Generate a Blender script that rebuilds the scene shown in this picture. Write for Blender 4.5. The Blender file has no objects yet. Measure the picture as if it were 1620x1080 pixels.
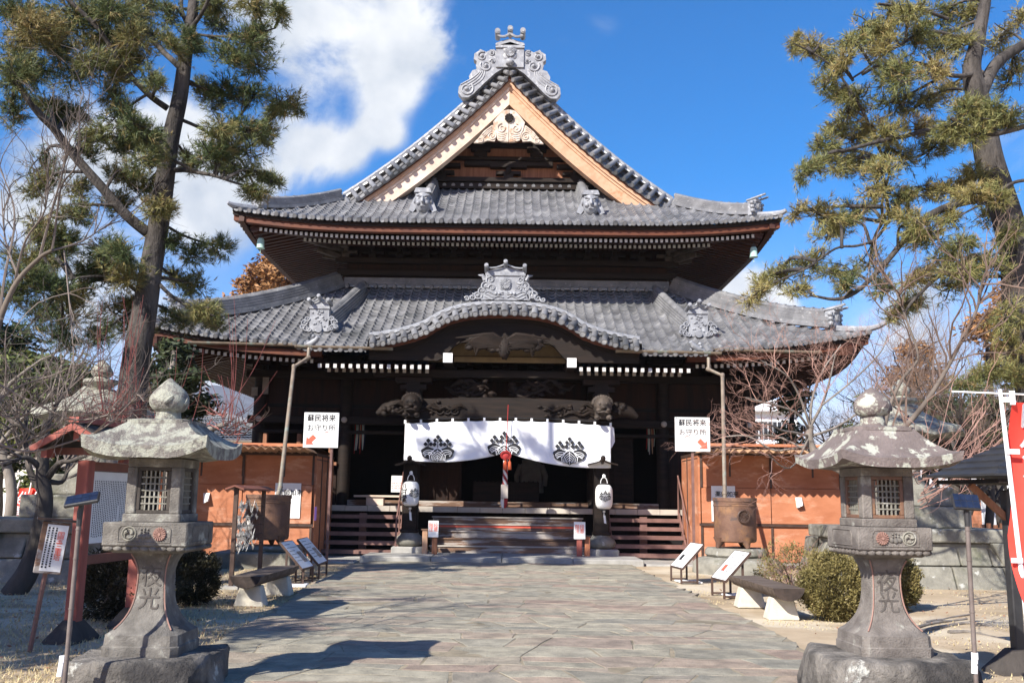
import bpy, bmesh, math, random
from mathutils import Vector, Matrix, noise
PI = math.pi
rad = math.radians
S = bpy.context.scene
C = S.collection

# ------------------------------------------------------------------ camera
EYE = 1.6
PITCH = math.atan(248 / 1500)
ROLL = rad(0.8)
cd = bpy.data.cameras.new('camera')
cd.sensor_width = 36.0
cd.lens = 36.0 * 1500 / 1620
cd.clip_end = 9000
cd.clip_start = 0.1
cam = bpy.data.objects.new('camera', cd)
C.objects.link(cam)
cam.matrix_world = Matrix.Translation((0, 0, EYE)) @ (Matrix.Rotation(PI / 2 + PITCH, 4, 'X') @ Matrix.Rotation(ROLL, 4, 'Z'))
S.camera = cam

# ------------------------------------------------------------------ light
SUN_AZ = rad(38)      # light travels towards +Y and +X
SUN_EL = rad(36)
sd = bpy.data.lights.new('sun', 'SUN')
sd.energy = 5.0
sd.angle = rad(0.53)
sd.color = (1.0, 0.95, 0.87)
so = bpy.data.objects.new('sun', sd)
C.objects.link(so)
ldir = Vector((math.sin(SUN_AZ) * math.cos(SUN_EL), math.cos(SUN_AZ) * math.cos(SUN_EL), -math.sin(SUN_EL)))
so.rotation_euler = ldir.to_track_quat('-Z', 'Y').to_euler()
so.location = (-20, -20, 30)

S.view_settings.view_transform = 'Standard'
S.view_settings.look = 'None'
S.view_settings.exposure = 0.9
S.view_settings.gamma = 1.0
S.view_settings.use_curve_mapping = False
try:
 S.cycles.max_bounces = 6
 S.cycles.diffuse_bounces = 3
 S.cycles.glossy_bounces = 2
 S.cycles.transparent_max_bounces = 8
 S.cycles.use_denoising = True
except Exception:
 pass


def at(px, py, Y):
 """photo pixel -> the point on that sight line at world depth Y"""
 a, b = px - 810, 540 - py
 u = (a * math.cos(ROLL) - b * math.sin(ROLL)) / 1500
 v = (a * math.sin(ROLL) + b * math.cos(ROLL)) / 1500
 dy = math.cos(PITCH) - v * math.sin(PITCH)
 dz = math.sin(PITCH) + v * math.cos(PITCH)
 t = Y / dy
 return Vector((u * t, Y, EYE + dz * t))


def gr(px, py, z=0.0):
 """photo pixel -> the point of the ground plane it looks at"""
 a, b = px - 810, 540 - py
 u = (a * math.cos(ROLL) - b * math.sin(ROLL)) / 1500
 v = (a * math.sin(ROLL) + b * math.cos(ROLL)) / 1500
 dy = math.cos(PITCH) - v * math.sin(PITCH)
 dz = math.sin(PITCH) + v * math.cos(PITCH)
 t = (z - EYE) / dz
 return Vector((u * t, dy * t, z))


# world: physical sky plus a cloud layer made of noise broken into a few banks
w = bpy.data.worlds.new('World')
S.world = w
w.use_nodes = True
nt = w.node_tree
nt.nodes.clear()
N = nt.nodes.new
L = nt.links.new
out = N('ShaderNodeOutputWorld')
bg = N('ShaderNodeBackground')
sky = N('ShaderNodeTexSky')
sky.sky_type = 'NISHITA'
sky.sun_disc = False
sky.sun_elevation = SUN_EL
sky.sun_rotation = PI + SUN_AZ
sky.altitude = 450
sky.air_density = 1.0
sky.dust_density = 0.6
sky.ozone_density = 1.4
bg.inputs['Strength'].default_value = 0.052
tc = N('ShaderNodeTexCoord')
# blue is a little deeper than the model gives (polarised winter sky)
hs = N('ShaderNodeHueSaturation')
hs.inputs['Saturation'].default_value = 1.6
hs.inputs['Value'].default_value = 1.95
L(sky.outputs[0], hs.inputs['Color'])
deep = N('ShaderNodeMixRGB')
deep.blend_type = 'MULTIPLY'
deep.inputs['Fac'].default_value = 1
deep.inputs['Color2'].default_value = (1.25, .90, 1.04, 1)
L(hs.outputs[0], deep.inputs['Color1'])


def math_node(op, a=None, b=None, c=None):
 n = N('ShaderNodeMath')
 n.operation = op
 for k, x in enumerate((a, b, c)):
  if x is None:
   continue
  if isinstance(x, (int, float)):
   n.inputs[k].default_value = x
  else:
   L(x, n.inputs[k])
 return n.outputs[0]


n1 = N('ShaderNodeTexNoise')
n1.inputs['Scale'].default_value = 6.0
n1.inputs['Detail'].default_value = 14.0
n1.inputs['Roughness'].default_value = 0.62
n1.inputs['Distortion'].default_value = 0.4
L(tc.outputs['Generated'], n1.inputs['Vector'])
banks = [(540, 0, .06, .5), (650, 45, .045, .46), (470, 50, .05, .46), (600, 105, .035, .45), (690, 80, .025, .35), (590, 195, .022, .5), (620, 215, .016, .4), (500, 235, .030, .75), (550, 240, .020, .55), (455, 215, .03, .55), (440, 270, .025, .5), (480, 130, .03, .3), (640, 150, .02, .25), (330, 315, .05, .9), (235, 215, .05, .75),
   (120, 265, .06, .75), (300, 215, .03, .6), (150, 480, .06, .6), (60, 360, .04, .6), (1190, 488, .03, .95), (1235, 492, .022, .8), (1130, 500, .03, .8), (400, 20, .04, .6), (1450, 520, .05, .65),
   (1240, 655, .06, .7), (330, 600, .05, .5), (895, 55, .03, .16), (958, 45, .02, .15), (785, 20, .025, .16), (1160, 470, .05, .5), (1600, 250, .05, .35)]
acc = None
for px, py, sg, amp in banks:
 d = (at(px, py, 10) - Vector((0, 0, EYE))).normalized()
 dp = N('ShaderNodeVectorMath')
 dp.operation = 'DISTANCE'
 L(tc.outputs['Generated'], dp.inputs[0])
 dp.inputs[1].default_value = d
 g = math_node('DIVIDE', dp.outputs['Value'], sg)
 g = math_node('MULTIPLY', g, g)
 g = math_node('MULTIPLY', g, -1.0)
 g = math_node('EXPONENT', g)
 g = math_node('MULTIPLY', g, amp)
 acc = g if acc is None else math_node('ADD', acc, g)
m = math_node('SUBTRACT', n1.outputs['Fac'], 0.5)
m = math_node('MULTIPLY', m, 6.5)
# noise only breaks up where a bank is
sm = math_node('MULTIPLY', m, math_node('MINIMUM', math_node('ADD', acc, 0.02), 0.5))
m = math_node('ADD', acc, sm)
mr = N('ShaderNodeMapRange')
mr.interpolation_type = 'SMOOTHSTEP'
mr.inputs['From Min'].default_value = 0.10
mr.inputs['From Max'].default_value = 0.80
L(m, mr.inputs['Value'])
n2 = N('ShaderNodeTexNoise')
n2.inputs['Scale'].default_value = 9.0
n2.inputs['Detail'].default_value = 5.0
L(tc.outputs['Generated'], n2.inputs['Vector'])
cr = N('ShaderNodeValToRGB')
cr.color_ramp.elements[0].position = 0.36
cr.color_ramp.elements[0].color = (5.6, 6.4, 7.6, 1)
cr.color_ramp.elements[1].position = 0.62
cr.color_ramp.elements[1].color = (11.0, 11.2, 11.4, 1)
L(n2.outputs['Fac'], cr.inputs['Fac'])
mix = N('ShaderNodeMixRGB')
L(mr.outputs[0], mix.inputs['Fac'])
L(deep.outputs[0], mix.inputs['Color1'])
L(cr.outputs[0], mix.inputs['Color2'])
L(mix.outputs[0], bg.inputs['Color'])
L(bg.outputs[0], out.inputs[0])

# ------------------------------------------------------------------ helpers
WM = {}        # world matrices of the empties


def inv(o):
 return WM[o].inverted() if o in WM else Matrix()


class MB:
 """collects pieces; build() links them as one mesh object"""

 def __init__(s):
  s.v, s.f, s.a = [], [], []

 def add(s, vs, fs, a=0.5):
  b = len(s.v)
  s.v += [Vector(p) for p in vs]
  s.f += [tuple(b + i for i in q) for q in fs]
  s.a += [a] * len(fs)
  return s

 def box(s, c, d, rz=0.0, M=None, a=0.5):
  x, y, z = d[0] / 2, d[1] / 2, d[2] / 2
  vs = [Vector((i * x, j * y, k * z)) for k in (-1, 1) for j in (-1, 1) for i in (-1, 1)]
  if M is None:
   M = Matrix.Rotation(rz, 3, 'Z')
  vs = [M @ p + Vector(c) for p in vs]
  return s.add(vs, [(0, 2, 3, 1), (4, 5, 7, 6), (0, 1, 5, 4), (2, 6, 7, 3), (0, 4, 6, 2), (1, 3, 7, 5)], a)

 def b2(s, x0, x1, y0, y1, z0, z1, a=0.5):
  return s.box(((x0 + x1) / 2, (y0 + y1) / 2, (z0 + z1) / 2), (abs(x1 - x0), abs(y1 - y0), abs(z1 - z0)), a=a)

 def bar(s, p, q, wd, ht, up=(0, 0, 1), a=0.5):
  p, q = Vector(p), Vector(q)
  d = (q - p)
  ln = d.length
  d.normalize()
  u = Vector(up)
  sd_ = d.cross(u)
  if sd_.length < 1e-4:
   sd_ = d.cross(Vector((1, 0, 0)))
  sd_.normalize()
  u = sd_.cross(d)
  M = Matrix((sd_, d, u)).transposed()
  return s.box((p + q) / 2, (wd, ln, ht), M=M, a=a)

 def tube(s, pts, rs, n=8, cap=True, a=0.5):
  pts = [Vector(p) for p in pts]
  if isinstance(rs, (int, float)):
   rs = [rs] * len(pts)
  b = len(s.v)
  prev = None
  for i, p in enumerate(pts):
   t = (pts[min(i + 1, len(pts) - 1)] - pts[max(i - 1, 0)])
   if t.length < 1e-9:
    t = Vector((0, 0, 1))
   t.normalize()
   if prev is None:
    x = t.orthogonal().normalized()
   else:
    x = prev - t * prev.dot(t)
    x = x.normalized() if x.length > 1e-6 else t.orthogonal().normalized()
   prev = x
   y = t.cross(x)
   for k in range(n):
    an = 2 * PI * k / n
    s.v.append(p + (x * math.cos(an) + y * math.sin(an)) * rs[i])
  for i in range(len(pts) - 1):
   for k in range(n):
    k2 = (k + 1) % n
    s.f.append((b + i * n + k, b + i * n + k2, b + (i + 1) * n + k2, b + (i + 1) * n + k))
    s.a.append(a)
  if cap:
   s.f.append(tuple(b + k for k in reversed(range(n))))
   s.f.append(tuple(b + (len(pts) - 1) * n + k for k in range(n)))
   s.a += [a, a]
  return s

 def cyl(s, p, q, r, n=12, r2=None, a=0.5):
  return s.tube([p, q], [r, r if r2 is None else r2], n, a=a)

 def lathe(s, prof, c=(0, 0, 0), n=16, ph=0.0, cap=True, a=0.5, sx=1, sy=1):
  b = len(s.v)
  c = Vector(c)
  for r, z in prof:
   for k in range(n):
    an = ph + 2 * PI * k / n
    s.v.append(c + Vector((r * math.cos(an) * sx, r * math.sin(an) * sy, z)))
  for i in range(len(prof) - 1):
   for k in range(n):
    k2 = (k + 1) % n
    s.f.append((b + i * n + k, b + i * n + k2, b + (i + 1) * n + k2, b + (i + 1) * n + k))
    s.a.append(a)
  if cap:
   s.f.append(tuple(b + k for k in reversed(range(n))))
   s.f.append(tuple(b + (len(prof) - 1) * n + k for k in range(n)))
   s.a += [a, a]
  return s

 def prism(s, poly, y0, y1, M=None, a=0.5):
  """polygon in (x, z), solid between depths y0 (front) and y1"""
  n = len(poly)
  vs = [Vector((x, y0, z)) for x, z in poly] + [Vector((x, y1, z)) for x, z in poly]
  if M is not None:
   vs = [M @ p for p in vs]
  fs = [tuple(range(n)), tuple(range(2 * n - 1, n - 1, -1))]
  fs += [(i, i + n, (i + 1) % n + n, (i + 1) % n) for i in range(n)]
  return s.add(vs, fs, a)

 def strip(s, A, B, y0, y1, a=0.5):
  """solid board between the two curves A and B [(x,z)...] from depth y0 to y1"""
  n = len(A)
  vs = [Vector((x, y0, z)) for x, z in A] + [Vector((x, y0, z)) for x, z in B]
  vs += [Vector((x, y1, z)) for x, z in A] + [Vector((x, y1, z)) for x, z in B]
  fs = []
  for i in range(n - 1):
   fs += [(i, n + i, n + i + 1, i + 1), (2 * n + i, 2 * n + i + 1, 3 * n + i + 1, 3 * n + i),
     (i, i + 1, 2 * n + i + 1, 2 * n + i), (n + i, 3 * n + i, 3 * n + i + 1, n + i + 1)]
  fs += [(0, 2 * n, 3 * n, n), (n - 1, 2 * n - 1, 4 * n - 1, 3 * n - 1)]
  return s.add(vs, fs, a)

 def sweep(s, prof, path, lat=None, closed=True, a=0.5):
  """profile [(lateral, up)] swept along path with up = Z"""
  path = [Vector(p) for p in path]
  b = len(s.v)
  n = len(prof)
  for i, p in enumerate(path):
   t = path[min(i + 1, len(path) - 1)] - path[max(i - 1, 0)]
   if lat is None:
    l = Vector((t.y, -t.x, 0))
    l.normalize()
   else:
    l = Vector(lat)
   t.normalize()
   u = l.cross(t)
   if u.z < 0:
    u = -u
   for x, z in prof:
    s.v.append(p + l * x + u * z)
  for i in range(len(path) - 1):
   for k in range(n if closed else n - 1):
    k2 = (k + 1) % n
    s.f.append((b + i * n + k, b + (i + 1) * n + k, b + (i + 1) * n + k2, b + i * n + k2))
    s.a.append(a)
  if closed:
   s.f.append(tuple(b + k for k in range(n)))
   s.f.append(tuple(b + (len(path) - 1) * n + k for k in reversed(range(n))))
   s.a += [a, a]
  return s

 def blob(s, c, r, n=10, m=7, amp=0.0, freq=2.0, a=0.5, seed=0):
  c = Vector(c)
  r = Vector(r) if not isinstance(r, (int, float)) else Vector((r, r, r))
  b = len(s.v)
  for i in range(m + 1):
   th = PI * i / m
   for k in range(n):
    an = 2 * PI * k / n
    d = Vector((math.sin(th) * math.cos(an), math.sin(th) * math.sin(an), math.cos(th)))
    f = 1 + amp * noise.noise(d * freq + Vector((seed * 7.3, seed * 3.1, 0)))
    s.v.append(c + Vector((d.x * r.x, d.y * r.y, d.z * r.z)) * f)
  for i in range(m):
   for k in range(n):
    k2 = (k + 1) % n
    s.f.append((b + i * n + k, b + (i + 1) * n + k, b + (i + 1) * n + k2, b + i * n + k2))
    s.a.append(a)
  return s

 def xf(s, M):
  s.v = [M @ p for p in s.v]
  return s

 def build(s, name, mat, parent=None, smooth=0.0, bevel=0.0, off=None, jit=0.0, seg=1):
  me = bpy.data.meshes.new(name)
  vs = s.v
  if off is not None:
   o_ = Vector(off)
   vs = [p + o_ for p in vs]
  if jit:
   vs = [p + noise.noise_vector(p * 3.0) * jit for p in vs]
  I = inv(parent) if parent is not None else Matrix()
  loc = None
  if parent is None:
   lo = [min(p[k] for p in vs) for k in range(3)]
   hi = [max(p[k] for p in vs) for k in range(3)]
   loc = Vector(((lo[0] + hi[0]) / 2, (lo[1] + hi[1]) / 2, lo[2]))
   I = Matrix.Translation(-loc)
  me.from_pydata([tuple(I @ p) for p in vs], [], s.f)
  at_ = me.attributes.new('tint', 'FLOAT', 'FACE')
  at_.data.foreach_set('value', s.a)
  me.materials.append(mat)
  bm = bmesh.new()
  bm.from_mesh(me)
  bmesh.ops.recalc_face_normals(bm, faces=bm.faces)
  bm.to_mesh(me)
  bm.free()
  if smooth:
   me.shade_smooth()
   me.set_sharp_from_angle(angle=rad(smooth))
  o = bpy.data.objects.new(name, me)
  C.objects.link(o)
  if parent is not None:
   o.parent = parent
   WM[o] = WM.get(parent, Matrix())
  else:
   o.location = loc
   WM[o] = Matrix.Translation(loc)
  if bevel:
   bv = o.modifiers.new('bevel', 'BEVEL')
   bv.width = bevel
   bv.segments = seg
   bv.limit_method = 'ANGLE'
   bv.angle_limit = rad(40)
  return o


def raw(name, vs, fs, tint, mat, parent=None, smooth=False):
 """big foliage meshes: no normal pass"""
 me = bpy.data.meshes.new(name)
 I = inv(parent) if parent is not None else Matrix()
 if I != Matrix():
  t = I.translation
  vs = [(p[0] + t.x, p[1] + t.y, p[2] + t.z) for p in vs]
 me.from_pydata(vs, [], fs)
 at_ = me.attributes.new('tint', 'FLOAT', 'FACE')
 at_.data.foreach_set('value', tint)
 me.materials.append(mat)
 if smooth:
  me.shade_smooth()
 o = bpy.data.objects.new(name, me)
 C.objects.link(o)
 if parent is not None:
  o.parent = parent
  WM[o] = WM.get(parent, Matrix())
 return o


def tag(o, label=None, cat=None, group=None, kind=None):
 if label:
  o['label'] = label
 if cat:
  o['category'] = cat
 if group:
  o['group'] = group
 if kind:
  o['kind'] = kind
 return o


def thing(name, label, cat, loc, rz=0.0, group=None):
 o = bpy.data.objects.new(name, None)
 C.objects.link(o)
 o.location = loc
 o.rotation_euler = (0, 0, rz)
 o.empty_display_size = 0.2
 WM[o] = Matrix.Translation(Vector(loc)) @ Matrix.Rotation(rz, 4, 'Z')
 return tag(o, label, cat, group)


def place(o, loc, rz=0.0):
 o.location = loc
 o.rotation_euler = (0, 0, rz)
 WM[o] = Matrix.Translation(Vector(loc)) @ Matrix.Rotation(rz, 4, 'Z')


def copy_tree(o, parent=None):
 c = o.copy()
 C.objects.link(c)
 if parent is not None:
  c.parent = parent
 for ch in list(o.children):
  copy_tree(ch, c)
 return c


def dup(o, loc, rz, label):
 c = copy_tree(o)
 place(c, loc, rz)
 c['label'] = label
 return c


def lettering(txt, size, mat, parent, M, name='lettering', bold=0.0, ext=0.002, spacing=1.0):
 """real characters as a thin mesh; M places the text's XY plane"""
 cu = bpy.data.curves.new(name, 'FONT')
 cu.body = txt
 cu.size = size
 cu.align_x = 'CENTER'
 cu.align_y = 'CENTER'
 cu.extrude = ext
 cu.space_line = spacing
 cu.resolution_u = 3
 t = bpy.data.objects.new(name, cu)
 C.objects.link(t)
 dg = bpy.context.evaluated_depsgraph_get()
 me = bpy.data.meshes.new_from_object(t.evaluated_get(dg))
 bpy.data.objects.remove(t)
 I = inv(parent) if parent is not None else Matrix()
 if bold:
  bb = bmesh.new()
  bb.from_mesh(me)
  for q, (dx, dy) in enumerate(((bold, 0), (-bold, 0), (0, bold), (0, -bold))):
   m2 = me.copy()
   m2.transform(Matrix.Translation((dx, dy, -.0003 * (q + 1))))
   bb.from_mesh(m2)
   bpy.data.meshes.remove(m2)
  bb.to_mesh(me)
  bb.free()
 me.transform(I @ M)
 me.materials.clear()
 me.materials.append(mat)
 o = bpy.data.objects.new(name, me)
 C.objects.link(o)
 if parent is not None:
  o.parent = parent
  WM[o] = WM.get(parent, Matrix())
 return o


def facing(p, rz=0.0, tilt=0.0):
 """matrix for lettering standing upright at p and facing -Y turned by rz"""
 return Matrix.Translation(Vector(p)) @ Matrix.Rotation(rz, 4, 'Z') @ Matrix.Rotation(PI / 2 - tilt, 4, 'X')


# ------------------------------------------------------------------ materials
def mk(name, c1, c2, scale=3.0, rough=0.7, bump=0.15, bscale=25.0, c3=None, s3=4.0, t3=0.6, w3=0.05, stretch=(1, 1, 1), metal=0.0, spec=0.4,
  tint=0.0, detail=6.0, obj=True, rvar=0.1, c4=None, s4=2.0, t4=0.6, bdist=0.02):
 m = bpy.data.materials.new(name)
 m.use_nodes = True
 t = m.node_tree
 n = t.nodes
 b = n['Principled BSDF']
 co = n.new('ShaderNodeTexCoord')
 mp = n.new('ShaderNodeMapping')
 mp.inputs['Scale'].default_value = stretch
 t.links.new(co.outputs['Object'], mp.inputs[0])
 vec = mp.outputs[0]

 def nz(sc, dt=detail, ro=0.6):
  x = n.new('ShaderNodeTexNoise')
  x.inputs['Scale'].default_value = sc
  x.inputs['Detail'].default_value = dt
  x.inputs['Roughness'].default_value = ro
  t.links.new(vec, x.inputs['Vector'])
  return x.outputs['Fac']

 def mixc(f, a, b_):
  x = n.new('ShaderNodeMixRGB')
  t.links.new(f, x.inputs[0])
  for k, y in ((1, a), (2, b_)):
   if isinstance(y, tuple):
    x.inputs[k].default_value = (*y, 1)
   else:
    t.links.new(y, x.inputs[k])
  return x.outputs[0]

 def step(f, lo, hi):
  x = n.new('ShaderNodeMapRange')
  x.interpolation_type = 'SMOOTHSTEP'
  x.inputs['From Min'].default_value = lo
  x.inputs['From Max'].default_value = hi
  t.links.new(f, x.inputs['Value'])
  return x.outputs[0]

 base = nz(scale)
 col = mixc(step(base, 0.3, 0.7), c1, c2)
 if c4:
  col = mixc(step(nz(s4, 4), t4 - 0.08, t4 + 0.08), col, c4)
 if c3:
  col = mixc(step(nz(s3, 8, 0.65), t3 - w3, t3 + w3), col, c3)
 if tint:
  at_ = n.new('ShaderNodeAttribute')
  at_.attribute_name = 'tint'
  x = n.new('ShaderNodeMapRange')
  x.inputs['To Min'].default_value = 1 - tint
  x.inputs['To Max'].default_value = 1 + tint
  t.links.new(at_.outputs['Fac'], x.inputs['Value'])
  y = n.new('ShaderNodeVectorMath')
  y.operation = 'SCALE'
  t.links.new(col, y.inputs[0])
  t.links.new(x.outputs[0], y.inputs['Scale'])
  col = y.outputs[0]
 t.links.new(col, b.inputs['Base Color'])
 b.inputs['Metallic'].default_value = metal
 b.inputs['Specular IOR Level'].default_value = spec
 rr = n.new('ShaderNodeMapRange')
 rr.inputs['To Min'].default_value = max(0, rough - rvar)
 rr.inputs['To Max'].default_value = min(1, rough + rvar)
 t.links.new(base, rr.inputs['Value'])
 t.links.new(rr.outputs[0], b.inputs['Roughness'])
 if bump:
  bp = n.new('ShaderNodeBump')
  bp.inputs['Strength'].default_value = bump
  bp.inputs['Distance'].default_value = bdist
  t.links.new(nz(bscale, 8, 0.65), bp.inputs['Height'])
  t.links.new(bp.outputs[0], b.inputs['Normal'])
 return m


def leafmat(name, cols, rough=0.6, trans=0.0):
 """foliage: colour picked per leaf from the tint attribute"""
 m = bpy.data.materials.new(name)
 m.use_nodes = True
 t = m.node_tree
 b = t.nodes['Principled BSDF']
 a = t.nodes.new('ShaderNodeAttribute')
 a.attribute_name = 'tint'
 r = t.nodes.new('ShaderNodeValToRGB')
 el = r.color_ramp.elements
 while len(el) < len(cols):
  el.new(0.5)
 for k, c in enumerate(cols):
  el[k].position = k / (len(cols) - 1)
  el[k].color = (*c, 1)
 t.links.new(a.outputs['Fac'], r.inputs[0])
 t.links.new(r.outputs[0], b.inputs['Base Color'])
 b.inputs['Roughness'].default_value = rough
 b.inputs['Specular IOR Level'].default_value = 0.3
 if trans:
  b.inputs['Transmission Weight'].default_value = 0
  b.inputs['Subsurface Weight'].default_value = 0
 return m


M_tile = mk('smoked_tile', (.108, .108, .112), (.192, .192, .195), 1.2, .42, .2, 60, c3=(.27, .267, .252), s3=4, t3=.64, w3=.10, c4=(.07, .073, .075), s4=.7, t4=.62, tint=.3, spec=.6, rvar=.1)
M_tile2 = mk('ridge_tile', (.125, .126, .13), (.215, .216, .22), 3, .42, .15, 40, c3=(.33, .33, .32), s3=9, t3=.63, tint=.2, spec=.55)
M_ornament = mk('ornament_tile', (.19, .195, .21), (.31, .32, .335), 5, .45, .25, 40, c3=(.40, .41, .42), s3=7, t3=.6, spec=.5)
M_plaster = mk('white_plaster_joint', (.62, .62, .61), (.72, .72, .70), 5, .8, .1)
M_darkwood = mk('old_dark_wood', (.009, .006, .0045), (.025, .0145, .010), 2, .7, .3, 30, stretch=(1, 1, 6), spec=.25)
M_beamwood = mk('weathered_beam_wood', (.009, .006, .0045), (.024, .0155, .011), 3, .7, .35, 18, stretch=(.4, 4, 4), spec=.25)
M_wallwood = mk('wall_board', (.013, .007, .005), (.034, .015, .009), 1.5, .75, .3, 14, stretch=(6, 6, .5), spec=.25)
M_redwood = mk('rafter_wood', (.035, .012, .007), (.065, .022, .011), 3, .6, .15, 20, spec=.3)
M_fascia = mk('red_brown_fascia', (.085, .026, .012), (.13, .042, .019), 3, .6, .15, 20, spec=.3)
M_lion = mk('grey_carving_wood', (.035, .027, .021), (.10, .077, .06), 5, .7, .3, 30)
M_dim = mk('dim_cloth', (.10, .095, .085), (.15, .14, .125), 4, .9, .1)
M_carved = mk('carved_shadow_stone', (.07, .06, .052), (.11, .10, .09), 9, .95, .2, 60)  # dark tone stands in for shade inside cut strokes
M_whitetip = mk('white_rafter_paint', (.46, .45, .43), (.60, .59, .56), 8, .7, .05)
M_newwood = mk('bargeboard_wood', (.45, .255, .15), (.62, .41, .27), 2.2, .55, .15, 25, stretch=(1.2, 1.2, 1.2), c3=(.40, .20, .10), s3=2.2, t3=.60, w3=.12, spec=.3)
M_palewood = mk('pale_bargeboard_wood', (.52, .39, .30), (.68, .55, .45), 2, .65, .18, 25, c3=(.36, .19, .11), s3=3, t3=.66, spec=.3)
M_carvewood = mk('bleached_carving_wood', (.46, .37, .29), (.66, .58, .49), 4, .7, .25, 30, c3=(.40, .25, .16), s3=5, t3=.60, spec=.3)
M_gablewood = mk('gable_board', (.20, .085, .045), (.32, .15, .085), 2, .7, .35, 14, stretch=(7, 7, .6), spec=.25)
M_steps = mk('worn_step_wood', (.10, .062, .042), (.25, .14, .085), 1.3, .65, .3, 20, stretch=(.5, 4, 4), c3=(.38, .34, .30), s3=1.6, t3=.54, spec=.3)
M_stepedge = mk('pale_step_edge', (.38, .33, .28), (.5, .45, .38), 2, .7, .2, 20)
M_metalstair = mk('brown_painted_steel', (.15, .08, .065), (.22, .12, .10), 4, .5, .1, 60, spec=.4)
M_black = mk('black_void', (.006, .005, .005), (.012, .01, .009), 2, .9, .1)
M_stone = mk('lantern_stone', (.115, .106, .093), (.225, .21, .185), 7, .9, .8, 70, c3=(.34, .34, .29), s3=7, t3=.63, w3=.06, c4=(.10, .09, .08), s4=2.2, t4=.56)
M_stone2 = mk('lantern_stone_brown', (.125, .11, .097), (.23, .207, .183), 6.1, .9, .8, 62, c3=(.34, .335, .29), s3=5.3, t3=.65, w3=.06, c4=(.105, .09, .08), s4=1.7, t4=.57)
M_lichen = mk('lichen_stone', (.16, .145, .13), (.26, .24, .21), 5, .9, .9, 60, c3=(.38, .385, .315), s3=9, t3=.495, w3=.07, c4=(.15, .135, .12), s4=2.6, t4=.57, bdist=.03)
M_lichen2 = mk('lichen_spotted_stone', (.13, .105, .095), (.215, .175, .16), 3, .85, .6, 40, c3=(.42, .425, .35), s3=6.5, t3=.555, w3=.03, bdist=.03)
M_oldstone = mk('pedestal_stone', (.155, .148, .122), (.285, .272, .225), 2.5, .9, .6, 25, c3=(.42, .42, .38), s3=4, t3=.63, c4=(.11, .113, .075), s4=1.2, t4=.6, bdist=.03)
M_boulder = mk('boulder_stone', (.075, .068, .06), (.30, .275, .24), 2.6, .9, 1.0, 16, c3=(.50, .50, .45), s3=3.2, t3=.66, w3=.03, c4=(.045, .042, .04), s4=1.1, t4=.56, bdist=.06)
M_pavestone = mk('kerb_stone', (.27, .26, .235), (.38, .365, .33), 3, .9, .4, 30)
M_redpaint = mk('faded_red_stone_paint', (.26, .145, .115), (.33, .20, .16), 10, .85, .2, 50)
M_orange = mk('orange_painted_board', (.39, .14, .064), (.50, .205, .105), 1.6, .75, .12, 12, stretch=(.8, .8, 2.2), c3=(.62, .34, .22), s3=1.3, t3=.60, w3=.10, c4=(.33, .115, .06), s4=.8, t4=.64)
M_brownsteel = mk('dark_brown_frame', (.05, .03, .022), (.085, .05, .036), 5, .55, .1)
M_corru = mk('brown_corrugated_sheet', (.42, .25, .14), (.55, .35, .2), 2, .45, .05, spec=.5)
M_iron = mk('rusted_iron', (.115, .062, .042), (.19, .105, .07), 3, .6, .4, 30, c3=(.28, .15, .07), s3=2.2, t3=.6, w3=.12, c4=(.08, .06, .055), s4=3, t4=.62)
M_verdigris = mk('verdigris_bronze', (.27, .44, .38), (.42, .58, .50), 8, .6, .1)
M_copper = mk('aged_copper_gutter', (.16, .125, .09), (.24, .19, .14), 4, .5, .1, c3=(.22, .29, .25), s3=3, t3=.62, w3=.1, spec=.5)
M_white = mk('white_board', (.78, .78, .76), (.84, .84, .83), 2, .5, .03)
M_paper = mk('white_paper', (.74, .73, .70), (.82, .81, .78), 4, .8, .05)
M_lampp = mk('lantern_paper', (.80, .79, .74), (.87, .86, .82), 6, .7, .1)
M_cloth = mk('white_curtain_cloth', (.80, .81, .83), (.86, .87, .88), 2, .85, .08, 200)
M_ink = mk('black_ink', (.012, .012, .014), (.02, .02, .022), 5, .7, .02)
M_redink = mk('red_print', (.72, .10, .06), (.78, .14, .08), 3, .6, .02)
M_redcloth = mk('red_banner_cloth', (.74, .045, .03), (.82, .07, .045), 1.5, .75, .05)
M_redrope = mk('red_rope', (.26, .018, .02), (.34, .03, .026), 20, .8, .3, 90)
M_redlac = mk('faded_red_timber', (.25, .064, .046), (.34, .105, .08), 2, .65, .15, 20, stretch=(4, 4, .6))
M_redbrown = mk('dark_red_timber', (.14, .05, .035), (.22, .08, .05), 2, .65, .15, 20)
M_blacksteel = mk('black_steel', (.02, .02, .022), (.035, .035, .036), 6, .45, .08, spec=.5)
M_pole = mk('grey_brown_pole', (.12, .095, .085), (.18, .15, .135), 6, .5, .08, spec=.4)
M_solar = mk('solar_cell', (.008, .014, .035), (.014, .024, .055), 20, .55, .02, spec=.12)
M_log = mk('weathered_log', (.07, .05, .038), (.17, .13, .10), 2.5, .85, .6, 10, stretch=(1, 7, 7))
M_logend = mk('charred_log_end', (.03, .022, .018), (.07, .05, .04), 6, .9, .5, 20)
M_conc = mk('bench_concrete', (.50, .46, .37), (.62, .58, .48), 6, .9, .25, 60)
M_bark = mk('pine_bark', (.030, .026, .023), (.11, .096, .085), 2.2, .95, 1.0, 7, stretch=(1.6, 1.6, .5), c3=(.03, .025, .022), s3=5, t3=.58, bdist=.08)
M_bark3 = mk('brown_grey_bark', (.085, .068, .055), (.17, .14, .115), 4, .95, .5, 14, stretch=(1, 1, .4))
M_bark2 = mk('grey_bark', (.14, .12, .10), (.27, .24, .21), 4, .95, .5, 14, stretch=(1, 1, .4))
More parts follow.
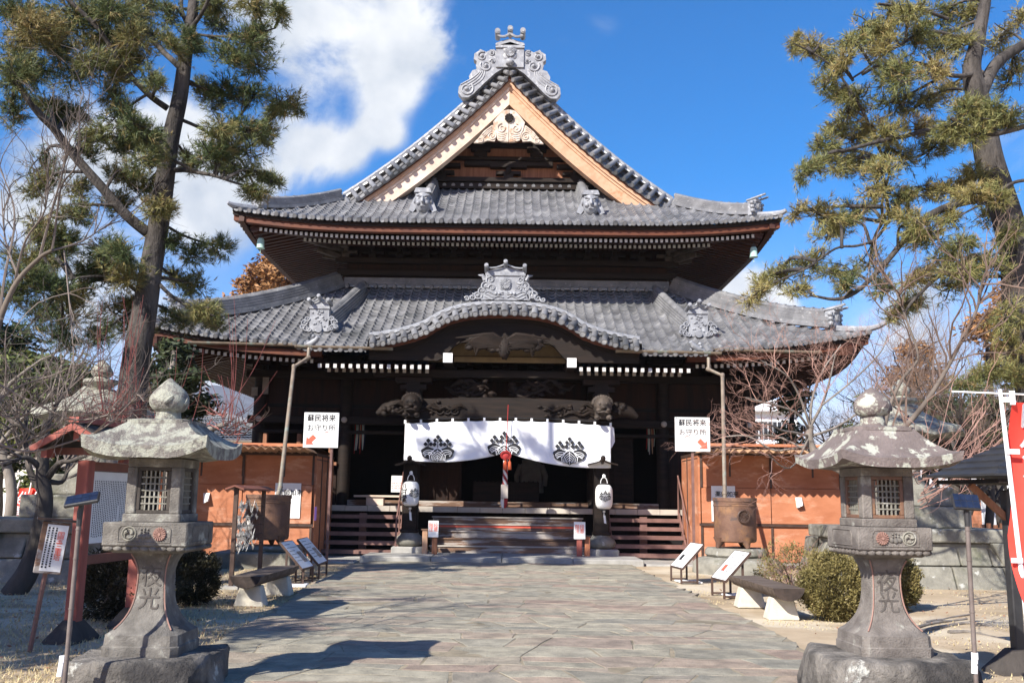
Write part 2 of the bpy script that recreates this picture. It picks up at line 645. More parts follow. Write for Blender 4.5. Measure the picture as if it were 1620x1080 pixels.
M_barkdark = mk('dark_bark', (.035, .03, .026), (.08, .068, .058), 4, .95, .5, 14, stretch=(1, 1, .4))
M_twig = mk('grey_twig', (.12, .097, .083), (.21, .172, .147), 3, .9, 0)
M_twigpink = mk('pink_brown_twig', (.26, .145, .115), (.37, .22, .175), 2, .85, 0)
M_twigred = mk('red_twig', (.17, .04, .035), (.24, .08, .065), 2, .7, 0)
M_twigbrown = mk('brown_twig', (.11, .075, .058), (.19, .13, .10), 1, .9, 0)
M_needle = leafmat('pine_needle', [(.016, .034, .016), (.042, .072, .026), (.10, .125, .042), (.21, .195, .068), (.29, .205, .085)])
M_needle2 = leafmat('pine_needle_pale', [(.03, .05, .023), (.08, .105, .04), (.165, .175, .06), (.27, .24, .085), (.32, .23, .10)])
M_ever = leafmat('evergreen_leaf', [(.015, .03, .01), (.05, .075, .02), (.12, .14, .035), (.20, .19, .06)])
M_evdark = leafmat('dark_evergreen_leaf', [(.012, .022, .01), (.03, .045, .016), (.06, .075, .025)])
M_cedar = leafmat('brown_cedar_leaf', [(.16, .075, .03), (.30, .15, .055), (.38, .21, .09)])
M_bush = leafmat('clipped_bush_leaf', [(.05, .045, .015), (.12, .10, .035), (.21, .175, .06), (.26, .20, .09)])
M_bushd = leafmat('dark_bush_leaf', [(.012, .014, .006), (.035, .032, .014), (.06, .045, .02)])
M_leaflitter = leafmat('fallen_leaf', [(.20, .09, .05), (.32, .15, .08), (.38, .24, .13)])
M_grass = leafmat('dry_grass', [(.30, .23, .10), (.48, .38, .19), (.60, .50, .29), (.34, .30, .12)])
M_glassdark = mk('dark_pane', (.01, .012, .014), (.02, .022, .025), 3, .1, 0, spec=.7)
M_greywall = mk('plaster_wall', (.62, .60, .56), (.72, .70, .66), 1.2, .9, .1)
M_bldg = mk('white_house_wall', (.66, .67, .68), (.74, .75, .76), .5, .8, .05)

# ------------------------------------------------------------------ ground
def ground_mat():
 m = mk('dry_ground', (.35, .265, .165), (.48, .375, .25), .9, .95, .7, 22, c3=(.30, .225, .14), s3=.8, t3=.60, w3=.12, c4=(.57, .49, .36), s4=.35, t4=.55, bdist=.02)
 return m


M_ground = ground_mat()


def paving_mat():
 m = mk('flagstone', (.80, .80, .79), (1.38, 1.36, 1.30), 3.5, .93, .9, 30, spec=.15, bdist=.015)
 t = m.node_tree
 n = t.nodes
 lk = t.links.new
 b = n['Principled BSDF']
 src = b.inputs['Base Color'].links[0].from_socket
 at_ = n.new('ShaderNodeAttribute')
 at_.attribute_name = 'tint'
 cr = n.new('ShaderNodeValToRGB')
 el = cr.color_ramp.elements
 cols = [(.205, .193, .16), (.25, .233, .186), (.285, .262, .207), (.285, .223, .178), (.235, .222, .184), (.295, .272, .214), (.262, .20, .163), (.222, .212, .178), (.335, .305, .238)]
 while len(el) < len(cols):
  el.new(.5)
 for k, c in enumerate(cols):
  el[k].position = k / (len(cols) - 1)
  el[k].color = (*c, 1)
 lk(at_.outputs['Fac'], cr.inputs[0])
 mu = n.new('ShaderNodeMixRGB')
 mu.blend_type = 'MULTIPLY'
 mu.inputs[0].default_value = 1
 lk(cr.outputs[0], mu.inputs[1])
 lk(src, mu.inputs[2])
 co = n.new('ShaderNodeTexCoord')
 col = mu.outputs[0]
 for sc, lo, hi, c, mx_ in ((.7, .52, .72, (.34, .30, .225), .65), (22, .56, .66, (.11, .105, .09), .5), (4.5, .58, .74, (.20, .19, .16), .5), (45, .66, .72, (.46, .42, .35), .6)):
  x = n.new('ShaderNodeTexNoise')
  x.inputs['Scale'].default_value = sc
  x.inputs['Detail'].default_value = 8
  x.inputs['Roughness'].default_value = .65
  lk(co.outputs['Object'], x.inputs['Vector'])
  r = n.new('ShaderNodeMapRange')
  r.inputs['From Min'].default_value = lo
  r.inputs['From Max'].default_value = hi
  r.inputs['To Max'].default_value = mx_
  lk(x.outputs['Fac'], r.inputs['Value'])
  y = n.new('ShaderNodeMixRGB')
  lk(r.outputs[0], y.inputs[0])
  lk(col, y.inputs[1])
  y.inputs[2].default_value = (*c, 1)
  col = y.outputs[0]
 lk(col, b.inputs['Base Color'])
 return m


M_pave = paving_mat()

# one sheet to the horizon, finer and slightly uneven near the camera
xs = [-6000, -2000, -600, -150, -60] + [-30 + i for i in range(61)] + [60, 150, 600, 2000, 6000]
ys = [-300, -60, -10] + [0.75 * i for i in range(0, 60)] + [50, 70, 110, 200, 500, 1500, 4000, 6500]


def gz(x, y):
 if abs(x) > 30 or y < 0 or y > 44:
  return 0.0
 return -0.012 + 0.02 * noise.noise(Vector((x * .35, y * .35, 3)))


gm = MB()
gm.add([(x, y, gz(x, y)) for y in ys for x in xs], [(j * len(xs) + i, j * len(xs) + i + 1, (j + 1) * len(xs) + i + 1, (j + 1) * len(xs) + i) for j in range(len(ys) - 1) for i in range(len(xs) - 1)])
g = gm.build('ground', M_ground, smooth=60)
tag(g, kind='structure')

Lp = [(300, 1078), (341, 1016), (443, 965), (470, 940), (520, 912), (565, 893)]
Rp = [(1290, 1046), (1257, 1020), (1201, 990), (1149, 968), (1084, 937), (1040, 915), (1005, 899)]
pl = [(-3.2, -8), (-3.0, 4)] + [tuple(gr(*p)[:2]) for p in Lp] + [(-3.0, 25.6)]
pr = [(3.4, -8), (3.4, 4)] + [tuple(gr(*p)[:2]) for p in Rp] + [(3.1, 25.6)]


def lerp_edge(e, y):
 for (x0, y0), (x1, y1) in zip(e, e[1:]):
  if y0 <= y <= y1:
   return x0 + (x1 - x0) * (y - y0) / (y1 - y0)
 return e[-1][0]


pm = MB()
yy = [-8 + i * 0.35 for i in range(97)]
NX = 14
pv = []
for y in yy:
 a = lerp_edge(pl, y) + .09 * noise.noise(Vector((y * 1.7, 1, 0)))
 b_ = lerp_edge(pr, y) + .09 * noise.noise(Vector((y * 1.7, 9, 0)))
 for i in range(NX + 1):
  x = a + (b_ - a) * i / NX
  pv.append((x, y, .029 + .004 * noise.noise(Vector((x * .8, y * .8, 0)))))
pm.add(pv, [(j * (NX + 1) + i, j * (NX + 1) + i + 1, (j + 1) * (NX + 1) + i + 1, (j + 1) * (NX + 1) + i) for j in range(len(yy) - 1) for i in range(NX)])
M_joint = mk('joint_sand', (.17, .145, .10), (.36, .30, .205), 1.6, .95, .5, 40, c3=(.10, .09, .06), s3=2.5, t3=.6)
R_ = random.Random(17)
rows = [-7.5]
while rows[-1] < 25.4:
 rows.append(rows[-1] + R_.uniform(.26, .66))


def rowy(j, x):
 return rows[j] + .16 * noise.noise(Vector((x * 1.1, j * 3.7, 1))) * 1.25 + .05 * noise.noise(Vector((x * 3.1, j * 1.7, 5))) + .05 * math.sin(x * .5 + j)


def slab(poly, tone):
 n_ = len(poly)
 cx, cy = sum(q[0] for q in poly) / n_, sum(q[1] for q in poly) / n_
 h = .033 + R_.uniform(-.002, .002)
 sx, sy = R_.uniform(-.003, .003), R_.uniform(-.003, .003)
 g_ = R_.uniform(.004, .018)
 rings = []
 for ins, dz in ((g_, -.03), (g_ + .001, -.003), (g_ + .007, .0)):
  ring = []
  for x, y in poly:
   d = math.hypot(x - cx, y - cy) or 1
   k = max(.3, 1 - (ins + .010 * abs(noise.noise(Vector((x * 5, y * 5, 2))))) / d)
   X, Y = cx + (x - cx) * k, cy + (y - cy) * k
   ring.append((X, Y, h + dz + sx * (X - cx) + sy * (Y - cy) + .005 * noise.noise(Vector((X * 1.2, Y * 1.2, 0)))))
  rings.append(ring)
 vs_ = [q for r in rings for q in r] + [(cx, cy, h + .005 * noise.noise(Vector((cx * 1.2, cy * 1.2, 0))))]
 fs_ = []
 for r in range(2):
  fs_ += [(r * n_ + i, r * n_ + (i + 1) % n_, (r + 1) * n_ + (i + 1) % n_, (r + 1) * n_ + i) for i in range(n_)]
 fs_ += [(2 * n_ + i, 2 * n_ + (i + 1) % n_, 3 * n_) for i in range(n_)]
 pm.add(vs_, fs_, tone)


pm.a = [.5] * len(pm.f)
base_ = pm
pm = MB()
for j in range(len(rows) - 1):
 ym = (rows[j] + rows[j + 1]) / 2
 xe0, xe1 = lerp_edge(pl, ym), lerp_edge(pr, ym)
 x = xe0 + .04 - R_.uniform(0, .12)
 sl0 = R_.uniform(-.12, .12)
 while x < xe1 - .3:
  w_ = R_.choice((R_.uniform(.35, .7), R_.uniform(.5, 1.1), R_.uniform(.7, 1.45)))
  x2 = min(x + w_, xe1 + R_.uniform(-.12, .06))
  if xe1 - x2 < .3:
   x2 = xe1 + R_.uniform(-.12, .06)
  sl1 = R_.uniform(-.28, .28)
  m_ = max(3, int((x2 - x) / .14))
  lo = [(x - sl0 / 2 + (x2 - sl1 / 2 - x + sl0 / 2) * i / m_) for i in range(m_ + 1)]
  hi = [(x + sl0 / 2 + (x2 + sl1 / 2 - x - sl0 / 2) * i / m_) for i in range(m_ + 1)]
  P0 = [(q, rowy(j, q)) for q in lo]
  P1 = [(q, rowy(j + 1, q)) for q in hi]

  def side(a, b_, sd):
   return [(a[0] + (b_[0] - a[0]) * t + .03 * noise.noise(Vector((a[0] * 3, (a[1] + t) * 4, sd))), a[1] + (b_[1] - a[1]) * t) for t in (.33, .66)]
  if R_.random() < .36 and rows[j + 1] - rows[j] > .5:
   # a row split by an extra joint
   MID = [((a[0] + b_[0]) / 2, (a[1] + b_[1]) / 2 + .05 * noise.noise(Vector((a[0] * 2, j, 3)))) for a, b_ in zip(P0, P1)]
   slab(P0 + MID[::-1], R_.random())
   slab(MID + P1[::-1], R_.random())
  else:
   slab(P0 + side(P0[-1], P1[-1], 1) + P1[::-1] + side(P1[0], P0[0], 1), R_.random())
  x, sl0 = x2, sl1
pth = pm.build('path', M_pave)
tag(pth, kind='structure')
tag(base_.build('path_bed', M_joint, smooth=60), kind='structure')

# apron of paler stone along the foot of the hall
ap = MB()
for x0, x1, y0, y1, z1 in [(-3.7, 3.35, 24.0, 26.95, .14), (-14, -3.74, 25.3, 27.6, .035), (3.39, 14, 25.7, 27.6, .035), (-8.6, -3.74, 23.6, 25.27, .03), (3.39, 8.8, 24.1, 25.67, .03)]:
 n_ = max(1, int((x1 - x0) / 1.7))
 for i in range(n_):
  a = x0 + (x1 - x0) * i / n_
  b_ = x0 + (x1 - x0) * (i + 1) / n_
  ap.b2(a + .006, b_ - .006, y0, y1, -.2, z1 + random.Random(i).uniform(-.006, .006))
apron = ap.build('pavement', M_pavestone, bevel=.02)
tag(apron, kind='structure')

# far mountain and foothills
hv, hf = [], []
NXh = 120
ridge = [(-4200, 60), (-2300, 150), (-1500, 215), (-1010, 290), (-900, 325), (-780, 352), (-690, 338), (-600, 300), (-480, 250), (-200, 150), (200, 90), (900, 60), (2500, 90), (4200, 70)]
for j in range(9):
 for i in range(NXh + 1):
  x = -4200 + 8400 * i / NXh
  z = 0
  for (x0, z0), (x1, z1) in zip(ridge, ridge[1:]):
   if x0 <= x <= x1:
    z = (z0 + (z1 - z0) * (x - x0) / (x1 - x0)) * .86
  k = j / 8
  z = z * math.sin(k * PI / 2) ** 1.2
  z += (28 * noise.noise(Vector((x * .006, k * 3, 0))) + 12 * noise.noise(Vector((x * .02, k * 6, 5)))) * k
  hv.append((x, 1900 + 700 * k, max(z, -2)))
for j in range(8):
 for i in range(NXh):
  hf.append((j * (NXh + 1) + i, j * (NXh + 1) + i + 1, (j + 1) * (NXh + 1) + i + 1, (j + 1) * (NXh + 1) + i))
hm = MB()
hm.add(hv, hf)
M_hill = mk('winter_wood_hillside', (.03, .032, .042), (.05, .05, .06), .012, .95, .6, .03, c3=(.07, .08, .075), s3=.006, t3=.58, w3=.06, c4=(.08, .085, .10), s4=.02, t4=.6, bdist=8)
hills = hm.build('hills', M_hill, smooth=50)
tag(hills, kind='structure')

# ------------------------------------------------------------------ the temple hall
XC = -0.2
OFF = (XC, 0, 0)
hall = thing('temple_hall', 'two-storey wooden temple hall with grey tiled roofs and a curved porch gable', 'temple', (XC, 28.3, 0))
rnd = random.Random(5)


def hb(mb, name, mat, parent=None, **k):
 return mb.build(name, mat, parent or hall, off=OFF, **k)


# --- roof surfaces
EYL, XL, ZL, DL, YBL = 25.4, 9.95, 5.64, 4.6, 45.9
EYU, XU, ZU, YBU = 27.0, 8.1, 9.62, 44.5
VERGE = 2.8           # distance of the gable verge behind the upper eave
DU = 3.95


def zl(d):
 return ZL + .49 * d + .018 * d * d


def liftl(a, d):
 t = max(0, (abs(a) - 4.2) / (XL - 4.2))
 return .55 * t ** 2.3 * max(0, 1 - d / 4.6 * .75)


def zu(d):
 return ZU + .436 * d + .0415 * d * d


def liftu(a, d):
 t = max(0, (abs(a) - 3.2) / (XU - 3.2))
 return .30 * t ** 2.4 * max(0, 1 - d / 3.2)


BUMP = [(0, 0), (.5, .012), (.94, .06), (1.25, .125), (1.54, .215), (1.85, .37), (2.1, .54), (2.45, .68), (2.87, .80), (3.3, .88), (3.9, .955), (9, .955)]


def bump(x):
 x = abs(x)
 for (a, b_), (c, d) in zip(BUMP, BUMP[1:]):
  if a <= x <= c:
   t = (x - a) / (c - a)
   return .955 - (b_ + (d - b_) * t)
 return 0.0


KX = 5.45
ZK = ZL + .40 * -.55 + .30
KD = -.55            # the porch eave reaches half a metre further out


def PfL(x, d):
 z = zl(d) if d >= 0 else ZL + .40 * d
 z += liftl(x, d)
 if abs(x) < 4.2:
  z = max(z, ZK + bump(x) + .10 * (d - KD)) if bump(x) > .03 else z
 return Vector((x, EYL + d, z))


def PfU(x, d):
 return Vector((x, EYU + d, zu(d) + liftu(x, d)))


WAVE = [(0, .012), (.16, -.012), (.36, -.022), (.56, -.012), (.70, .008), (.77, .040), (.86, .060), (.94, .040)]


def tiled(mb, P, x0, x1, pitch, course, d0f, d1f, thick=.03, flip=False, caps=True, seed=0):
 """columns of pan-and-roll tiles laid in courses on the surface P(x, d)"""
 R = random.Random(seed)
 nc = max(1, int(round((x1 - x0) / pitch)))
 pw = (x1 - x0) / nc
 for c in range(nc):
  xa = x0 + c * pw
  xm = xa + pw * .5
  dmin, dmax = d0f(xm), d1f(xm)
  if dmax - dmin < .05:
   continue
  d = dmin
  prev_top = None
  while d < dmax - 1e-4:
   e = min(d + course, dmax)
   jit = R.uniform(-.007, .007)
   tv = R.random()
   lo, hi = [], []
   for s, h in WAVE + [(1.0, .012)]:
    x = xa + s * pw
    dl = min(d, d1f(x) if s not in (0, 1) else dmax)
    p = P(x, d)
    q = P(x, e)
    t = (q - p)
    nrm = Vector((-(P(x + .05, d).z - P(x - .05, d).z) / .1, 0, 1)) if False else Vector((0, 0, 1))
    lo.append(p + nrm * (h + thick + jit))
    hi.append(q + nrm * (h + jit))
   m_ = len(lo)
   fs = [(i, i + 1, m_ + i + 1, m_ + i) for i in range(m_ - 1)]
   mb.add(lo + hi, fs, tv)
   # exposed lower edge
   mb.add(lo + [p - Vector((0, 0, thick + .012)) for p in lo], [(i, m_ + i, m_ + i + 1, i + 1) for i in range(m_ - 1)], tv * .6)
   d = e
  if caps:
   # round eave disc and hanging lip of the pan
   p = P(xa + .86 * pw, dmin)
   q = P(xa + .86 * pw, dmin + .25)
   dr = (q - p).normalized()
   mb.cyl(p - dr * .05 + Vector((0, 0, .015)), p + dr * .12 + Vector((0, 0, .03)), .072, 10, a=R.random())
   mb.cyl(p - dr * .062 + Vector((0, 0, .015)), p - dr * .05 + Vector((0, 0, .015)), .052, 10, a=.95)
   lo = [P(xa + s * pw, dmin) + Vector((0, 0, h + thick)) - dr * .012 for s, h in WAVE[:6]]
   k = len(lo)
   mb.add(lo + [v_ - Vector((0, 0, .075 - .02 * abs(i - 2.5))) for i, v_ in enumerate(lo)], [(i, k + i, k + i + 1, i + 1) for i in range(k - 1)], R.random())


lower = MB()
tiled(lower, PfL, -XL, XL, .268, .235, lambda x: KD if abs(x) < KX else 0.0, lambda x: min(DL, XL - abs(x)), seed=1)
lower_roof = hb(lower, 'lower_roof', M_tile, smooth=50)
for sgn in (-1, 1):
 sl = MB()
 P = (lambda s: (lambda y, d: Vector((s * (XL - d), y, zl(d) + liftl((XL * (1 - min(1, (y - EYL) / 5))) if y < EYL + 10 else (XL * (1 - min(1, (YBL - y) / 5))), d)))))(sgn)
 tiled(sl, P, EYL, YBL, .268, .3, lambda y: 0.0, lambda y: min(DL, y - EYL, YBL - y), seed=2)
 hb(sl, 'side_slope', M_tile, lower_roof, smooth=50)
bk = MB()
bk.add([(-XL, YBL, ZL), (XL, YBL, ZL), (XL - DL, YBL - DL, zl(DL)), (-XL + DL, YBL - DL, zl(DL))], [(0, 1, 2, 3)])
hb(bk, 'rear_slope', M_tile, lower_roof)

upper = MB()
tiled(upper, PfU, -XU, XU, .268, .225, lambda x: 0.0, lambda x: min(DU, XU - abs(x)), seed=3)
upper_roof = hb(upper, 'upper_roof', M_tile, smooth=50)
for sgn in (-1, 1):
 sl = MB()

 def PsU(y, d, s=sgn):
  a = XU * (1 - min(1, (y - EYU) / 4.2)) if y < EYU + 8 else XU * (1 - min(1, (YBU - y) / 4.2))
  return Vector((s * (XU - d), y, zu(d) + liftu(a, d)))
 tiled(sl, PsU, EYU, YBU, .268, .32, lambda y: 0.0, lambda y: (y - EYU) if y < EYU + VERGE else ((YBU - y) if y > YBU - VERGE else XU - .1), seed=4)
 hb(sl, 'side_slope', M_tile, upper_roof, smooth=50)
bk = MB()
bk.add([(-XU, YBU, ZU), (XU, YBU, ZU), (XU - VERGE, YBU - VERGE, zu(VERGE)), (-XU + VERGE, YBU - VERGE, zu(VERGE))], [(0, 1, 2, 3)])
hb(bk, 'rear_slope', M_tile, upper_roof)

# --- ridges
RP = [(-.19, -.05), (.19, -.05), (.19, .06), (.165, .065), (.175, .13), (.15, .135), (.16, .20), (.135, .205), (.145, .27), (.12, .275), (.13, .34), (.105, .345), (.07, .40), (0, .425),
  (-.07, .40), (-.105, .345), (-.13, .34), (-.12, .275), (-.145, .27), (-.135, .205), (-.16, .20), (-.15, .135), (-.175, .13), (-.165, .065), (-.19, .06)]


def ridge_mesh(path, sc=1.0, caps=True):
 mb = MB()
 mb.sweep([(x * sc, z * sc) for x, z in RP], path)
 if caps:
  acc = 0.0
  for p, q in zip(path, path[1:]):
   p, q = Vector(p), Vector(q)
   ln = (q - p).length
   while acc < ln:
    t = (q - p).normalized()
    c = p + t * acc + Vector((0, 0, .36 * sc))
    mb.cyl(c - t * .03, c + t * .03, .095 * sc, 10)
    acc += .30
   acc -= ln
 return mb


def spiral(mb, c, r, turns, th, y, dirn=1, ph=0.0, n=26, M=None):
 """raised scroll on a face that looks to -Y"""
 pts, rs = [], []
 for i in range(n):
  t = i / (n - 1)
  an = ph + dirn * turns * 2 * PI * t
  rr = r * (1 - .86 * t)
  pts.append(Vector((c[0] + rr * math.cos(an), y, c[1] + rr * math.sin(an))))
  rs.append(th * (1 - .45 * t))
 if M is not None:
  pts = [M @ p for p in pts]
 mb.tube(pts, rs, 6)


def flower(mb, c, r, y, petals=16, depth=.03, M=None, a=.5):
 poly = []
 for i in range(petals * 4):
  an = 2 * PI * i / (petals * 4)
  rr = r * (1 - .12 * abs(math.cos(an * petals / 2)) ** .6)
  poly.append((c[0] + rr * math.cos(an), c[1] + rr * math.sin(an)))
 mb.prism(poly, y, y + depth, M=M, a=a)
 for i in range(petals):
  an = 2 * PI * (i + .5) / petals
  p = Vector((c[0] + r * .3 * math.cos(an), y - .004, c[1] + r * .3 * math.sin(an)))
  q = Vector((c[0] + r * .86 * math.cos(an), y - .004, c[1] + r * .86 * math.sin(an)))
  if M is not None:
   p, q = M @ p, M @ q
  mb.tube([p, q], [r * .05, r * .115], 5, a=a)
 p = Vector((c[0], y - .012, c[1]))
 q = Vector((c[0], y + .01, c[1]))
 if M is not None:
  p, q = M @ p, M @ q
 mb.cyl(p, q, r * .22, 10, a=a)


def goblin_tile(w, h, M, dense=False):
 """ridge-end tile: tablet under three tubes, flanked by curls; local frame x,z with front -Y, base at z=0"""
 mb = MB()
 bw = w * .27
 poly = [(-bw, 0), (bw, 0), (bw, h * .74), (bw * .93, h * .80), (0, h * .9), (-bw * .93, h * .80), (-bw, h * .74)]
 mb.prism(poly, -.05, .22, M=M)
 mb.prism([(-bw * 1.06, h * .66), (bw * 1.06, h * .66), (bw * 1.06, h * .72), (0, h * .80), (-bw * 1.06, h * .72)], -.085, .2, M=M)
 for x, z in ((-bw, h * .86), (0, h * .97), (bw, h * .86)):
  p, q = M @ Vector((x, -.30, z + .03)), M @ Vector((x, .25, z - .03))
  mb.cyl(p, q, h * .055, 12)
  mb.cyl(M @ Vector((x, -.315, z + .032)), p, h * .036, 12)
 for s in (-1, 1):
  pts = [M @ Vector((s * bw * t, -.12, h * (.86 + .11 * (1 - t)) - .05 * h * math.sin(PI * t))) for t in (0, .25, .5, .75, 1)]
  mb.tube(pts, h * .022, 6)
 if not dense:
  flower(mb, (0, h * .44), h * .15, -.10, M=M)
  flower(mb, (0, h * .44), h * .19, -.07, petals=4, M=M)
 return mb, bw


# main gable ridge-end tile, traced in metres on its own plane at the verge
YV = EYU + VERGE
YO = YV - .30
apex = at(808.5, 103, YO)
PXM = (at(908.5, 103, YO) - apex).length / 100


def onp(cx, cy):
 """photo crop coordinates (720,30 origin, 7.717x) -> local x,z on the ornament's plane"""
 return ((720 + cx / 7.717 - 810) * PXM, (103 - (30 + cy / 7.717)) * PXM + apex.z)


wing = [(700, 560), (830, 500), (850, 400), (890, 362), (945, 378), (985, 398), (1060, 362), (1075, 385), (1130, 420), (1137, 490), (1098, 520), (1108, 570), (1092, 620), (1150, 640), (1190, 715), (1180, 785),
  (1250, 790), (1310, 850), (1318, 930), (1270, 990), (1195, 988), (1130, 940), (1000, 800), (870, 670)]
om = MB()
for s in (1, -1):
 poly = []
 for cx, cy in wing:
  x, z = onp(cx, cy)
  poly.append((s * x, z))
 om.prism(poly, YO, YO + .32)
 for cx, cy, r, tn, ph, dr in [(1035, 455, .165, 1.6, 2.0, -1), (920, 415, .10, 1.4, 1.0, 1), (985, 575, .20, 1.7, .5, -1), (1215, 880, .23, 1.7, 2.4, 1), (905, 520, .09, 1.2, 0, 1)]:
  x, z = onp(cx, cy)
  spiral(om, (s * x, z), r, tn, .034, YO - .01, dirn=s * dr, ph=ph if s > 0 else PI - ph)
  om.blob((s * x, YO, z), (r * .36, .09, r * .36), 8, 6)
 for k in range(4):
  pts = []
  for t in range(7):
   u = t / 6
   cx = 1000 + 38 * k + 180 * u - 60 * math.sin(u * PI) * (1 - .2 * k)
   cy = 640 + 20 * k * .3 + 230 * u - 20 * k * u
   x, z = onp(min(cx - 18 * k * (1 - u), 1290), cy)
   pts.append((s * x, YO - .005, z))
  om.tube(pts, .022, 5)
cx0, zt = onp(694, 250)
bw = .46
zb = onp(694, 600)[1]
om.prism([(-bw, zb), (bw, zb), (bw, zt - .10), (0, zt + .06), (-bw, zt - .10)], YO - .06, YO + .5)
for zz in (0, .09):
 om.prism([(-bw - .02, zt - .2 - zz), (bw + .02, zt - .2 - zz), (bw + .02, zt - .15 - zz), (0, zt + .0 - zz), (-bw - .02, zt - .15 - zz)], YO - .11, YO + .5)
for x, cy in ((-.42, 165), (0, 128), (.42, 155)):
 z = onp(694, cy)[1]
 om.cyl((x, YO - .24, z + .01), (x, YO + .4, z + .06), .092, 14)
 om.cyl((x, YO - .255, z + .01), (x, YO - .24, z + .01), .06, 12)
for s in (-1, 1):
 om.tube([(s * .42 * t, YO - .15, onp(694, 200 + 34 * math.sin(PI * t) - 20 * (1 - t))[1]) for t in (0, .2, .4, .6, .8, 1)], .045, 6)
fz = onp(694, 415)[1]
flower(om, (0, fz), .175, YO - .13)
for an in range(4):
 om.blob((.16 * math.cos(an * PI / 2 + PI / 4), YO - .06, fz + .16 * math.sin(an * PI / 2 + PI / 4)), (.13, .035, .13), 10, 6)
om.blob((0, YO - .14, onp(694, 545)[1]), (.15, .12, .13), 12, 8, amp=.35, freq=5)
ridge_end = hb(om, 'ridge_end_tile', M_ornament, smooth=40)
main_ridge = ridge_mesh([(0, YO + .4, zu(XU) - .05), (0, YBU - VERGE, zu(XU) - .05)], 1.9)
hb(main_ridge, 'main_ridge', M_tile2, smooth=40)

# hip ridges of both roofs with their end tiles
for sgn in (-1, 1):
 # lower
 path = []
 for i in range(15):
  d = .75 + (DL - .75) * i / 14
  path.append(Vector((sgn * (XL - d), EYL + d, zl(d) + liftl(XL - d, d) + .02 + .10 * (1 - i / 14) ** 3)))
 rg = hb(ridge_mesh(path, 1.15), 'hip_ridge', M_tile2, smooth=40)
 p0 = path[0]
 Mx = Matrix.Translation(p0 + Vector((sgn * .05, -.06, -.06))) @ Matrix.Rotation(sgn * rad(45), 4, 'Z')
 g_, bw_ = goblin_tile(.62, .62, Mx)
 for s in (-1, 1):
  for k in range(3):
   spiral(g_, (s * (.22 + .03 * k), .10 + .13 * k), .07, 1.3, .018, -.05, dirn=s, M=Mx)
   g_.blob(Mx @ Vector((s * (.24 + .02 * k), .02, .10 + .13 * k)), .075, 8, 6)
 g_.cyl(p0 + Vector((sgn * .2, -.2, .46)), p0 + Vector((sgn * -.25, .25, .38)), .07, 10)
 hb(g_, 'ridge_end_tile', M_ornament, rg, smooth=40)
 tip = MB()
 tip.tube([Vector((sgn * (XL - d), EYL + d, zl(d) + liftl(XL - d, d) + .05 + h)) for d, h in ((.75, 0), (.3, .02), (.0, .05), (-.18, .12), (-.32, .22))], [.1, .1, .09, .075, .06], 8)
 hb(tip, 'corner_tile', M_ornament, rg, smooth=40)
 # upper
 path = []
 for i in range(13):
  d = .62 + (VERGE - .12 - .62) * i / 12
  path.append(Vector((sgn * (XU - d), EYU + d, zu(d) + liftu(XU - d, d) + .02 + .08 * (1 - i / 12) ** 3)))
 rg = hb(ridge_mesh(path, .82), 'hip_ridge', M_tile2, smooth=40)
 p0 = path[0]
 Mx = Matrix.Translation(p0 + Vector((sgn * .05, -.06, -.06))) @ Matrix.Rotation(sgn * rad(45), 4, 'Z')
 g_, bw_ = goblin_tile(.56, .58, Mx)
 for s in (-1, 1):
  for k in range(3):
   spiral(g_, (s * (.2 + .03 * k), .10 + .12 * k), .065, 1.3, .017, -.05, dirn=s, M=Mx)
   g_.blob(Mx @ Vector((s * (.22 + .02 * k), .02, .10 + .12 * k)), .07, 8, 6)
 hb(g_, 'ridge_end_tile', M_ornament, rg, smooth=40)
 tip = MB()
 tip.tube([Vector((sgn * (XU - d), EYU + d, zu(d) + liftu(XU - d, d) + .05 + h)) for d, h in ((.62, 0), (.25, .02), (.0, .05), (-.06, .08), (-.12, .12))], [.1, .1, .09, .075, .055], 8)
 hb(tip, 'corner_tile', M_ornament, rg, smooth=40)

# descending ridges on the front slopes
M_face = M_ornament
for sgn, pxl in ((-1, 571), (1, 1039)):
 x = sgn * 3.98
 x = at(pxl, 480, 29)[0] - XC
 path = [PfL(x * (1 + .015 * i), 3.95 - i * .3) for i in range(10)]
 rg = hb(ridge_mesh(path, 1.05), 'descending_ridge', M_tile2, smooth=40)
 p0 = PfL(path[-1].x * 1.02, 1.05)
 Mx = Matrix.Translation(p0 + Vector((0, -.12, -.03)))
 g_, bw_ = goblin_tile(1.0, .98, Mx, dense=True)
 R_ = random.Random(3)
 for i in range(26):
  u, v_ = R_.uniform(-.2, .2), R_.uniform(.1, .62)
  g_.blob(Mx @ Vector((u, -.055, v_)), (.035, .03, .028), 6, 5)
 for s in (-1, 1):
  for u, v_, r in ((.36, .1, .1), (.42, .26, .1), (.34, .36, .08), (.47, .13, .07), (.28, .06, .07)):
   spiral(g_, (s * u, v_), r, 1.4, .022, -.06, dirn=s, M=Mx)
   g_.blob(Mx @ Vector((s * u, .03, v_)), (r, .08, r), 8, 6)
 g_.cyl(Mx @ Vector((0, -.12, .06)), Mx @ Vector((0, .0, .06)), .10, 12)
 hb(g_, 'ridge_end_tile', M_ornament, rg, smooth=40)
